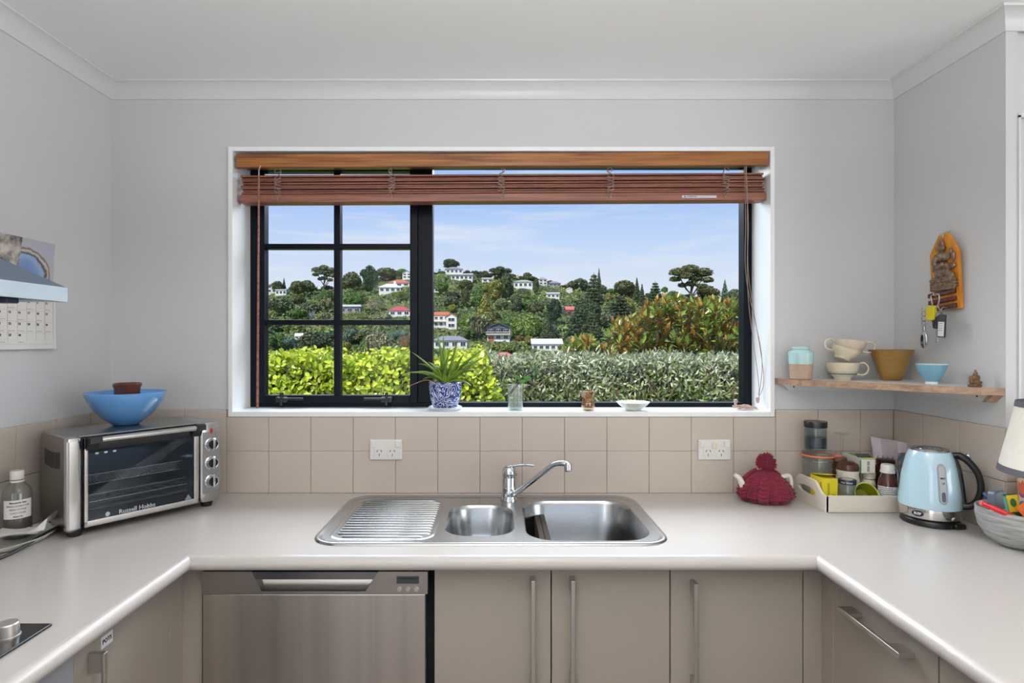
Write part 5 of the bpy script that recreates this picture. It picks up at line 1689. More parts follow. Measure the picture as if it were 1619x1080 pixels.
# lime bowl lying tipped forward
gb = thing('lime_bowl', 'small lime green bowl tipped on its side at the tray front', 'bowl')
gx = frame((PX(1369.5, 1.842), 1.858, fz0 + 0.0315), (1, 0, 0), (0, 0.42, 0.9))
gb.matrix_world = gx
ROOT[gb.name] = gx
r6 = 19 * 1.852 / F
MB().lathe([(0, -0.020), (r6 * 0.55, -0.020), (r6 * 0.75, -0.008), (r6 * 0.97, 0.018), (r6, 0.022), (r6 * 0.95, 0.0222), (r6 * 0.86, 0.012), (r6 * 0.6, -0.010), (0, -0.014)], 44).build('bowl', M('lime_plastic', (150, 162, 52), 0.4), gb, local=True)
MB().torus((0, 0, 0.0222), r6 * 0.975, 0.0018, n=44, k=8).build('rim', M('highlit_lime_rim', (186, 196, 96), 0.35), gb, local=True, label='lime rim with painted highlight')  # lighter lip colour stands in for the lit rim
MB().lathe([(0, -0.0135), (r6 * 0.59, -0.0095), (r6 * 0.85, 0.0125), (r6 * 0.93, 0.0205), (r6 * 0.91, 0.0205), (r6 * 0.83, 0.0130), (r6 * 0.57, -0.0085), (0, -0.0125)], 44).build('inside', M('shaded_lime_inside', (112, 116, 18), 0.35), gb, local=True, label='lime inside with painted shade')  # darker liner: shade of the hollow put into the colour
# medicine bottle
mb_ = jar_at('medicine_bottle', 'brown medicine bottle with white screw cap and striped paper label', 'bottle', 1403.5, 1.848, fz0)
q7 = 1.848 / F
r7 = 16.2 * q7
h7 = PZ(745, 1.848) - fz0
MB().lathe([(0, 0), (r7 * 0.95, 0), (r7, 0.003), (r7, h7 * 0.62), (r7 * 0.93, h7 * 0.75), (r7 * 0.68, h7 * 0.92), (r7 * 0.62, h7), (0, h7)], 40).build('bottle_body', M('amber_bottle_glass', (72, 38, 26), 0.1, coat=0.5), mb_, local=True)
MB().lathe([(0, h7 - 0.004), (r7 * 0.78, h7 - 0.004), (r7 * 0.78, h7 + 0.003), (r7 * 0.72, h7 + 0.003), (r7 * 0.70, h7 + 0.018), (r7 * 0.62, h7 + 0.0225), (0, h7 + 0.0225)], 40, mod=lambda a, k, z: 1 + 0.012 * cos(30 * a) * (k == 4)).build('cap', m_white, mb_, local=True)
MB().tube(catmull([(r7 * 0.70, -0.006, h7 + 0.015), (r7 * 0.98, -0.008, h7 - 0.004), (r7 * 1.06, -0.006, h7 * 0.62)], 6), 0.004, 8, flat=0.35).build('seal_strip', M('clear_plastic', (206, 212, 216), 0.3), mb_, local=True)
ma = -pi / 2 - 0.62
label_wrap(mb_, r7, 0.006, h7 * 0.60, ma - 1.35, ma + 1.35, m_paper)
for i in range(5):
    label_wrap(mb_, r7 + 0.0006, h7 * 0.56 - 0.0062 * i - 0.001, h7 * 0.56 - 0.0062 * i + 0.001, ma - 0.95 + 0.12 * (i % 2), ma + (0.95 if i != 0 else 0.6), M('label_ink_%d' % i, (90, 96, 116), 0.7), 'text_line')
# brown jars at the rear
for pxc, dd, pyt, rpx, lab in ((1328, 1.955, 722, 12.5, 'amber glass jar half hidden behind the brown-lidded canister'), (1400, 1.955, 726, 17, 'dark brown jar half hidden behind the medicine bottle')):
    bj = jar_at('brown_jar', lab, 'jar', pxc, dd, fz0)
    qq = dd / F
    hj = PZ(pyt, dd) - fz0
    rj = rpx * qq
    MB().lathe([(0, 0), (rj * 0.95, 0), (rj, 0.004), (rj, hj * 0.8), (rj * 0.82, hj * 0.88), (rj * 0.82, hj * 0.9), (0, hj * 0.9)], 32).build('jar_body', M('brown_jar_glass_%d' % pxc, (70, 40, 24) if pxc < 1350 else (58, 30, 20), 0.12), bj, local=True)
    MB().lathe([(0, hj * 0.9 + 0.0003), (rj * 0.9, hj * 0.9 + 0.0003), (rj * 0.9, hj - 0.001), (rj * 0.85, hj), (0, hj)], 32).build('lid', M('brown_lid_%d' % pxc, (96, 66, 44) if pxc < 1350 else (44, 26, 20), 0.3), bj, local=True)
# standing packets
pk = thing('paper_packet', 'pale lilac paper packet standing upright behind the jars', 'packet', (PX(1410, 1.99), 1.985, fz0))
b = MB()
pw = [(1377, 691), (1420, 697), (1441, 702)]
pts = [P(1377, 690, 2.0), P(1392, 693, 1.985), P(1418, 697, 1.99), P(1440, 702, 1.97)]
low = [Vector((p.x + 0.004 + 0.01 * (i == 0), p.y - 0.01, fz0 + 0.001)) for i, p in enumerate(pts)]
vs, fs = [], []
for s_ in (0, 0.012):
    for p, w in zip(pts, low):
        vs += [(p.x, p.y + s_ * 0.2, p.z), (p.x * 0.5 + w.x * 0.5, (p.y + w.y) / 2 + (s_ - 0.006) , (p.z + w.z) / 2), (w.x, w.y + s_, w.z)]
n_ = 12
for o_ in (0, 12):
    for i in range(3):
        for j in range(2):
            f = (o_ + i * 3 + j, o_ + (i + 1) * 3 + j, o_ + (i + 1) * 3 + j + 1, o_ + i * 3 + j + 1)
            fs.append(f if o_ else f[::-1])
for i in range(3):
    fs.append((i * 3, (i + 1) * 3, 12 + (i + 1) * 3, 12 + i * 3))
    fs.append((i * 3 + 2, 12 + i * 3 + 2, 12 + (i + 1) * 3 + 2, (i + 1) * 3 + 2))
for i in (0, 3):
    for j in range(2):
        fs.append((i * 3 + j, i * 3 + j + 1, 12 + i * 3 + j + 1, 12 + i * 3 + j))
b.add(vs, fs)
b.build('packet', M('lilac_paper', (196, 184, 190), 0.6, var=0.08, scale=20), pk, smooth=0)
for i in range(5):
    c = P(1386 + 8 * i, 722 + i, 1.972 - 0.001 * i)
    MB().box((c.x - 0.0015, c.y - 0.006, c.z - 0.006), (c.x + 0.0015, c.y - 0.0052, c.z + 0.004 + 0.003 * (i % 2))).build('print', M('packet_print_%d' % i, (120, 104, 112), 0.7), pk, smooth=0)
pk2 = thing('foil_sachet', 'small crumpled multicoloured sachet tucked beside the lilac packet by the kettle', 'sachet', (PX(1429, 1.93), 1.93, fz0))
b = MB()
for i in range(5):
    c = P(1424 + 3.2 * i, 716 + 2.5 * (i % 2), 1.93)
    b.rbox((c.x - 0.008, c.y - 0.003, fz0), (c.x + 0.008, c.y + 0.004, c.z), 0.003, 1, Matrix.Translation((0, 0.002 * i, 0)))
b.build('sachet', M('foil_print', (120, 124, 136), 0.35, 0.3, var=0.5, scale=60), pk2)

# ------------------------------------------------------------------ kettle
kc = Vector((PX(1469.5, 1.715), 1.715, BZ + 0.0005))
kt = thing('kettle', 'pale blue electric kettle with black loop handle on its power base', 'kettle', kc)
m_kb = M('pale_blue_enamel', (184, 216, 230), 0.16, coat=0.6)
m_kblk = M('soft_black', (22, 20, 20), 0.4)
MB().lathe([(0, 0), (0.088, 0), (0.092, 0.003), (0.092, 0.012), (0.088, 0.018), (0.080, 0.021), (0, 0.021)], 56).rbox((0.02, -0.098, 0), (0.062, -0.07, 0.016), 0.006, 2).build('power_base', m_black, kt, local=True)
MB().lathe([(0, 0.0212), (0.090, 0.0212), (0.0955, 0.024), (0.0965, 0.050), (0.0958, 0.052), (0, 0.052)], 64).build('steel_ring', M('polished_steel', (200, 196, 190), 0.1, 1.0), kt, local=True)
kp = [(0.0975, 0.0525), (0.0985, 0.060), (0.0960, 0.085), (0.0905, 0.125), (0.0825, 0.165), (0.0735, 0.196), (0.0665, 0.211), (0.0640, 0.2145), (0.0600, 0.2155)]
MB().lathe([(0, 0.0525)] + kp + [(0, 0.2155)], 72).build('body', m_kb, kt, local=True)
MB().lathe([(0, 0.2156), (0.0605, 0.2156), (0.0610, 0.2190), (0.058, 0.2215), (0.053, 0.2215), (0.050, 0.2195), (0, 0.2200)], 56).torus((0, 0, 0.2205), 0.040, 0.002, n=40, k=6).torus((0, 0, 0.2205), 0.028, 0.002, n=36, k=6).torus((0, 0, 0.2205), 0.016, 0.002, n=28, k=6).build('lid', M('steel_lid', (186, 188, 190), 0.2, 1.0), kt, local=True)
ha = -0.62
hd = Vector((cos(ha), sin(ha), 0))
hp = [(0.064, 0.204), (0.085, 0.206), (0.112, 0.192), (0.139, 0.160), (0.148, 0.120), (0.139, 0.083), (0.118, 0.063), (0.092, 0.060)]
hpp = catmull([hd * u + Vector((0, 0, w)) for u, w in hp], 6)
MB().tube(hpp, [0.0125 if i > 5 else 0.010 for i in range(len(hpp))], 14, flat=0.85).build('handle', m_kblk, kt, local=True)
ip = catmull([hd * u + Vector((0, 0, w)) for u, w in [(0.069, 0.202), (0.084, 0.170), (0.093, 0.125), (0.1005, 0.062)]], 6)
MB().tube(ip, 0.0085, 10).build('handle_spine', m_kblk, kt, local=True)
c = hd * 0.112 + Vector((0, 0, 0.2055))
MB().rbox((-0.009, -0.007, -0.003), (0.009, 0.007, 0.005), 0.002, 2, Matrix.Translation(c) @ Matrix.Rotation(0.62, 4, 'Y')).build('lid_button', m_chrome, kt, local=True)
# water gauge, following the body's slope
def kr(z_):
    for (r0, z0_), (r1, z1_) in zip(kp, kp[1:]):
        if z0_ <= z_ <= z1_:
            return r0 + (r1 - r0) * (z_ - z0_) / (z1_ - z0_)
    return kp[-1][0]
def on_body(a, z_, o):
    r_ = kr(z_) + o
    return (r_ * cos(a), r_ * sin(a), z_)
ga = -1.78
def gauge(w, z0_, z1_, o, nm, mat, parent=kt):
    rings = []
    n_ = 26
    hw = w / 2
    for i in range(n_ + 1):
        t = 0.5 - 0.5 * cos(pi * i / n_)
        z_ = z0_ + (z1_ - z0_) * t
        e_ = min(z_ - z0_, z1_ - z_)
        ww = hw * (sqrt(max(0, 1 - (1 - min(1, e_ / hw)) ** 2)) if e_ < hw else 1)
        ww = max(ww, 0.0008)
        da = ww / kr(z_)
        rings.append([on_body(ga - da, z_, 0), on_body(ga + da, z_, 0), on_body(ga + da * 0.9, z_, o), on_body(ga, z_, o * 1.15), on_body(ga - da * 0.9, z_, o)])
    return MB().loft(rings).build(nm, mat, parent, local=True)
gg = gauge(0.029, 0.072, 0.186, 0.0022, 'water_gauge', M('gauge_frame', (150, 158, 162), 0.3))
gauge(0.020, 0.078, 0.180, 0.0030, 'gauge_window', M('gauge_window', (176, 182, 184), 0.2), gg)
gauge(0.013, 0.080, 0.108, 0.0036, 'water_level', M('gauge_water', (84, 96, 112), 0.2), gg)
for i, (zz, s_) in enumerate(((0.146, 'MAX'), (0.132, '1.0'))):
    p_ = Vector(on_body(ga, zz, 0.0040))
    nrm = Vector((cos(ga), sin(ga), 0.18)).normalized()
    text('lettering', s_, 0.0072, m_ink, gg, frame(p_, Vector((0, 0, 1)).cross(nrm), Vector((0, 0, 1)) - nrm * nrm.z), local=True, bold=0.0003)
la = -2.58
lp = Vector((0.0972 * cos(la), 0.0972 * sin(la), 0.038))
ln_ = Vector((cos(la), sin(la), 0))
LX = frame(lp, Vector((0, 0, 1)).cross(ln_), (0, 0, 1))
bd = MB().lathe([(0, -0.001), (1.0, -0.001), (1.0, 0.0008), (0, 0.0010)], 36, xf=LX @ Matrix.Diagonal((0.0185, 0.0085, 1, 1)))
bdg = bd.build('badge', M('badge_navy', (26, 28, 40), 0.25), kt, local=True, label='dark oval badge')
text('lettering', 'BLZIP', 0.0092, M('badge_silver', (216, 220, 224), 0.3, 0.5), bdg, LX @ Matrix.Translation((0, 0, 0.0012)), local=True, bold=0.0005)

# ------------------------------------------------------------------ table lamp
lc = Vector((1.436, 1.400, BZ + 0.0005))
lamp_o = thing('table_lamp', 'table lamp with cream linen cone shade edged in grey braid', 'lamp', lc)
m_shade = M('cream_linen', (236, 230, 218), 0.9, bump=0.25, bscale=500, var=0.03, scale=40)
m_braid = M('grey_braid', (92, 92, 98), 0.85, bump=0.4, bscale=300)
m_lbase = M('lamp_base_glaze', (206, 198, 186), 0.3)
lz0, lz1 = 0.212, 0.384
MB().lathe([(0.1620, lz0), (0.1260, lz1), (0.1245, lz1), (0.1605, lz0)], 64).build('shade', m_shade, lamp_o, local=True)
MB().lathe([(0.1640, lz0 - 0.004), (0.1615, lz0 + 0.012), (0.1580, lz0 + 0.012), (0.1605, lz0 - 0.004)], 64).build('lower_braid', m_braid, lamp_o, local=True)
MB().lathe([(0.1295, lz1 - 0.010), (0.1270, lz1 + 0.004), (0.1235, lz1 + 0.004), (0.126, lz1 - 0.010)], 56).build('upper_braid', m_braid, lamp_o, local=True)
MB().lathe([(0.0, 0), (0.045, 0), (0.047, 0.006), (0.030, 0.016), (0.026, 0.05), (0.036, 0.09), (0.034, 0.13), (0.016, 0.17), (0.012, 0.20), (0.012, 0.26), (0, 0.26)], 40).build('base', m_lbase, lamp_o, local=True)
fr_ = MB()
for a in (0, 2 * pi / 3, 4 * pi / 3):
    fr_.tube([(0.010 * cos(a), 0.010 * sin(a), 0.258), (0.065 * cos(a), 0.065 * sin(a), 0.345), (0.1250 * cos(a), 0.1250 * sin(a), lz1 - 0.002)], 0.0012, 6)
fr_.build('shade_carrier', m_handle, lamp_o, local=True)
MB().lathe([(0, 0.26), (0.010, 0.26), (0.014, 0.275), (0.026, 0.305), (0.022, 0.328), (0, 0.338)], 24).build('bulb', M('frosted_bulb', (230, 228, 222), 0.4), lamp_o, local=True)

# ------------------------------------------------------------------ bowl of pens
pc = Vector((1.3755, 1.512, BZ + 0.0005))
pb_ = thing('pen_bowl', 'grey streaked bowl holding pens and stationery under the lamp shade', 'bowl', pc)
MB().lathe([(0, 0), (0.036, 0), (0.044, 0.003), (0.068, 0.020), (0.084, 0.048), (0.0895, 0.078), (0.0895, 0.097), (0.0880, 0.0985), (0.0865, 0.097), (0.0865, 0.078), (0.080, 0.050), (0.064, 0.024), (0.040, 0.008), (0, 0.006)], 56).build('bowl', M('streaked_grey_glaze', (158, 160, 158), 0.5, var=0.4, scale=26, stretch=(0.7, 0.7, 5.5), detail=6), pb_, local=True)
bw = lambda px, py, d: P(px, py, d)
def stick(name, label, cat, top_, bot, r, mats, nm='barrel', tipmat=None):
    o = thing(name, label, cat, bot)
    d = top_ - bot
    MB().tube([bot, bot + d * 0.04, bot + d * 0.94, top_], [r * 0.55, r, r, r * 0.7], 12).build(nm, mats, o)
    if tipmat is not None:
        MB().tube([bot + d * 0.60, bot + d * 0.995], [r * 1.12, r * 0.95], 12).build('cap', tipmat, o)
    return o
m_red = M('red_plastic', (196, 22, 34), 0.25)
stick('red_pen', 'red felt pen leaning over the rim of the streaked grey bowl', 'pen', P(1551, 795, 1.465), Vector((1.402, 1.475, BZ + 0.058)), 0.0065, m_red, tipmat=M('bright_red_cap', (214, 30, 40), 0.25))
stick('blue_pen', 'blue pen standing behind the red pen in the streaked bowl', 'pen', P(1555, 779, 1.56), Vector((1.365, 1.500, BZ + 0.028)), 0.0042, M('blue_plastic', (28, 62, 116), 0.3), tipmat=M('pen_blue_cap', (36, 84, 150), 0.3))
stick('navy_pen', 'dark blue pen by the orange card in the streaked bowl', 'pen', P(1622, 800, 1.49), Vector((1.35, 1.52, BZ + 0.035)), 0.005, M('navy_plastic', (26, 40, 96), 0.3))
sg = thing('stapler', 'grey and white rounded stapler standing in the streaked bowl', 'stapler', Vector((1.362, 1.535, BZ + 0.03)))
X = frame(P(1579, 812, 1.535), (1, 0.15, 0), (0.02, 0.1, 1))
MB().loft([[(x, z_, y_) for x, z_ in rr(-0.019 + o, 0.019 - o, -0.055, top2, 0.016, 6)] for y_, o, top2 in ((-0.010, 0.003, 0.020), (-0.006, 0, 0.022), (0.006, 0, 0.022), (0.010, 0.003, 0.020))], xf=X).build('white_body', M('pale_grey_plastic', (206, 204, 206), 0.35), sg)
MB().loft([[(x, z_, y_) for x, z_ in rr(-0.0205 + o, 0.0205 - o, 0.014, 0.062 - o, 0.014, 6)] for y_, o in ((-0.012, 0.003), (-0.008, 0), (0.008, 0), (0.012, 0.003))], xf=X).build('grey_top', M('slate_plastic', (96, 106, 120), 0.35), sg)
gbx = thing('eraser_box', 'green and yellow small carton standing in the streaked bowl', 'box', Vector((1.378, 1.492, BZ + 0.02)))
X = frame(P(1602, 806, 1.492), (1, -0.25, 0.18), (-0.2, 0.1, 1))
MB().rbox((-0.013, -0.045, -0.007), (0.013, 0.040, 0.007), 0.0008, 1, X).build('carton', M('dark_green_card', (24, 84, 52), 0.45), gbx)
MB().box((-0.0125, -0.004, 0.0071), (0.0125, 0.0395, 0.0076), X).build('yellow_panel', M('warm_yellow_card', (226, 196, 46), 0.45), gbx, smooth=0)
MB().lathe([(0, 0), (1, 0), (1, 0.0004), (0, 0.0004)], 24, xf=X @ Matrix.Translation((0, 0.020, 0.0077)) @ Matrix.Diagonal((0.0068, 0.011, 1, 1))).build('oval_print', M('print_green', (40, 110, 60), 0.5), gbx)
MB().box((-0.0136, -0.030, -0.006), (-0.0131, 0.036, 0.006), X).build('teal_side', M('teal_card', (86, 176, 160), 0.45), gbx, smooth=0)
fc = thing('flower_card', 'patterned card with orange and purple scallops standing behind the streaked bowl', 'card', Vector((1.425, 1.556, BZ)))
X = frame((1.441, 1.553, BZ + 0.002), (1, 0.05, 0), (0, 0.08, 1))
MB().box((-0.020, 0, -0.0006), (0.060, 0.165, 0.0006), X).build('sheet', M('cream_card', (206, 180, 150), 0.6), fc, smooth=0)
for i in range(3):
    cx0 = -0.006 + 0.026 * i
    MB().prism([(cx0 + 0.0135 * cos(a), 0.128 + 0.016 * sin(a)) for a in [pi + pi * k / 10 for k in range(11)]], 'z', 0.0007, 0.0010, X).build('purple_scallop', M('purple_print_%d' % i, (150, 44, 96), 0.6), fc, smooth=0)
    MB().prism([(cx0 + 0.0132 * cos(a), 0.136 + 0.014 * sin(a)) for a in [pi + pi * k / 10 for k in range(11)]] + [(cx0 + 0.013, 0.158), (cx0 + 0.005, 0.150), (cx0, 0.160), (cx0 - 0.006, 0.150), (cx0 - 0.0125, 0.159)], 'z', 0.0011, 0.0014, X).build('orange_scallop', M('orange_print_%d' % i, (206, 84, 36), 0.6), fc, smooth=0)
for i, (x_, y_, c_) in enumerate(((-0.012, 0.098, (86, 104, 150)), (0.012, 0.092, (120, 60, 40)), (-0.008, 0.070, (220, 150, 60)), (0.016, 0.066, (150, 40, 40)))):
    MB().lathe([(0, 0), (0.007, 0), (0.007, 0.0004), (0, 0.0004)], 14, xf=X @ Matrix.Translation((x_, y_, 0.0007))).build('dot_print', M('dot_print_%d' % i, c_, 0.6), fc)
oc = thing('orange_card', 'folded bright orange card lying in the streaked bowl by the carton', 'card', Vector((1.40, 1.47, BZ + 0.05)))
X = frame(P(1618, 806, 1.462), (1, 0.1, 0.75), (-0.5, 0.25, 1))
MB().box((-0.012, -0.022, -0.001), (0.030, 0.012, 0.001), X).build('sheet', M('orange_paper', (232, 110, 34), 0.5), oc, smooth=0)

# ------------------------------------------------------------------ key board on the end wall
KX = RX1
kh = thing('key_rack', 'ochre wooden key rack with a cast seated elephant-headed deity relief', 'key rack', (KX, 1.80, 1.66))
Y0k, Y1k = 1.846, 1.736           # far edge / near edge
yc_ = (Y0k + Y1k) / 2
zz = lambda py: PZ(py, yc_)
lean = 0.014                      # the top hangs off the wall on its nail
def kx(z_, o=0.0):
    t = (z_ - 1.541) / 0.24
    return KX - 0.004 - lean * t - o
m_kbd = wood('ochre_board', (190, 118, 20), (216, 146, 36), 6, (1, 1, 0.2), 0.4)
ol = [(Y0k, 1.541), (Y1k, 1.541), (Y1k, 1.717), (yc_ - 0.020, 1.775), (yc_ - 0.008, 1.776), (yc_ - 0.003, 1.762), (yc_ + 0.010, 1.762), (yc_ + 0.014, 1.773), (Y0k, 1.717)]
b = MB()
b.loft([[(kx(z_, o), y_, z_) for y_, z_ in ol] for o in (0, 0.010)])
b.build('board', m_kbd, kh, smooth=0)
MB().tube([(KX + 0.0, yc_ + 0.002, 1.787), (KX - 0.034, yc_ + 0.004, 1.774)], 0.0018, 8).build('nail', m_handle, kh)
MB().torus((KX - 0.024, yc_ + 0.003, 1.768), 0.008, 0.0012, axis='x', n=18, k=6).build('hanging_ring', m_handle, kh)
def K(u, w, o):
    """u across the board from far to near 0..1, w up 0..1 (z 1.541..1.776), o out from its face"""
    z_ = 1.541 + 0.235 * w
    return Vector((kx(z_, 0.010 + o), Y0k + (Y1k - Y0k) * u, z_))
def blob(b, u, w, o, ru, rw, ro):
    c = K(u + 0.08, w, o * 0.6)
    b.ell(c, (ro * 0.75, ru * 0.126, rw * 0.235), 14, 9)
b = MB()
for args in ((0.42, 0.335, 0.004, 0.46, 0.030, 0.012), (0.42, 0.295, 0.004, 0.45, 0.025, 0.012),          # plinth
             (0.16, 0.385, 0.010, 0.20, 0.045, 0.014), (0.68, 0.385, 0.010, 0.20, 0.05, 0.014), (0.42, 0.375, 0.012, 0.28, 0.035, 0.012),  # crossed legs
             (0.66, 0.44, 0.010, 0.17, 0.05, 0.012), (0.44, 0.48, 0.012, 0.24, 0.075, 0.018), (0.44, 0.56, 0.008, 0.22, 0.07, 0.014),    # belly, chest
             (0.76, 0.56, 0.006, 0.10, 0.045, 0.010), (0.12, 0.54, 0.004, 0.09, 0.04, 0.010), (0.14, 0.60, 0.003, 0.06, 0.07, 0.008), (0.80, 0.68, 0.003, 0.06, 0.07, 0.008),  # arms
             (0.72, 0.75, 0.003, 0.05, 0.05, 0.008), (0.20, 0.67, 0.003, 0.06, 0.06, 0.008),
             (0.44, 0.69, 0.012, 0.15, 0.075, 0.018), (0.28, 0.69, 0.006, 0.09, 0.06, 0.007), (0.60, 0.69, 0.006, 0.09, 0.06, 0.007),    # head and ears
             (0.40, 0.81, 0.008, 0.14, 0.05, 0.014), (0.41, 0.87, 0.006, 0.09, 0.045, 0.010), (0.41, 0.915, 0.004, 0.045, 0.025, 0.006),   # crown
             (0.47, 0.405, 0.020, 0.05, 0.02, 0.008), (0.30, 0.45, 0.016, 0.10, 0.025, 0.010)):
    blob(b, *args)
tr = catmull([K(0.50, 0.70, 0.018), K(0.44, 0.645, 0.021), K(0.42, 0.595, 0.021), K(0.52, 0.555, 0.021), K(0.64, 0.575, 0.020), K(0.68, 0.61, 0.018)], 5)
b.tube(tr, [0.0095 - 0.0042 * i / len(tr) for i in range(len(tr))], 10)
for w_ in (0.27, 0.305, 0.34):
    b.tube([K(0.04, w_, 0.006), K(0.48, w_ - 0.012, 0.011), K(0.92, w_, 0.006)], 0.0045, 8)
for u_ in (0.36, 0.46):
    b.ell(K(u_ + 0.09, 0.715, 0.020), (0.002, 0.003, 0.003), 8, 6)
me = remesh(b.mesh('relief', M('antique_bronze', (124, 104, 84), 0.38, 0.55, var=0.45, scale=90, bump=0.5, bscale=220)), 0.0016, 1)
me.transform(ROOT[kh.name].inverted())
meshobj('relief', me, kh, label='cast bronze-coloured seated deity relief')
m_mah = wood('dark_mahogany', (70, 26, 18), (100, 40, 26), 6, (1, 0.2, 1), 0.35)
for w_ in (0.20, 0.105, 0.012):
    p0, p1 = K(-0.075, w_ - 0.012, 0.0), K(0.90, w_ + 0.030, 0.0)
    X = frame((p0 + p1) / 2, p1 - p0, (0.09, 0, 1))
    L_ = (p1 - p0).length / 2
    MB().rbox((-L_, -0.0068, -0.001), (L_, 0.0068, 0.009), 0.002, 2, X).build('cross_bar', m_mah, kh)
hooks = []
for u_, w_ in ((-0.02, 0.01), (0.46, 0.20), (0.62, 0.012)):
    c = K(u_, w_, 0.010)
    hk = catmull([c, c + Vector((-0.010, 0, 0.002)), c + Vector((-0.018, 0, -0.006)), c + Vector((-0.024, 0, 0.000)), c + Vector((-0.025, 0, 0.007))], 4)
    MB().tube(hk, 0.0013, 6).build('hook', m_handle, kh)
    hooks.append(c + Vector((-0.018, 0, -0.0075)))

# oval silver fob on linked rings
h0 = hooks[0]
m_silv = M('silver_metal', (190, 190, 192), 0.22, 1.0)
fb = thing('key_fob', 'oval silver key fob hanging on linked rings from the far hook', 'key fob', h0 - Vector((0, 0, 0.10)))
z_ = h0.z
MB().torus((h0.x, h0.y, z_ - 0.007), 0.008, 0.001, axis='x', n=20, k=6).build('split_ring', m_silv, fb)
for dz_ in (0.022, 0.038):
    MB().torus((h0.x, h0.y, z_ - dz_), 0.0092, 0.0013, axis='x', n=22, k=6).build('chain_ring', m_silv, fb)
MB().rbox((h0.x - 0.003, h0.y - 0.006, z_ - 0.062), (h0.x + 0.003, h0.y + 0.006, z_ - 0.046), 0.002).build('swivel', m_silv, fb)
MB().ell((h0.x, h0.y, z_ - 0.089), (0.006, 0.015, 0.029), 24, 14).build('fob_body', m_silv, fb)
MB().ell((h0.x - 0.005, h0.y, z_ - 0.086), (0.0025, 0.0065, 0.012), 16, 10).build('fob_inlay', m_kblk, fb, label='black oval inlay')

# carabiner with yellow float
h1 = hooks[1]
cb_ = thing('carabiner', 'silver carabiner carrying a yellow foam key float', 'carabiner', h1 - Vector((0, 0, 0.06)))
pts = [(h1.x - 0.001, h1.y + y_, h1.z + z__) for y_, z__ in ((-0.016, 0.002), (-0.017, -0.010), (-0.011, -0.028), (-0.003, -0.037), (0.005, -0.036), (0.010, -0.026), (0.017, -0.004), (0.014, 0.004), (0.0, 0.0075), (-0.011, 0.007))]
cl = [Vector(p) for p in pts]
n_ = len(cl)
sm_ = []
for i in range(n_):
    a_, b__, c_, d_ = cl[i - 1], cl[i], cl[(i + 1) % n_], cl[(i + 2) % n_]
    for j in range(4):
        t = j / 4
        sm_.append(0.5 * ((2 * b__) + (c_ - a_) * t + (2 * a_ - 5 * b__ + 4 * c_ - d_) * t * t + (3 * b__ - a_ - 3 * c_ + d_) * t ** 3))
MB().tube(sm_, 0.0023, 8, closed=True).build('ring', m_silv, cb_)
X = frame((h1.x - 0.004, h1.y + 0.012, h1.z - 0.050), (0, 1, 0.0), (0, 0.28, 1))
MB().loft([[(x, y_, z__) for x, y_ in rr(-0.017 + o, 0.017 - o, -0.024 + o, 0.022 - o, 0.006, 5)] for z__, o in ((-0.006, 0.002), (-0.004, 0), (0.004, 0), (0.006, 0.002))], xf=X).build('float', M('yellow_foam', (206, 192, 30), 0.6), cb_)
MB().torus((h1.x - 0.003, h1.y + 0.004, h1.z - 0.033), 0.006, 0.0009, axis='y', n=16, k=6).build('split_ring', m_silv, cb_)
MB().ell((h1.x - 0.004, h1.y + 0.006, h1.z - 0.076), (0.003, 0.003, 0.004), 8, 6).build('float_end', m_brn, cb_)

# car key with dangling tag
h2_ = hooks[2]
ckk = thing('car_key', 'black-headed car key on a ring cluster', 'key', h2_ - Vector((0, 0, 0.1)))
rg_ = MB()
for i, (dy_, dz_, ax) in enumerate(((0, -0.010, 'x'), (0.006, -0.014, 'y'), (-0.008, -0.012, 'x'), (-0.003, -0.018, 'y'))):
    rg_.torus((h2_.x - 0.001 * i, h2_.y + dy_, h2_.z + dz_), 0.0105 - 0.0012 * i, 0.0011, axis=ax, n=20, k=6)
rg_.build('rings', m_silv, ckk)
kp_ = Vector((h2_.x - 0.002, h2_.y + 0.012, h2_.z - 0.020))
MB().loft([[(kp_.x + x, kp_.y + y_, kp_.z + z__) for y_, z__ in rr(-0.014 + o, 0.014 - o, -0.036 + o, 0.002 - o, 0.006, 5)] for x, o in ((-0.005, 0.002), (-0.003, 0), (0.003, 0), (0.005, 0.002))]).build('key_head', M('black_key_head', (20, 22, 28), 0.35), ckk)
MB().rbox((kp_.x - 0.0014, kp_.y - 0.0045, kp_.z - 0.080), (kp_.x + 0.0014, kp_.y + 0.0045, kp_.z - 0.036), 0.001).build('key_blade', m_silv, ckk)
tg = thing('key_tag', 'slanted dark-framed key tag with white paper insert', 'key tag', h2_ - Vector((0.006, 0.02, 0.08)))
X = frame((h2_.x - 0.009, h2_.y - 0.016, h2_.z - 0.050), (0, -1, -0.06), (0, 0.36, 1))
MB().loft([[(x, y_, z__) for x, y_ in rr(-0.015, 0.015, -0.034, 0.036, 0.003, 3)] for z__ in (-0.0018, 0.0018)], xf=X).build('tag_frame', M('dark_grey_plastic', (52, 54, 60), 0.35), tg)
MB().box((-0.0118, -0.0305, 0.0019), (0.0118, 0.014, 0.0023), X).build('paper_insert', m_paper, tg, smooth=0)
for i in range(4):
    MB().box((-0.009, 0.008 - 0.007 * i, 0.0024), (0.007 - 0.003 * (i % 2), 0.0095 - 0.007 * i, 0.0026), X).build('text_line', M('tag_ink_%d' % i, (130, 132, 138), 0.7), tg, smooth=0)


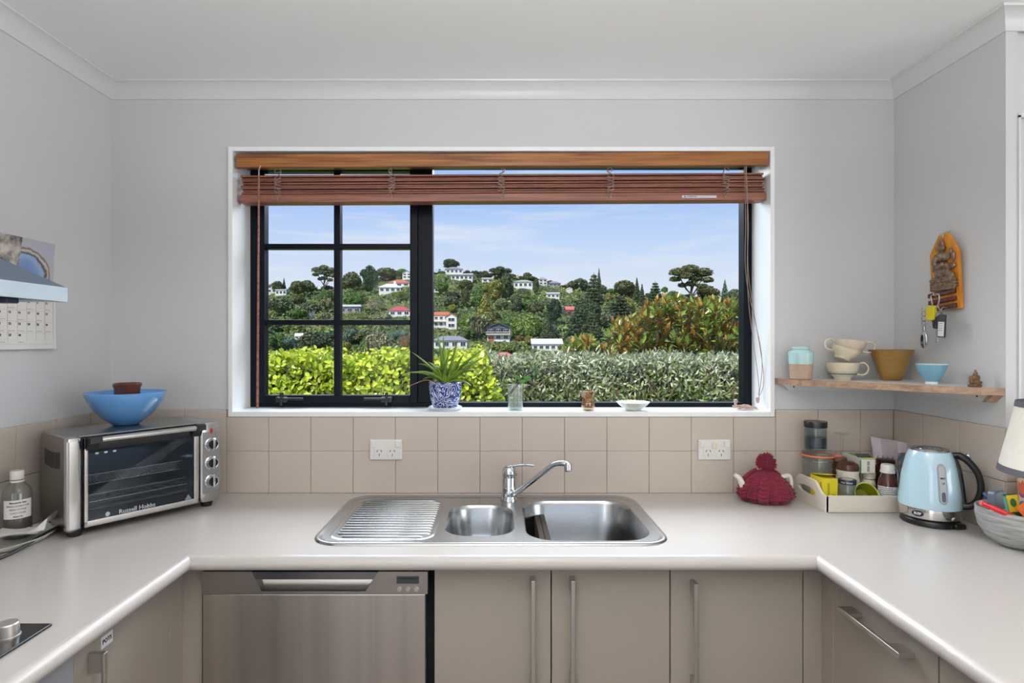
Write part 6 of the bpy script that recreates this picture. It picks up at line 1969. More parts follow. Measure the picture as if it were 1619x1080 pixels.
# round things towards the frame edge: true radius follows from the slanted sight line
for nm in ('teapot', 'clip_jar', 'storage_jar', 'wine_glass', 'canister', 'white_pot', 'white_pot.001', 'preserve_jar', 'medicine_bottle', 'brown_jar', 'brown_jar.001', 'kettle', 'serving_bowl', 'beaker',
           'glass_bottle', 'ceramic_jar', 'deep_bowl', 'tea_bowl', 'tealight_glass'):
    o = bpy.data.objects[nm]
    k = o.location.y / sqrt(o.location.x ** 2 + o.location.y ** 2)
    o.scale = (k, k, 1)
for nm in ('tea_cup', 'tea_cup.001', 'tea_cup.002'):
    bpy.data.objects[nm].scale = (0.95, 0.95, 1)

# ------------------------------------------------------------------ garden and hillside
SKY = [(300, 470), (415, 468), (460, 458), (520, 458), (560, 452), (600, 443), (640, 434), (690, 431), (715, 429), (745, 437), (790, 438), (830, 440), (870, 450), (900, 455), (940, 461), (1000, 468), (1060, 470), (1120, 474), (1175, 477), (1300, 482)]
HY0, HY1, HZB = 96.0, 250.0, -9.0


def sky_py(u):
    p = CX + u * F
    for (a, b), (c, d) in zip(SKY, SKY[1:]):
        if a <= p <= c:
            return b + (d - b) * (p - a) / (c - a)
    return SKY[0][1] if p < SKY[0][0] else SKY[-1][1]


def hz(x, y_):
    """height of the hillside; it rises from the valley to a ridge line"""
    u = x / max(y_, 1.0)
    zt = H + (CY - sky_py(u)) / F * HY1
    t = (y_ - HY0) / (HY1 - HY0)
    if t <= 0:
        return HZB
    if t > 1:
        return zt - (t - 1) * 30
    return HZB + (zt - HZB) * t + 0.8 * sin(x * 0.11) * sin(y_ * 0.09) * t * (1 - t) * 4


def hit(px, py):
    """point of the hillside seen in that direction"""
    u = (px - CX) / F
    s = (CY - py) / F
    for i in range(400):
        y_ = 70 + i * 0.5
        if hz(u * y_, y_) >= H + s * y_:
            return y_
    return HY1


m_hill = M('hillside_undergrowth', (74, 88, 50), 0.95, var=0.45, scale=0.22, detail=8)
m_garden = M('garden_soil', (80, 86, 48), 0.95, var=0.3, scale=2)
b = MB()
nx, ny = 80, 60
vs, fs = [], []
for i in range(nx + 1):
    for j in range(ny + 1):
        y_ = 60 + (290 - 60) * j / ny
        x = (-0.72 + 1.44 * i / nx) * y_
        vs.append((x, y_, hz(x, y_)))
m_ = ny + 1
for i in range(nx):
    for j in range(ny):
        fs.append((i * m_ + j, (i + 1) * m_ + j, (i + 1) * m_ + j + 1, i * m_ + j + 1))
b.add(vs, fs).build('hill', m_hill, kind='structure', smooth=60)
MB().box((-14, 2.31, -0.8), (14, 12, -0.35)).build('garden_ground', m_garden, kind='structure', smooth=0)
MB().box((-60, 12, -9.4), (60, 62, -9.0)).build('valley_ground', m_hill, kind='structure', smooth=0)

# ------------------------------------------------------------------ tree kit: crowns of leaf clusters
m_crown = leafmat('tree_foliage', (130, 130, 130), (255, 255, 255), 0.6, use_obj=True, trans=0.2)
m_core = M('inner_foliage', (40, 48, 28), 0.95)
m_bark = M('grey_bark', (92, 80, 66), 0.9, var=0.3, scale=6, stretch=(1, 1, 0.2))
CARD = [(-0.5, -0.30, 0.0), (0.05, -0.46, 0.06), (0.55, -0.12, -0.03), (0.40, 0.38, 0.05), (-0.20, 0.42, 0.0)]


def crown_mesh(name, clumps, n, size, flat=0.0, droop=0.0, core=True, fine=2.2):
    """leaf cards spread over the skins of ellipsoid clumps (cx, cy, cz, rx, ry, rz)"""
    n, size = int(n * fine), size * 0.70
    A = np.array(clumps, float)
    area = (A[:, 3] * A[:, 4] + A[:, 4] * A[:, 5] + A[:, 3] * A[:, 5])
    idx = rng.choice(len(A), n, p=area / area.sum())
    d = rng.normal(size=(n, 3))
    d /= np.linalg.norm(d, axis=1, keepdims=True)
    d[:, 2] = np.where(d[:, 2] < -0.5, -d[:, 2], d[:, 2])
    rad = rng.uniform(0.80, 1.16, n)[:, None]
    pts = A[idx, :3] + d * A[idx, 3:] * rad
    nrm = d / A[idx, 3:]
    nrm /= np.linalg.norm(nrm, axis=1, keepdims=True)
    up = nrm + rng.normal(size=(n, 3)) * 0.36
    if flat:
        up = up * (1 - flat) + np.array([0, 0, 1.0]) * flat
    dr = rng.normal(size=(n, 3))
    if droop:
        dr = dr * (1 - droop) + np.array([0, 0, -1.0]) * droop + d * droop * 0.4
    me = leaves_mesh(name, pts, dr, up, size, CARD, [(0, 1, 2, 3, 4)], [m_crown, m_core], jitter=0.45)
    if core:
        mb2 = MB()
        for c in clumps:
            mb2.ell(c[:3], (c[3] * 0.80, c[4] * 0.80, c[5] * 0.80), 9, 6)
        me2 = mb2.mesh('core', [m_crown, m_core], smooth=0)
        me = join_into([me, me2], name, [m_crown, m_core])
    return me


def rc(k, spread, rz, r0, r1, zc, dome=True):
    out = []
    for i in range(k):
        a = 2 * pi * i / k + rng.uniform(-0.3, 0.3)
        q = spread * sqrt(rng.uniform(0.15, 1))
        r = rng.uniform(r0, r1)
        z = zc + rng.uniform(-rz, rz) * (1 - 0.5 * q / spread)
        out.append((q * cos(a), q * sin(a), z, r, r, r * rng.uniform(0.75, 1.0)))
    return out


KIT = {}


def trunk_mesh(h0, h1, r, lean=0.0, forks=()):
    b = MB().tube([(0, 0, h0), (lean * 0.4, 0, (h0 + h1) / 2), (lean, 0, h1)], [r, r * 0.8, r * 0.5], 7)
    for (x, y_, z0, z1) in forks:
        b.tube([(lean * 0.5, 0, z0), (x * 0.6, y_ * 0.6, (z0 + z1) * 0.5), (x, y_, z1)], [r * 0.55, r * 0.4, r * 0.25], 6)
    return b.mesh('trunk', m_bark)


# all unit size: width 1, height 1, base at z = 0
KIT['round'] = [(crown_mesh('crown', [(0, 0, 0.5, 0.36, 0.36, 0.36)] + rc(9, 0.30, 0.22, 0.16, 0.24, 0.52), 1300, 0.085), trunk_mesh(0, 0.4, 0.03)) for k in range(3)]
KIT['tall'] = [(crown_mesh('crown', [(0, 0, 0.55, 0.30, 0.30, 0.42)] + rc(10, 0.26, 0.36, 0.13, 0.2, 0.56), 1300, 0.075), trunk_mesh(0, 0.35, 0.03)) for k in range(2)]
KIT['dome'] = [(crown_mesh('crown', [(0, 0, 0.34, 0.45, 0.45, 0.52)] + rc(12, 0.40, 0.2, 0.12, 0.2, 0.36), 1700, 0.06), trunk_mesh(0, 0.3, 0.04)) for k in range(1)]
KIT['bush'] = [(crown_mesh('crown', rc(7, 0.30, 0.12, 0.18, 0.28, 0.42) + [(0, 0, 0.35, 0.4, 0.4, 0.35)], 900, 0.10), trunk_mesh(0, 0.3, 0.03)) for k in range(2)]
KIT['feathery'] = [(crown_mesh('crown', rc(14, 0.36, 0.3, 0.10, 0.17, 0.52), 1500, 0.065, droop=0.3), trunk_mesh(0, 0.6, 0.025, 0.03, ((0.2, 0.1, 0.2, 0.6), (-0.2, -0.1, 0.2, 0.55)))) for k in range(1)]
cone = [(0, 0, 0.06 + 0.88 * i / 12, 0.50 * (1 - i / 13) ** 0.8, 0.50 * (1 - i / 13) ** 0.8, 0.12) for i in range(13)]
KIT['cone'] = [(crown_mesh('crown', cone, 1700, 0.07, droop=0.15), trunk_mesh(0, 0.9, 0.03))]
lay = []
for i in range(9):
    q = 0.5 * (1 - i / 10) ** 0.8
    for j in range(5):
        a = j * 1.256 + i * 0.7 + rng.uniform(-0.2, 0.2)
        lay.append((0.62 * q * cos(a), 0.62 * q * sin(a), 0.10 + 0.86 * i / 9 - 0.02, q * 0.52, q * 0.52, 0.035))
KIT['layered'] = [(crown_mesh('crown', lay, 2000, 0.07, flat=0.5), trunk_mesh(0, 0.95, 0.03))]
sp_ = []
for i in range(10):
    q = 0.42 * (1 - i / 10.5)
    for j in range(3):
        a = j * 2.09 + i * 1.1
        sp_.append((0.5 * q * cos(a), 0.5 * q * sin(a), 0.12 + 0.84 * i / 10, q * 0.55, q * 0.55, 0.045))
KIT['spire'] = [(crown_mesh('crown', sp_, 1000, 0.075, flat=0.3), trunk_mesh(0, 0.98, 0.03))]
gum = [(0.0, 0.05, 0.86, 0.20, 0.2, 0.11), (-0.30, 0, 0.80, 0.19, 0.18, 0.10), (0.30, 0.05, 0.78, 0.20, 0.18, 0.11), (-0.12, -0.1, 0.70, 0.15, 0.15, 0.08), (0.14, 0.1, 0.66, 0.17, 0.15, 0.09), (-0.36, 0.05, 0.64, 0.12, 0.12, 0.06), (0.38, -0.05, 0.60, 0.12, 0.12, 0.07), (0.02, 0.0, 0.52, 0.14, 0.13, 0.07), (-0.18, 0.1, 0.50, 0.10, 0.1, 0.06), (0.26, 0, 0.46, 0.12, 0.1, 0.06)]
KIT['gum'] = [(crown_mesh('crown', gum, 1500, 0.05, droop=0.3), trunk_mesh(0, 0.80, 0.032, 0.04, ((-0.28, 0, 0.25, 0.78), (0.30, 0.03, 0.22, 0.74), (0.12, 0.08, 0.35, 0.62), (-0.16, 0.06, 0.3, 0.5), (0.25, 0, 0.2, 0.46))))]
# palm: arching fronds over a skirt of dead ones
fr_p, fr_d, fr_u = [], [], []
for i in range(64):
    a = rng.uniform(0, 2 * pi)
    e0 = rng.uniform(-0.2, 1.3)
    for k in range(16):
        t = k / 15
        el_ = e0 - 1.5 * t
        r_ = 0.5 * t
        fr_p.append((r_ * cos(a) * cos(e0 * 0.5), r_ * sin(a) * cos(e0 * 0.5), 0.60 + 0.40 * sin(e0) * t - 0.32 * t * t))
        fr_d.append((cos(a + rng.choice([-1, 1]) * 0.9), sin(a + rng.choice([-1, 1]) * 0.9), -0.4))
        fr_u.append((0, 0, 1))
palm = leaves_mesh('crown', np.array(fr_p), np.array(fr_d, float), np.array(fr_u, float), 0.15, [(-0.5, -0.2, 0), (0.5, 0, -0.1), (-0.5, 0.2, 0)], [(0, 1, 2)], [m_crown, m_core])
skp, skd = [], []
for i in range(420):
    a, t = rng.uniform(0, 2 * pi), rng.uniform(0, 1)
    q = 0.08 + 0.30 * sin(t * 2.2)
    skp.append((q * cos(a), q * sin(a), 0.60 - 0.48 * t))
    skd.append((0.4 * cos(a), 0.4 * sin(a), -1))
m_dead = leafmat('dead_fronds', (96, 84, 74), (150, 134, 118), 0.9, trans=0)
skirt = leaves_mesh('dead_fronds', np.array(skp), np.array(skd, float), rng.normal(size=(420, 3)), 0.16, [(-0.5, -0.09, 0), (0.5, 0, -0.04), (-0.5, 0.09, 0)], [(0, 1, 2)], [m_dead])
KIT['palm'] = [(palm, trunk_mesh(0, 0.6, 0.09))]
# bare twiggy tree
tw = MB()
for i in range(130):
    a, e = rng.uniform(0, 2 * pi), rng.uniform(0.15, 1.0)
    L_ = rng.uniform(0.55, 1.0)
    p0 = Vector((0, 0, rng.uniform(0, 0.25)))
    p2 = Vector((0.5 * cos(a) * (1 - e * 0.6), 0.5 * sin(a) * (1 - e * 0.6), 0.3 + 0.7 * e)) * L_
    tw.tube([p0, p0.lerp(p2, 0.5) + Vector((0, 0, 0.08)), p2], [0.012, 0.008, 0.004], 4)
m_twig = M('bare_twigs', (255, 255, 255), 0.9)
m_twig.node_tree.links.new(m_twig.node_tree.nodes.new('ShaderNodeObjectInfo').outputs['Color'], m_twig.node_tree.nodes['Principled BSDF'].inputs['Base Color'])
KIT['bare'] = [(tw.mesh('crown', m_twig, smooth=0), None)]

COLS = {'dark': ((70, 84, 50), 'dark green'), 'deep': ((58, 80, 48), 'deep green'), 'olive': ((86, 92, 52), 'olive'), 'grey': ((92, 104, 72), 'grey-green'), 'mid': ((84, 112, 52), 'mid green'), 'bright': ((110, 146, 58), 'bright green'),
        'pale': ((124, 146, 88), 'pale green'), 'lime': ((140, 152, 56), 'yellow-green'), 'yellow': ((204, 190, 40), 'yellow'), 'tan': ((150, 128, 84), 'tan'), 'brown': ((124, 100, 60), 'brownish'), 'blue': ((92, 116, 96), 'blue-green'),
        'pink': ((170, 150, 140), 'pinkish grey'), 'orange': ((196, 120, 60), 'orange'), 'smoke': ((116, 124, 136), 'smoky grey')}
KINDW = {'round': 'broadleaf_tree', 'tall': 'upright_tree', 'dome': 'dome_tree', 'bush': 'shrub', 'feathery': 'feathery_tree', 'cone': 'cone_conifer', 'layered': 'layered_conifer', 'spire': 'slender_conifer', 'gum': 'gum_tree', 'palm': 'palm_tree', 'bare': 'bare_tree'}
SAY = {'round': 'rounded tree', 'tall': 'upright tree', 'dome': 'domed tree', 'bush': 'shrub', 'feathery': 'feathery tree', 'cone': 'cone-shaped conifer', 'layered': 'tiered conifer', 'spire': 'slender spiky conifer', 'gum': 'gum tree', 'palm': 'palm tree', 'bare': 'leafless twiggy tree'}
HOUSES, placed = [], []


def tree(kind, col, cx, top, bot, wpx, label=None, back=0.0, group=None):
    """a tree whose crown spans those pixels, rooted where the hillside is at that place"""
    y_ = hit(cx, bot) + back
    x = PX(cx, y_)
    s = y_ / F
    v = KIT[kind][int(rng.integers(len(KIT[kind])))]
    o = bpy.data.objects.new(KINDW[kind], v[0])
    COL.objects.link(o)
    h = (bot - top) * s
    w = wpx * s
    z0_ = PZ(bot, y_) - 0.6
    o.location = (x, y_, z0_)
    o.scale = (w, w, h)
    o.rotation_euler = (0, 0, rng.uniform(0, 6.28) if kind != 'gum' else rng.uniform(-0.3, 0.3))
    c = COLS[col][0]
    k = rng.uniform(0.92, 1.1)
    o.color = tuple(min(1, min(q * k * 1.95, 0.42)) for q in rgb(c)[:3]) + (1,)
    ROOT[o.name] = Matrix.Identity(4)
    if v[1] is not None and kind in ('gum', 'palm', 'cone', 'layered', 'spire', 'feathery'):
        part('trunk', v[1], o)
    if kind == 'palm':
        part('dead_fronds', skirt, o)['kind'] = 'stuff'
    tag(o, label or '', 'tree' if kind != 'bush' else 'shrub', group)
    placed.append((o, kind, col, cx, top, bot, wpx, label))
    return o


# ------------------------------------------------------------------ houses
m_hw = [M('house_white', (226, 224, 216), 0.7), M('house_cream', (214, 208, 190), 0.7), M('house_grey', (150, 150, 148), 0.7), M('house_brown', (120, 84, 66), 0.7)]
ROOFC = {'white': (222, 224, 228), 'grey': (132, 134, 138), 'red': (178, 74, 74), 'orange': (182, 104, 70), 'pink': (196, 110, 104), 'dark': (70, 78, 88), 'green': (150, 160, 146)}
m_roof = {k: M('roof_' + k, c, 0.55, var=0.06, scale=1.0) for k, c in ROOFC.items()}
m_win = M('house_window', (44, 52, 62), 0.12)
m_winf = M('house_window_frame', (232, 232, 230), 0.5)


def house(label, cx, top, bot, wpx, roof='grey', form='hip', wall=0, wins=3, rows=1, rot=0.15, roof_frac=0.38, depth=0.7, name='house', extra=None, rail=False, garage=False, chimney=False):
    y_ = hit(cx, bot + 2)
    s = y_ / F
    w, h = wpx * s, (bot - top) * s
    z0_ = PZ(bot, y_)
    t = thing(name, label, 'house', (PX(cx, y_), y_, z0_), rot)
    d = w * depth
    hw_ = h * (1 - roof_frac)
    rh = h * roof_frac
    a, b_ = -w / 2 * 0.94, w / 2 * 0.94
    MB().box((a, 0, -4.0), (b_, d, hw_)).build('walls', m_hw[wall], t, local=True, smooth=0)
    ov_ = 0.035 * w
    b = MB()
    if form == 'hip':
        e0 = [(a - ov_, -ov_, hw_), (b_ + ov_, -ov_, hw_), (b_ + ov_, d + ov_, hw_), (a - ov_, d + ov_, hw_)]
        k = d / 2 * 0.9
        b.add(e0 + [(x, q, z - 0.12) for x, q, z in e0] + [(a + k, d / 2, hw_ + rh), (b_ - k, d / 2, hw_ + rh)],
              [(0, 1, 9, 8), (1, 2, 9), (2, 3, 8, 9), (3, 0, 8), (7, 6, 5, 4), (0, 4, 5, 1), (1, 5, 6, 2), (2, 6, 7, 3), (3, 7, 4, 0)])
    elif form == 'gable':      # ridge runs front to back, gable faces the viewer
        b.prism([(a - ov_, hw_ - 0.1), (0, hw_ + rh), (b_ + ov_, hw_ - 0.1), (b_ + ov_, hw_ + 0.12), (0, hw_ + rh + 0.22), (a - ov_, hw_ + 0.12)], 'y', -ov_ * 1.5, d + ov_)
        g = MB().prism([(a, hw_), (b_, hw_), (0, hw_ + rh)], 'y', 0, d).build('gable', m_hw[wall] if extra != 'glass' else m_roof['dark'], t, local=True, smooth=0)
    elif form == 'ridge':      # ridge runs across
        b.prism([(-ov_, hw_ - 0.05), (d / 2, hw_ + rh), (d + ov_, hw_ - 0.05), (d + ov_, hw_ + 0.12), (d / 2, hw_ + rh + 0.2), (-ov_, hw_ + 0.12)], 'x', a - ov_, b_ + ov_)
    else:                      # flat or mono-pitch
        b.prism([(-ov_ * 1.5, hw_), (d + ov_, hw_ + rh * 0.3), (d + ov_, hw_ + rh), (-ov_ * 1.5, hw_ + rh * 0.7)], 'x', a - ov_, b_ + ov_)
    rf = b.build('roof', m_roof[roof], t, local=True, smooth=0)
    if chimney:
        MB().box((b_ * 0.3, d * 0.4, hw_ + rh * 0.4), (b_ * 0.3 + 0.8, d * 0.4 + 0.8, hw_ + rh + 0.9)).build('chimney', m_hw[0], rf, local=True, smooth=0)
    if wpx >= 11:
        for r_ in range(rows):
            fh = hw_ / rows
            for i in range(wins):
                if garage and r_ == 0 and i == 0:
                    continue
                wx = a + (b_ - a) * (i + 0.5) / wins
                ww, wh = (b_ - a) / wins * 0.28, fh * 0.26
                zc = fh * (r_ + 0.52)
                o = MB().box((wx - ww, -0.10, zc - wh), (wx + ww, 0.02, zc + wh)).build('window', m_winf, t, local=True, smooth=0)
                for sgn in (-1, 1):
                    MB().box((wx + sgn * ww * 0.5 - ww * 0.44, -0.13, zc - wh * 0.86), (wx + sgn * ww * 0.5 + ww * 0.44, -0.09, zc + wh * 0.86)).build('pane', m_win, o, local=True, smooth=0)
    if extra == 'glass':
        MB().box((a + 0.02 * w, -0.05, hw_ * 0.54), (b_ - 0.02 * w, 0.03, hw_ * 0.99)).build('glazed_front', m_win, t, local=True, smooth=0)
    if rail:
        zz_ = hw_ / rows
        r_ = MB().box((a - ov_, -0.13 * w, zz_ - 0.05 * hw_), (b_ + ov_, 0, zz_)).build('deck', m_hw[1], t, local=True, smooth=0)
        rl = MB().box((a - ov_, -0.13 * w, zz_ + 0.15 * hw_), (b_ + ov_, -0.13 * w + 0.05, zz_ + 0.18 * hw_))
        for i in range(15):
            x = a - ov_ + (b_ - a + 2 * ov_) * i / 14
            rl.box((x - 0.015, -0.13 * w, zz_), (x + 0.015, -0.13 * w + 0.04, zz_ + 0.16 * hw_))
        rl.build('railing', m_hw[1], t, local=True, smooth=0)
    if garage:
        wx = a + (b_ - a) * 0.5 / wins
        MB().box((wx - (b_ - a) / wins * 0.38, -0.08, 0.0), (wx + (b_ - a) / wins * 0.38, 0.05, hw_ / rows * 0.72)).build('garage_door', m_roof['orange'], t, local=True, smooth=0)
    HOUSES.append((cx, top, bot, wpx, label, t))
    return t


house('white two-storey house with a grey hip roof on the hilltop below the big dark tree', 718, 421, 432, 28, 'grey', 'hip', 0, 4, 1, 0.1)
house('long low white house with a flat roof just under the hilltop house', 730, 432, 443, 36, 'white', 'flat', 0, 5, 1, -0.05, 0.22)
house('white house with a flat roof beside the dark ridge trees', 771, 438.5, 446, 18, 'white', 'flat', 0, 2, 1, 0.1, 0.3)
house('wide white house with a pale grey hip roof under the ridge', 827, 441.5, 455, 31, 'green', 'hip', 0, 4, 1, -0.12, 0.3)
house('tall white house with a green-grey roof by the dry ridge tree', 858.5, 437.5, 450, 14, 'green', 'hip', 0, 2, 2, 0.2, 0.3)
house('grey house with a broad hip roof lying beneath the dry ridge tree', 877, 444, 452, 20, 'grey', 'hip', 2, 3, 1, 0.1, 0.45)
house('small white house with a flat metal roof above the brick-red house', 874.5, 461.5, 470.5, 21, 'white', 'flat', 0, 3, 1, 0.0, 0.35)
house('brick-red house with a coral roof half hidden by dark conifers', 903, 485, 498, 18, 'pink', 'ridge', 3, 2, 1, 0.15, 0.4)
house('two-storey white house with orange tiled roof and balconies', 697.5, 494, 517, 26, 'orange', 'ridge', 0, 3, 2, 0.0, 0.2, rail=True)
house('white gabled wing of the balcony house, two windows high', 713.5, 496, 519, 18, 'orange', 'gable', 0, 1, 2, 0.0, 0.2)
house('long cream bungalow with a grey hip roof behind the aloe', 712, 531, 550, 56, 'grey', 'hip', 0, 4, 1, 0.03, 0.36, 0.5)
house('modern dark-gabled house with a timber deck and orange garage door', 788, 511, 538.5, 38, 'dark', 'gable', 0, 3, 2, -0.12, 0.26, 0.6, extra='glass', rail=True, garage=True)
house('white bungalow with a long white metal roof above the magnolia', 865, 537, 553.5, 50, 'white', 'ridge', 0, 5, 1, 0.0, 0.42, 0.5)
house('little white house with a rose-red hip roof over the hedge top', 798, 557, 572, 34, 'pink', 'hip', 0, 3, 1, 0.1, 0.45)
house('grey-roofed cottage half hidden by the magnolia edge', 911, 543, 556, 22, 'grey', 'hip', 0, 2, 1, 0.1, 0.5)
house('white villa with a pale hip roof and bay window in the upper right pane', 616.5, 447.5, 462, 36, 'white', 'hip', 0, 4, 1, 0.1, 0.45, chimney=True)
house('white house with a terracotta roof behind the white villa', 631, 441, 453, 34, 'orange', 'hip', 0, 3, 1, 0.05, 0.5)
house('narrow pale house with a grey roof highest in the window panes', 643, 428, 440, 14, 'grey', 'gable', 0, 2, 2, 0.1, 0.3)
house('grey weatherboard house with a flat white roof beside the window muntin', 553, 480.5, 495, 36, 'white', 'flat', 2, 3, 1, 0.0, 0.3, 0.5)
house('white bungalow with a crimson roof next to the window mullion', 631.5, 484, 499, 35, 'red', 'hip', 0, 3, 1, 0.05, 0.45)
house('white flat-roofed house at the edge of the sash', 426, 448, 463, 22, 'white', 'flat', 0, 3, 2, 0.1, 0.12)
house('lower white terrace house beside the flat-roofed house at the sash edge', 444, 457, 466, 18, 'white', 'flat', 0, 3, 1, 0.0, 0.15)
house('small white shed among the dark shrubs in the lower left pane', 472, 528, 535, 13, 'white', 'ridge', 0, 2, 1, 0.1, 0.5)
house('sliver of a white house at the far side of the mullion', 690, 453, 461, 8, 'white', 'hip', 0, 1, 1, 0.1, 0.4)
house('low white house between ridge conifers and the tall gum tree', 1052, 462.5, 469, 14, 'white', 'flat', 0, 2, 1, 0.0, 0.4)
house('small cream house beneath the spindly ridge gum', 901, 455, 462, 9, 'white', 'gable', 0, 1, 1, 0.2, 0.3)

SHORT = ['hilltop house','long hilltop house','flat-roofed ridge house','hip-roofed ridge house','tall ridge house','grey ridge house','small metal-roofed house','brick-red house','orange-roofed balcony house','white gabled wing','cream bungalow','modern dark-gabled house','long white-roofed bungalow','rose-roofed house','grey-roofed cottage','white villa','terracotta-roofed house','narrow pale house','grey weatherboard house','crimson-roofed bungalow','flat-roofed house by the sash edge','white terrace house','small white shed','house sliver by the mullion','low white house','small cream ridge house']
SHORT = {h_[4]: n_ for h_, n_ in zip(HOUSES, SHORT)}

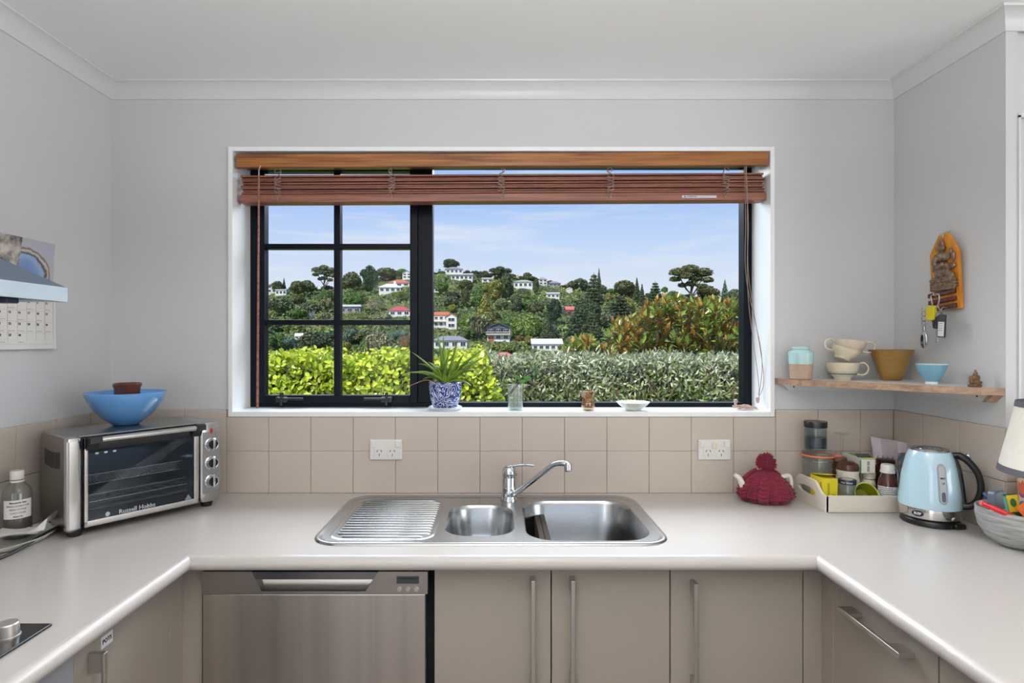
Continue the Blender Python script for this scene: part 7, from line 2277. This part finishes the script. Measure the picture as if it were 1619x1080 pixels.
# ------------------------------------------------------------------ trees one could name
L = [
    ('gum', 'grey', 512, 416, 462, 38, 'tall sparse gum tree against the sky in the left sash pane'),
    ('round', 'dark', 439, 440, 464, 22, 'round dark tree against the sky above the white flat-roofed house'),
    ('spire', 'dark', 449, 436, 460, 9, 'small pointed conifer on the skyline next to the flat-roofed house'),
    ('round', 'olive', 471, 439, 470, 28, 'olive tree on the skyline second from the tall sparse gum'),
    ('round', 'grey', 486, 438, 466, 26, 'grey-green tree on the skyline just beside the tall sparse gum'),
    ('round', 'grey', 444, 462, 500, 46, 'broad grey-green tree below the lower white terrace house'),
    ('feathery', 'tan', 516, 463, 494, 20, 'tan feathery willow left of the central muntin'),
    ('round', 'mid', 470, 482, 508, 36, 'green rounded tree in front of the pinkish leafless tree'),
    ('bare', 'pink', 494, 485, 506, 20, 'pinkish leafless tree in the middle of the left pane'),
    ('round', 'pale', 514, 488, 508, 22, 'pale green tree beside the pinkish leafless tree'),
    ('round', 'olive', 556, 424, 462, 36, 'olive tree on the skyline right of the central muntin'),
    ('tall', 'deep', 585, 418, 468, 36, 'big deep green tree standing highest in the right sash pane'),
    ('round', 'olive', 612, 419, 444, 40, 'olive ridge tree behind the white villa'),
    ('round', 'mid', 636, 421, 440, 24, 'green ridge tree at the edge of the right sash pane'),
    ('dome', 'mid', 561, 455, 484, 40, 'domed green tree above the grey weatherboard house'),
    ('dome', 'pale', 592, 469, 494, 38, 'pale domed tree between the weatherboard house and the crimson roof'),
    ('feathery', 'bright', 634, 452, 478, 30, 'bright feathery tree under the terracotta roof'),
    ('dome', 'bright', 562, 488, 512, 48, 'spreading bright green tree in front of the weatherboard house'),
    ('bush', 'pale', 606, 488, 508, 36, 'pale shrub at the foot of the crimson-roofed bungalow'),
    ('round', 'mid', 630, 496, 514, 32, 'green tree in front of the crimson-roofed bungalow'),
    ('round', 'blue', 554, 512, 545, 30, 'blue-green tree at the top of the lower right sash pane'),
    ('feathery', 'lime', 546, 528, 572, 26, 'yellow-green tree beside the central muntin in the lower pane'),
    ('round', 'pale', 597, 514, 570, 46, 'large pale green tree in the lower right sash pane'),
    ('round', 'blue', 628, 538, 574, 30, 'blue-green tree against the mullion'),
    ('dome', 'brown', 641, 524, 552, 22, 'brown domed tree half behind the mullion'),
    ('round', 'dark', 495, 516, 566, 54, 'large dark tree in the lower left sash pane'),
    ('feathery', 'mid', 436, 515, 560, 32, 'green feathery tree at the stile of the lower left pane'),
    ('round', 'blue', 455, 525, 556, 34, 'blue-green tree next to the small white shed'),
    ('bush', 'bright', 570, 545, 572, 44, 'bright shrub just above the lime hedge'),
    ('bush', 'grey', 444, 548, 574, 40, 'grey shrub just above the hedge at the sash edge'),
    ('round', 'dark', 712, 405, 427, 28, 'big dark tree alone on the very top of the hill'),
    ('round', 'dark', 739, 424, 436, 13, 'small dark tree beside the hilltop house'),
    ('round', 'dark', 767, 424, 444, 17, 'dark round tree on the ridge next to the flat-roofed white house'),
    ('gum', 'dark', 791, 418, 456, 36, 'umbrella-crowned dark tree on the ridge'),
    ('tall', 'dark', 800, 430, 480, 30, 'tall dark tree below the umbrella-crowned one'),
    ('tall', 'lime', 783, 440, 480, 36, 'tall pale-tipped yellowish gum in the middle of the hill'),
    ('cone', 'lime', 767.5, 462, 514, 38, 'yellow-green cone-shaped conifer above the palm'),
    ('palm', 'pale', 757, 484, 527, 40, 'palm tree with a skirt of dead fronds beside the modern gabled house'),
    ('round', 'yellow', 716, 476, 494, 15, 'bright yellow tree above the balcony house'),
    ('dome', 'bright', 833, 489, 530, 52, 'large bright domed tree behind the modern gabled house'),
    ('dome', 'mid', 809, 489, 518, 32, 'green domed tree touching the large bright dome'),
    ('cone', 'dark', 866, 499, 540, 30, 'dark pyramidal tree above the long white metal roof'),
    ('tall', 'deep', 876, 470, 514, 36, 'deep green tree below the small flat metal roof'),
    ('round', 'brown', 903, 442, 458, 18, 'brownish tree on the ridge by the spindly gum'),
    ('gum', 'grey', 918, 437, 462, 20, 'spindly gum on the ridge'),
    ('round', 'dark', 837, 433, 448, 34, 'wide dark tree on the ridge behind the hip-roofed house'),
    ('tall', 'olive', 848, 439, 466, 13, 'narrow olive tree at the end of the hip-roofed house'),
    ('round', 'brown', 870, 440, 450, 12, 'dry brown tree beside the tall white house'),
    ('layered', 'deep', 913, 480, 540, 44, 'tiered dark conifer in front of the brick-red house'),
    ('round', 'olive', 736, 437, 464, 26, 'olive tree below the long flat-roofed hilltop house'),
    ('round', 'mid', 698, 440, 466, 26, 'green tree beside the mullion under the hilltop houses'),
    ('round', 'grey', 714, 463, 484, 30, 'grey-green tree above the yellow tree'),
    ('tall', 'olive', 736, 452, 486, 20, 'upright olive tree between the yellow tree and the cone-shaped conifer'),
    ('round', 'pale', 793, 466, 490, 26, 'pale tree behind the green domed tree'),
    ('tall', 'grey', 816, 462, 494, 26, 'grey-green tree above the large bright dome'),
    ('round', 'olive', 848, 470, 500, 28, 'olive tree to the side of the deep green tree'),
    ('feathery', 'smoke', 886, 478, 502, 12, 'smoky grey tree beside the brick-red house'),
    ('feathery', 'mid', 742, 508, 538, 26, 'green feathery tree between the balcony house and the palm'),
    ('bare', 'tan', 745, 532, 560, 20, 'leafless tan tree beside the cream bungalow'),
    ('bush', 'bright', 795, 535, 556, 38, 'bright shrub below the modern gabled house'),
    ('bush', 'brown', 821, 522, 540, 17, 'reddish-brown shrub beside the modern gabled house'),
    ('feathery', 'lime', 837, 522, 546, 14, 'yellowish banana-like plant near the long white metal roof'),
    ('round', 'pale', 903, 527, 544, 20, 'pale round tree over the grey-roofed cottage'),
    ('feathery', 'lime', 931, 519, 545, 24, 'yellow-green tree above the low magnolia sprig'),
    ('layered', 'dark', 939, 426, 482, 32, 'dark spire-topped conifer on the ridge'),
    ('spire', 'grey', 947, 420, 458, 11, 'thin bare-topped conifer rising above its dark neighbour'),
    ('round', 'olive', 987, 438, 470, 40, 'wide olive tree on the ridge right of the dark spire'),
    ('spire', 'dark', 1007, 434, 480, 17, 'dark slender conifer on the ridge by the wide olive tree'),
    ('spire', 'dark', 1015, 444, 484, 16, 'second dark slender conifer on the ridge'),
    ('layered', 'deep', 1036, 440, 484, 26, 'deep green conifer on the ridge, last before the low white house'),
    ('gum', 'olive', 1092, 415, 482, 66, 'huge spreading gum tree with pale trunks against the sky'),
    ('round', 'olive', 1118, 446, 480, 38, 'olive tree at the side of the huge spreading gum'),
    ('spire', 'blue', 1146, 438, 474, 16, 'blue-green conifer on the skyline close to the window edge'),
    ('round', 'grey', 1162, 452, 482, 30, 'grey-green tree on the skyline at the window edge'),
    ('round', 'orange', 962, 462, 476, 19, 'orange autumn tree among the ridge conifers'),
    ('layered', 'deep', 980, 460, 512, 50, 'broad tiered conifer below the orange tree'),
    ('round', 'grey', 957, 482, 520, 34, 'grey-green tree in front of the broad tiered conifer'),
    ('round', 'bright', 1072, 460, 484, 30, 'bright green tree at the foot of the huge gum'),
    ('round', 'lime', 1126, 462, 486, 26, 'yellow-green tree above the magnolia near the window edge'),
    ('round', 'mid', 1051, 450, 464, 12, 'small green tree right behind the low white house'),
    ('layered', 'dark', 936, 486, 536, 34, 'dark tiered conifer beside the brick-red house conifer'),
    ('round', 'brown', 970, 520, 548, 26, 'brownish tree just above the magnolia'),
    ('feathery', 'lime', 948, 540, 562, 24, 'yellow-green shrubby tree over the magnolia sprigs'),
]
for a in L:
    tree(*a[:6], label=a[6], back=-7.0 if a[0] == 'palm' else 0.0)
# filler woodland between them
cnt = 0
used = {}
pal = ['dark', 'deep', 'olive', 'grey', 'mid', 'mid', 'bright', 'pale', 'lime', 'olive', 'brown', 'blue', 'tan']
row = 0
py = 452
while py < 590:
    step = 17 + (py - 452) * 0.05
    px = 414 + (row % 2) * step / 2
    while px < 1182:
        x_, b_ = px + rng.uniform(-6, 6), py + rng.uniform(-4, 4)
        px += step
        w = rng.uniform(22, 38) * (1 + (py - 452) / 320)
        h = w * rng.uniform(0.65, 1.05)
        t_ = b_ - h
        if b_ < sky_py((x_ - CX) / F) + 3 or t_ < sky_py((x_ - CX) / F) - 12:
            continue
        if 652 < x_ < 682:
            continue
        if x_ > 1000 and b_ > 520 or x_ > 1060 and b_ > 505:
            continue
        if any(abs(x_ - hx_) < (hw_ + w) / 2 * 0.9 and b_ > htop + 3 and t_ < hbot - 3.5 and b_ > hbot - 6 for hx_, htop, hbot, hw_, *_ in HOUSES):
            continue
        if any(abs(x_ - q[3]) < q[6] * 0.36 + w * 0.30 and b_ > q[5] - 2 and t_ < q[5] - 0.30 * (q[5] - q[4]) for q in placed[:len(L)]):
            continue
        kind = rng.choice(['round', 'bush', 'feathery', 'tall', 'dome', 'round', 'bush', 'cone'], p=[0.24, 0.2, 0.14, 0.1, 0.08, 0.1, 0.1, 0.04])
        col = pal[int(rng.integers(len(pal)))]
        if kind in ('round',) and cnt > 300:
            kind = 'bush'
        hn = min(HOUSES, key=lambda q: (q[0] - x_) ** 2 + (1.4 * ((q[1] + q[2]) / 2 - (t_ + b_) / 2)) ** 2)
        dx, dy = x_ - hn[0], (t_ + b_) / 2 - (hn[1] + hn[2]) / 2
        rel = 'above' if dy < -9 and abs(dy) > abs(dx) * 0.5 else 'below' if dy > 9 and abs(dy) > abs(dx) * 0.5 else ('left of' if dx < 0 else 'right of')
        size = 'small' if w < 24 else 'large' if w > 32 else 'middle-sized'
        lab = '%s %s %s %s the %s' % (size, COLS[col][1], SAY[kind], rel, SHORT[hn[4]])
        o = tree(kind, str(col), x_, t_, b_, w, lab)
        used.setdefault(lab, []).append(o)
        cnt += 1
    py += 9.5 + (py - 452) * 0.05
    row += 1
# the tree line along the ridge
px = 417.0
while px < 1180:
    w = rng.uniform(13, 24)
    if not (650 < px < 684) and not any(abs(px - h_[0]) < h_[3] * 0.5 and h_[1] < sky_py((px - CX) / F) for h_ in HOUSES):
        b_ = sky_py((px - CX) / F) + 4
        kind, col = str(rng.choice(['round', 'tall', 'feathery', 'bush', 'round'])), str(rng.choice(['dark', 'olive', 'grey', 'mid', 'olive', 'deep']))
        h_ = w * rng.uniform(0.55, 0.95)
        hn = min(HOUSES, key=lambda q: abs(q[0] - px) + 0.5 * abs(q[1] - b_))
        lab = 'small %s %s on the ridge %s the %s' % (COLS[col][1], SAY[kind], 'left of' if px < hn[0] else 'right of', SHORT[hn[4]])
        used.setdefault(lab, []).append(tree(kind, col, px, b_ - h_, b_, w, lab, back=3.0))
    px += w * rng.uniform(0.55, 0.9)
ORD = ('first', 'second', 'third', 'fourth', 'fifth', 'sixth', 'seventh')
for lab, os_ in used.items():
    if len(os_) > 1:
        short = lab.replace(' on the ridge', '')
        for k, o in enumerate(sorted(os_, key=lambda q: q.location.x / q.location.y)):
            o['label'] = short + ', %s from the left' % ORD[min(k, 6)]

# low scrub covering the slope between the trees
SC_P, SC_N = [], []
for i in range(92000):
    y_ = 70 + 185 * rng.uniform() ** 1.3
    u = rng.uniform(-0.62, 0.62)
    x = u * y_
    zz_ = hz(x, y_)
    bump_ = 0.9 * max(0, sin(x * 0.9 + 3 * sin(y_ * 0.31)) * sin(y_ * 0.8 + 2 * sin(x * 0.27)))
    SC_P.append((x, y_, zz_ + 0.2 + 2.0 * bump_ * rng.uniform(0.3, 1)))
    SC_N.append((rng.normal() * 0.6, -0.5 + rng.normal() * 0.5, 1))
SC_P = np.array(SC_P)
clear = np.ones(len(SC_P), bool)
spx, spy = CX + SC_P[:, 0] * F / SC_P[:, 1], CY - (SC_P[:, 2] - H) * F / SC_P[:, 1]
for hx_, htop, hbot, hw_, *_ in HOUSES:
    clear &= ~((np.abs(spx - hx_) < hw_ * 0.55) & (spy > htop - 1) & (spy < hbot + 1))
SC_P, SC_N = SC_P[clear], np.array(SC_N)[clear]
m_scr = [leafmat('scrub_' + n_, a_, c_, 0.7, trans=0.1) for n_, a_, c_ in (('green', (82, 104, 44), (146, 164, 84)), ('olive', (78, 90, 44), (130, 138, 74)), ('deep', (56, 76, 38), (104, 126, 66)))]
pid = ((np.sin(SC_P[:, 0] * 0.21 + 2 * np.sin(SC_P[:, 1] * 0.1)) + np.sin(SC_P[:, 1] * 0.23)) * 0.75 + 1.5).astype(np.int32).clip(0, 2)
me = leaves_mesh('scrub', SC_P, rng.normal(size=SC_P.shape), SC_N, 0.66, CARD, [(0, 1, 2, 3, 4)], m_scr, matidx=pid, jitter=0.5)
o = meshobj('scrub', me)
tag(o, 'low green scrub covering the hillside between trees and houses', 'scrub', kind='stuff')

# ------------------------------------------------------------------ hedges and magnolia close to the window
LEAF = [(-0.5, 0, 0), (-0.25, -0.24, 0.05), (0.12, -0.27, 0.06), (0.5, 0, -0.02), (0.12, 0.27, 0.06), (-0.25, 0.24, 0.05), (-0.1, 0, -0.02), (0.2, 0, -0.02)]
LEAFF = [(0, 1, 6), (6, 1, 2, 7), (7, 2, 3), (0, 6, 5), (6, 7, 4, 5), (7, 3, 4)]
SLIM = [(-0.5, 0, 0), (-0.1, -0.15, 0.03), (0.5, 0, -0.03), (-0.1, 0.15, 0.03)]
SLIMF = [(0, 1, 2), (0, 2, 3)]


def hedge_pts(n, x0, x1, y0, y1, z0_, top, front=0.6):
    P_, N_ = [], []
    for i in range(n):
        x = rng.uniform(x0, x1)
        r_ = rng.uniform()
        tz_ = top(x)
        if r_ < front:
            z_ = tz_ - (tz_ - z0_) * rng.uniform(0, 1) ** 1.2
            P_.append((x, y0 + abs(rng.normal()) * 0.07 + 0.05 * sin(7 * x + 5 * z_), z_ + rng.normal() * 0.01))
            N_.append((rng.normal() * 0.45, -1, 0.55 + rng.normal() * 0.4))
        else:
            y_ = rng.uniform(y0, y1)
            P_.append((x, y_, tz_ + rng.normal() * 0.03))
            N_.append((rng.normal() * 0.5, -0.35 + rng.normal() * 0.4, 1))
    return np.array(P_), np.array(N_, float)


# lime hedge
m_lime = leafmat('lime_hedge_leaf', (112, 144, 26), (218, 224, 72), 0.3, trans=0.3)
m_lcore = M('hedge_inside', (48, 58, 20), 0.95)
lh = thing('lime_hedge', 'glossy lime green leafy hedge outside the opening sash', 'hedge', (-1.3, 4.9, -0.35))
ly = 4.55
ltop = lambda x: 1.438 - (569 + 5 * sin(x * 9) + 4 * sin(x * 23 + 1) - 541) * ly / F - (0 if x < -0.12 else 0.45 * (x + 0.12))
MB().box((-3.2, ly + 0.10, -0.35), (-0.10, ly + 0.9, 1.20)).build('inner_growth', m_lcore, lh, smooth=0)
pts, nr = hedge_pts(15500, -3.2, 0.06, ly, ly + 0.85, 0.55, ltop, 0.68)
keep = pts[:, 0] < 0.06 - 0.14 * np.clip((pts[:, 2] - 1.0) / 0.3, 0, 1)
pts, nr = pts[keep], nr[keep]
dr = rng.normal(size=pts.shape) + np.array([0, -0.2, 0.35])
me = leaves_mesh('foliage', pts, dr, nr, 0.047, LEAF, LEAFF, [m_lime], jitter=0.35)
me.transform(ROOT[lh.name].inverted())
o = meshobj('foliage', me, lh)
o['kind'] = 'stuff'
LM = bpy.data.meshes.new('leaf')
LM.from_pydata(LEAF, [], LEAFF)
LM.materials.append(m_lime)
LM2 = LM.copy()
LM2.materials.clear()
LM2.materials.append(leafmat('lime_hedge_young_leaf', (176, 192, 48), (176, 192, 48), 0.3, trans=0.3))
def leaf_parts(root, meshes, n, pts, nr, dr, size):
    inv = ROOT[root.name].inverted()
    for i in range(n):
        d_ = Vector(dr[i])
        m4 = frame(pts[i], d_, Vector(nr[i]).cross(d_) * 1.0)
        s_ = size * rng.uniform(0.8, 1.3)
        part('leaf', meshes[i % len(meshes)], root, inv @ m4 @ Matrix.Diagonal((s_, s_, s_, 1)))
pts, nr = hedge_pts(240, -1.95, -0.06, ly - 0.06, ly + 0.3, 0.92, ltop, 0.8)
pts[:, 2] += 0.012
leaf_parts(lh, [LM, LM2], 240, pts, nr, rng.normal(size=pts.shape) + np.array([0, -0.2, 0.35]), 0.051)

# silver hedge
m_sil = leafmat('silver_hedge_leaf', (92, 104, 66), (204, 208, 176), 0.4, back=(176, 182, 152), trans=0.15)
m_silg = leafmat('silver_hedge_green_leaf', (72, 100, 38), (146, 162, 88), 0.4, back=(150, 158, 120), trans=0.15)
sh_ = thing('silver_hedge', 'clipped silvery grey-green hedge outside the fixed window pane', 'hedge', (1.4, 5.4, -0.35))
sy = 4.95
stop = lambda x: 1.438 - (572 + 2.5 * sin(x * 7) + 2 * sin(x * 19) - 541) * sy / F
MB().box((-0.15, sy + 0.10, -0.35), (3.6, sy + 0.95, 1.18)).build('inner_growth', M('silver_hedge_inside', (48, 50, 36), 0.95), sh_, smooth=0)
pts, nr = hedge_pts(30000, -0.22, 3.6, sy, sy + 0.95, 0.55, stop, 0.66)
dr = rng.normal(size=pts.shape) * 0.75 + np.array([0, -0.35, 0.75])
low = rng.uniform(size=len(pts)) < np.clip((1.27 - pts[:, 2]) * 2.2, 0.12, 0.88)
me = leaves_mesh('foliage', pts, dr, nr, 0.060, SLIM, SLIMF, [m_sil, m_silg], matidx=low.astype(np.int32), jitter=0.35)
me.transform(ROOT[sh_.name].inverted())
meshobj('foliage', me, sh_)['kind'] = 'stuff'
b = MB()
for i in range(46):
    x = rng.uniform(-0.1, 3.0)
    zb = rng.uniform(0.7, 0.95)
    b.tube([(x, sy + 0.10, zb), (x + rng.uniform(-0.06, 0.06), sy + 0.0, zb + 0.12), (x + rng.uniform(-0.14, 0.14), sy - 0.04, zb + 0.26)], [0.006, 0.005, 0.003], 5)
b.build('twigs', M('hedge_twig', (124, 104, 80), 0.8), sh_, kind='stuff')

# magnolia
m_mag = leafmat('magnolia_leaf', (74, 106, 36), (158, 180, 84), 0.2, back=(182, 138, 72), trans=0.2)
m_magb = leafmat('magnolia_rusty_leaf', (156, 108, 46), (224, 178, 94), 0.5, trans=0.2)
mg = thing('magnolia', 'magnolia with glossy green and rust-backed leaves rising behind the silver hedge', 'shrub', (2.1, 7.2, -0.35))
my = 6.9
mtop_px = [(880, 580), (900, 556), (925, 538), (945, 548), (958, 562), (975, 556), (985, 512), (1000, 504), (1025, 502), (1040, 478), (1075, 474), (1100, 482), (1120, 480), (1150, 476), (1175, 474), (1260, 480)]
def mtop(x):
    p = CX + x * F / my
    for (a, b_), (c, d_) in zip(mtop_px, mtop_px[1:]):
        if a <= p <= c:
            return PZ(b_ + (d_ - b_) * (p - a) / (c - a), my)
    return PZ(585, my) if p < 880 else PZ(480, my)
RP, RD, RN, RM = [], [], [], []
for i in range(980):
    x = rng.uniform(0.75, 3.7)
    tz_ = mtop(x)
    z_ = tz_ - 0.05 - rng.uniform(0, 1) ** 1.3 * max(0.05, tz_ - 0.95)
    y_ = my + rng.uniform(-0.2, 0.9)
    e_ = rng.uniform(0.5, 1.0)
    axis = Vector((rng.normal() * 0.45, rng.normal() * 0.45 - 0.25, 1)).normalized()
    ax2 = axis.orthogonal().normalized()
    ax3 = axis.cross(ax2)
    rusty = rng.uniform() < 0.23
    for k in range(7):
        a = k * 2.4 + rng.uniform(-0.3, 0.3)
        op = 0.35 + 0.17 * k if not rusty else 0.15 + 0.10 * k
        rd_ = ax2 * cos(a) + ax3 * sin(a)
        d_ = (axis * cos(op) + rd_ * sin(op)).normalized()
        n_ = (axis * sin(op) - rd_ * cos(op))
        p_ = Vector((x, y_, z_)) + d_ * 0.058 + axis * 0.01 * (7 - k)
        RP.append(p_)
        RD.append(d_)
        RN.append(n_)
        RM.append(1 if rusty and k < 5 and rng.uniform() < 0.8 else 0)
RP, RD, RN, RM = np.array(RP), np.array(RD), np.array(RN), np.array(RM)
MLEAF = [(u, w * 0.62, z_ * 1.2) for u, w, z_ in LEAF]
px_m = CX + RP[:, 0] * F / RP[:, 1]
py_m = CY - (RP[:, 2] - H) * F / RP[:, 1]
score = RP[:, 1] + np.where((px_m > 905) & (px_m < 1172) & (py_m < 565), 0, 50)
order = np.argsort(score)
front, rest = order[:290], order[290:]
me = leaves_mesh('foliage', RP[rest], RD[rest], RN[rest], 0.118, MLEAF, LEAFF, [m_mag, m_magb], matidx=RM[rest].astype(np.int32), jitter=0.25)
me.transform(ROOT[mg.name].inverted())
meshobj('foliage', me, mg)['kind'] = 'stuff'
GM = bpy.data.meshes.new('leaf')
GM.from_pydata(MLEAF, [], LEAFF)
GM2 = GM.copy()
GM3 = GM.copy()
GM.materials.append(leafmat('magnolia_leaf_deep', (84, 118, 42), (84, 118, 42), 0.2, back=(182, 138, 72), trans=0.12))
GM2.materials.append(leafmat('magnolia_leaf_rust', (200, 150, 74), (200, 150, 74), 0.5, trans=0.2))
GM3.materials.append(leafmat('magnolia_leaf_pale', (132, 158, 64), (132, 158, 64), 0.2, back=(182, 138, 72), trans=0.12))
inv = ROOT[mg.name].inverted()
for n_, i in enumerate(front):
    d_, nn = Vector(RD[i]), Vector(RN[i])
    s_ = 0.122 * rng.uniform(0.8, 1.2)
    part('leaf', GM2 if RM[i] else (GM, GM3)[n_ % 2], mg, inv @ frame(RP[i], d_, nn.cross(d_)) @ Matrix.Diagonal((s_, s_, s_, 1)))
b = MB()
for i in range(26):
    x = rng.uniform(0.9, 3.4)
    b.tube([(2.1 + (x - 2.1) * 0.3, my + 0.4, -0.36), (2.1 + (x - 2.1) * 0.4, my + 0.4, 0.2), (x * 0.8 + 0.4, my + 0.3, 0.9), (x, my + 0.25, mtop(x) - 0.12)], [0.026, 0.022, 0.014, 0.006], 6)
b.build('branches', M('magnolia_branch', (96, 78, 60), 0.8), mg, kind='stuff')
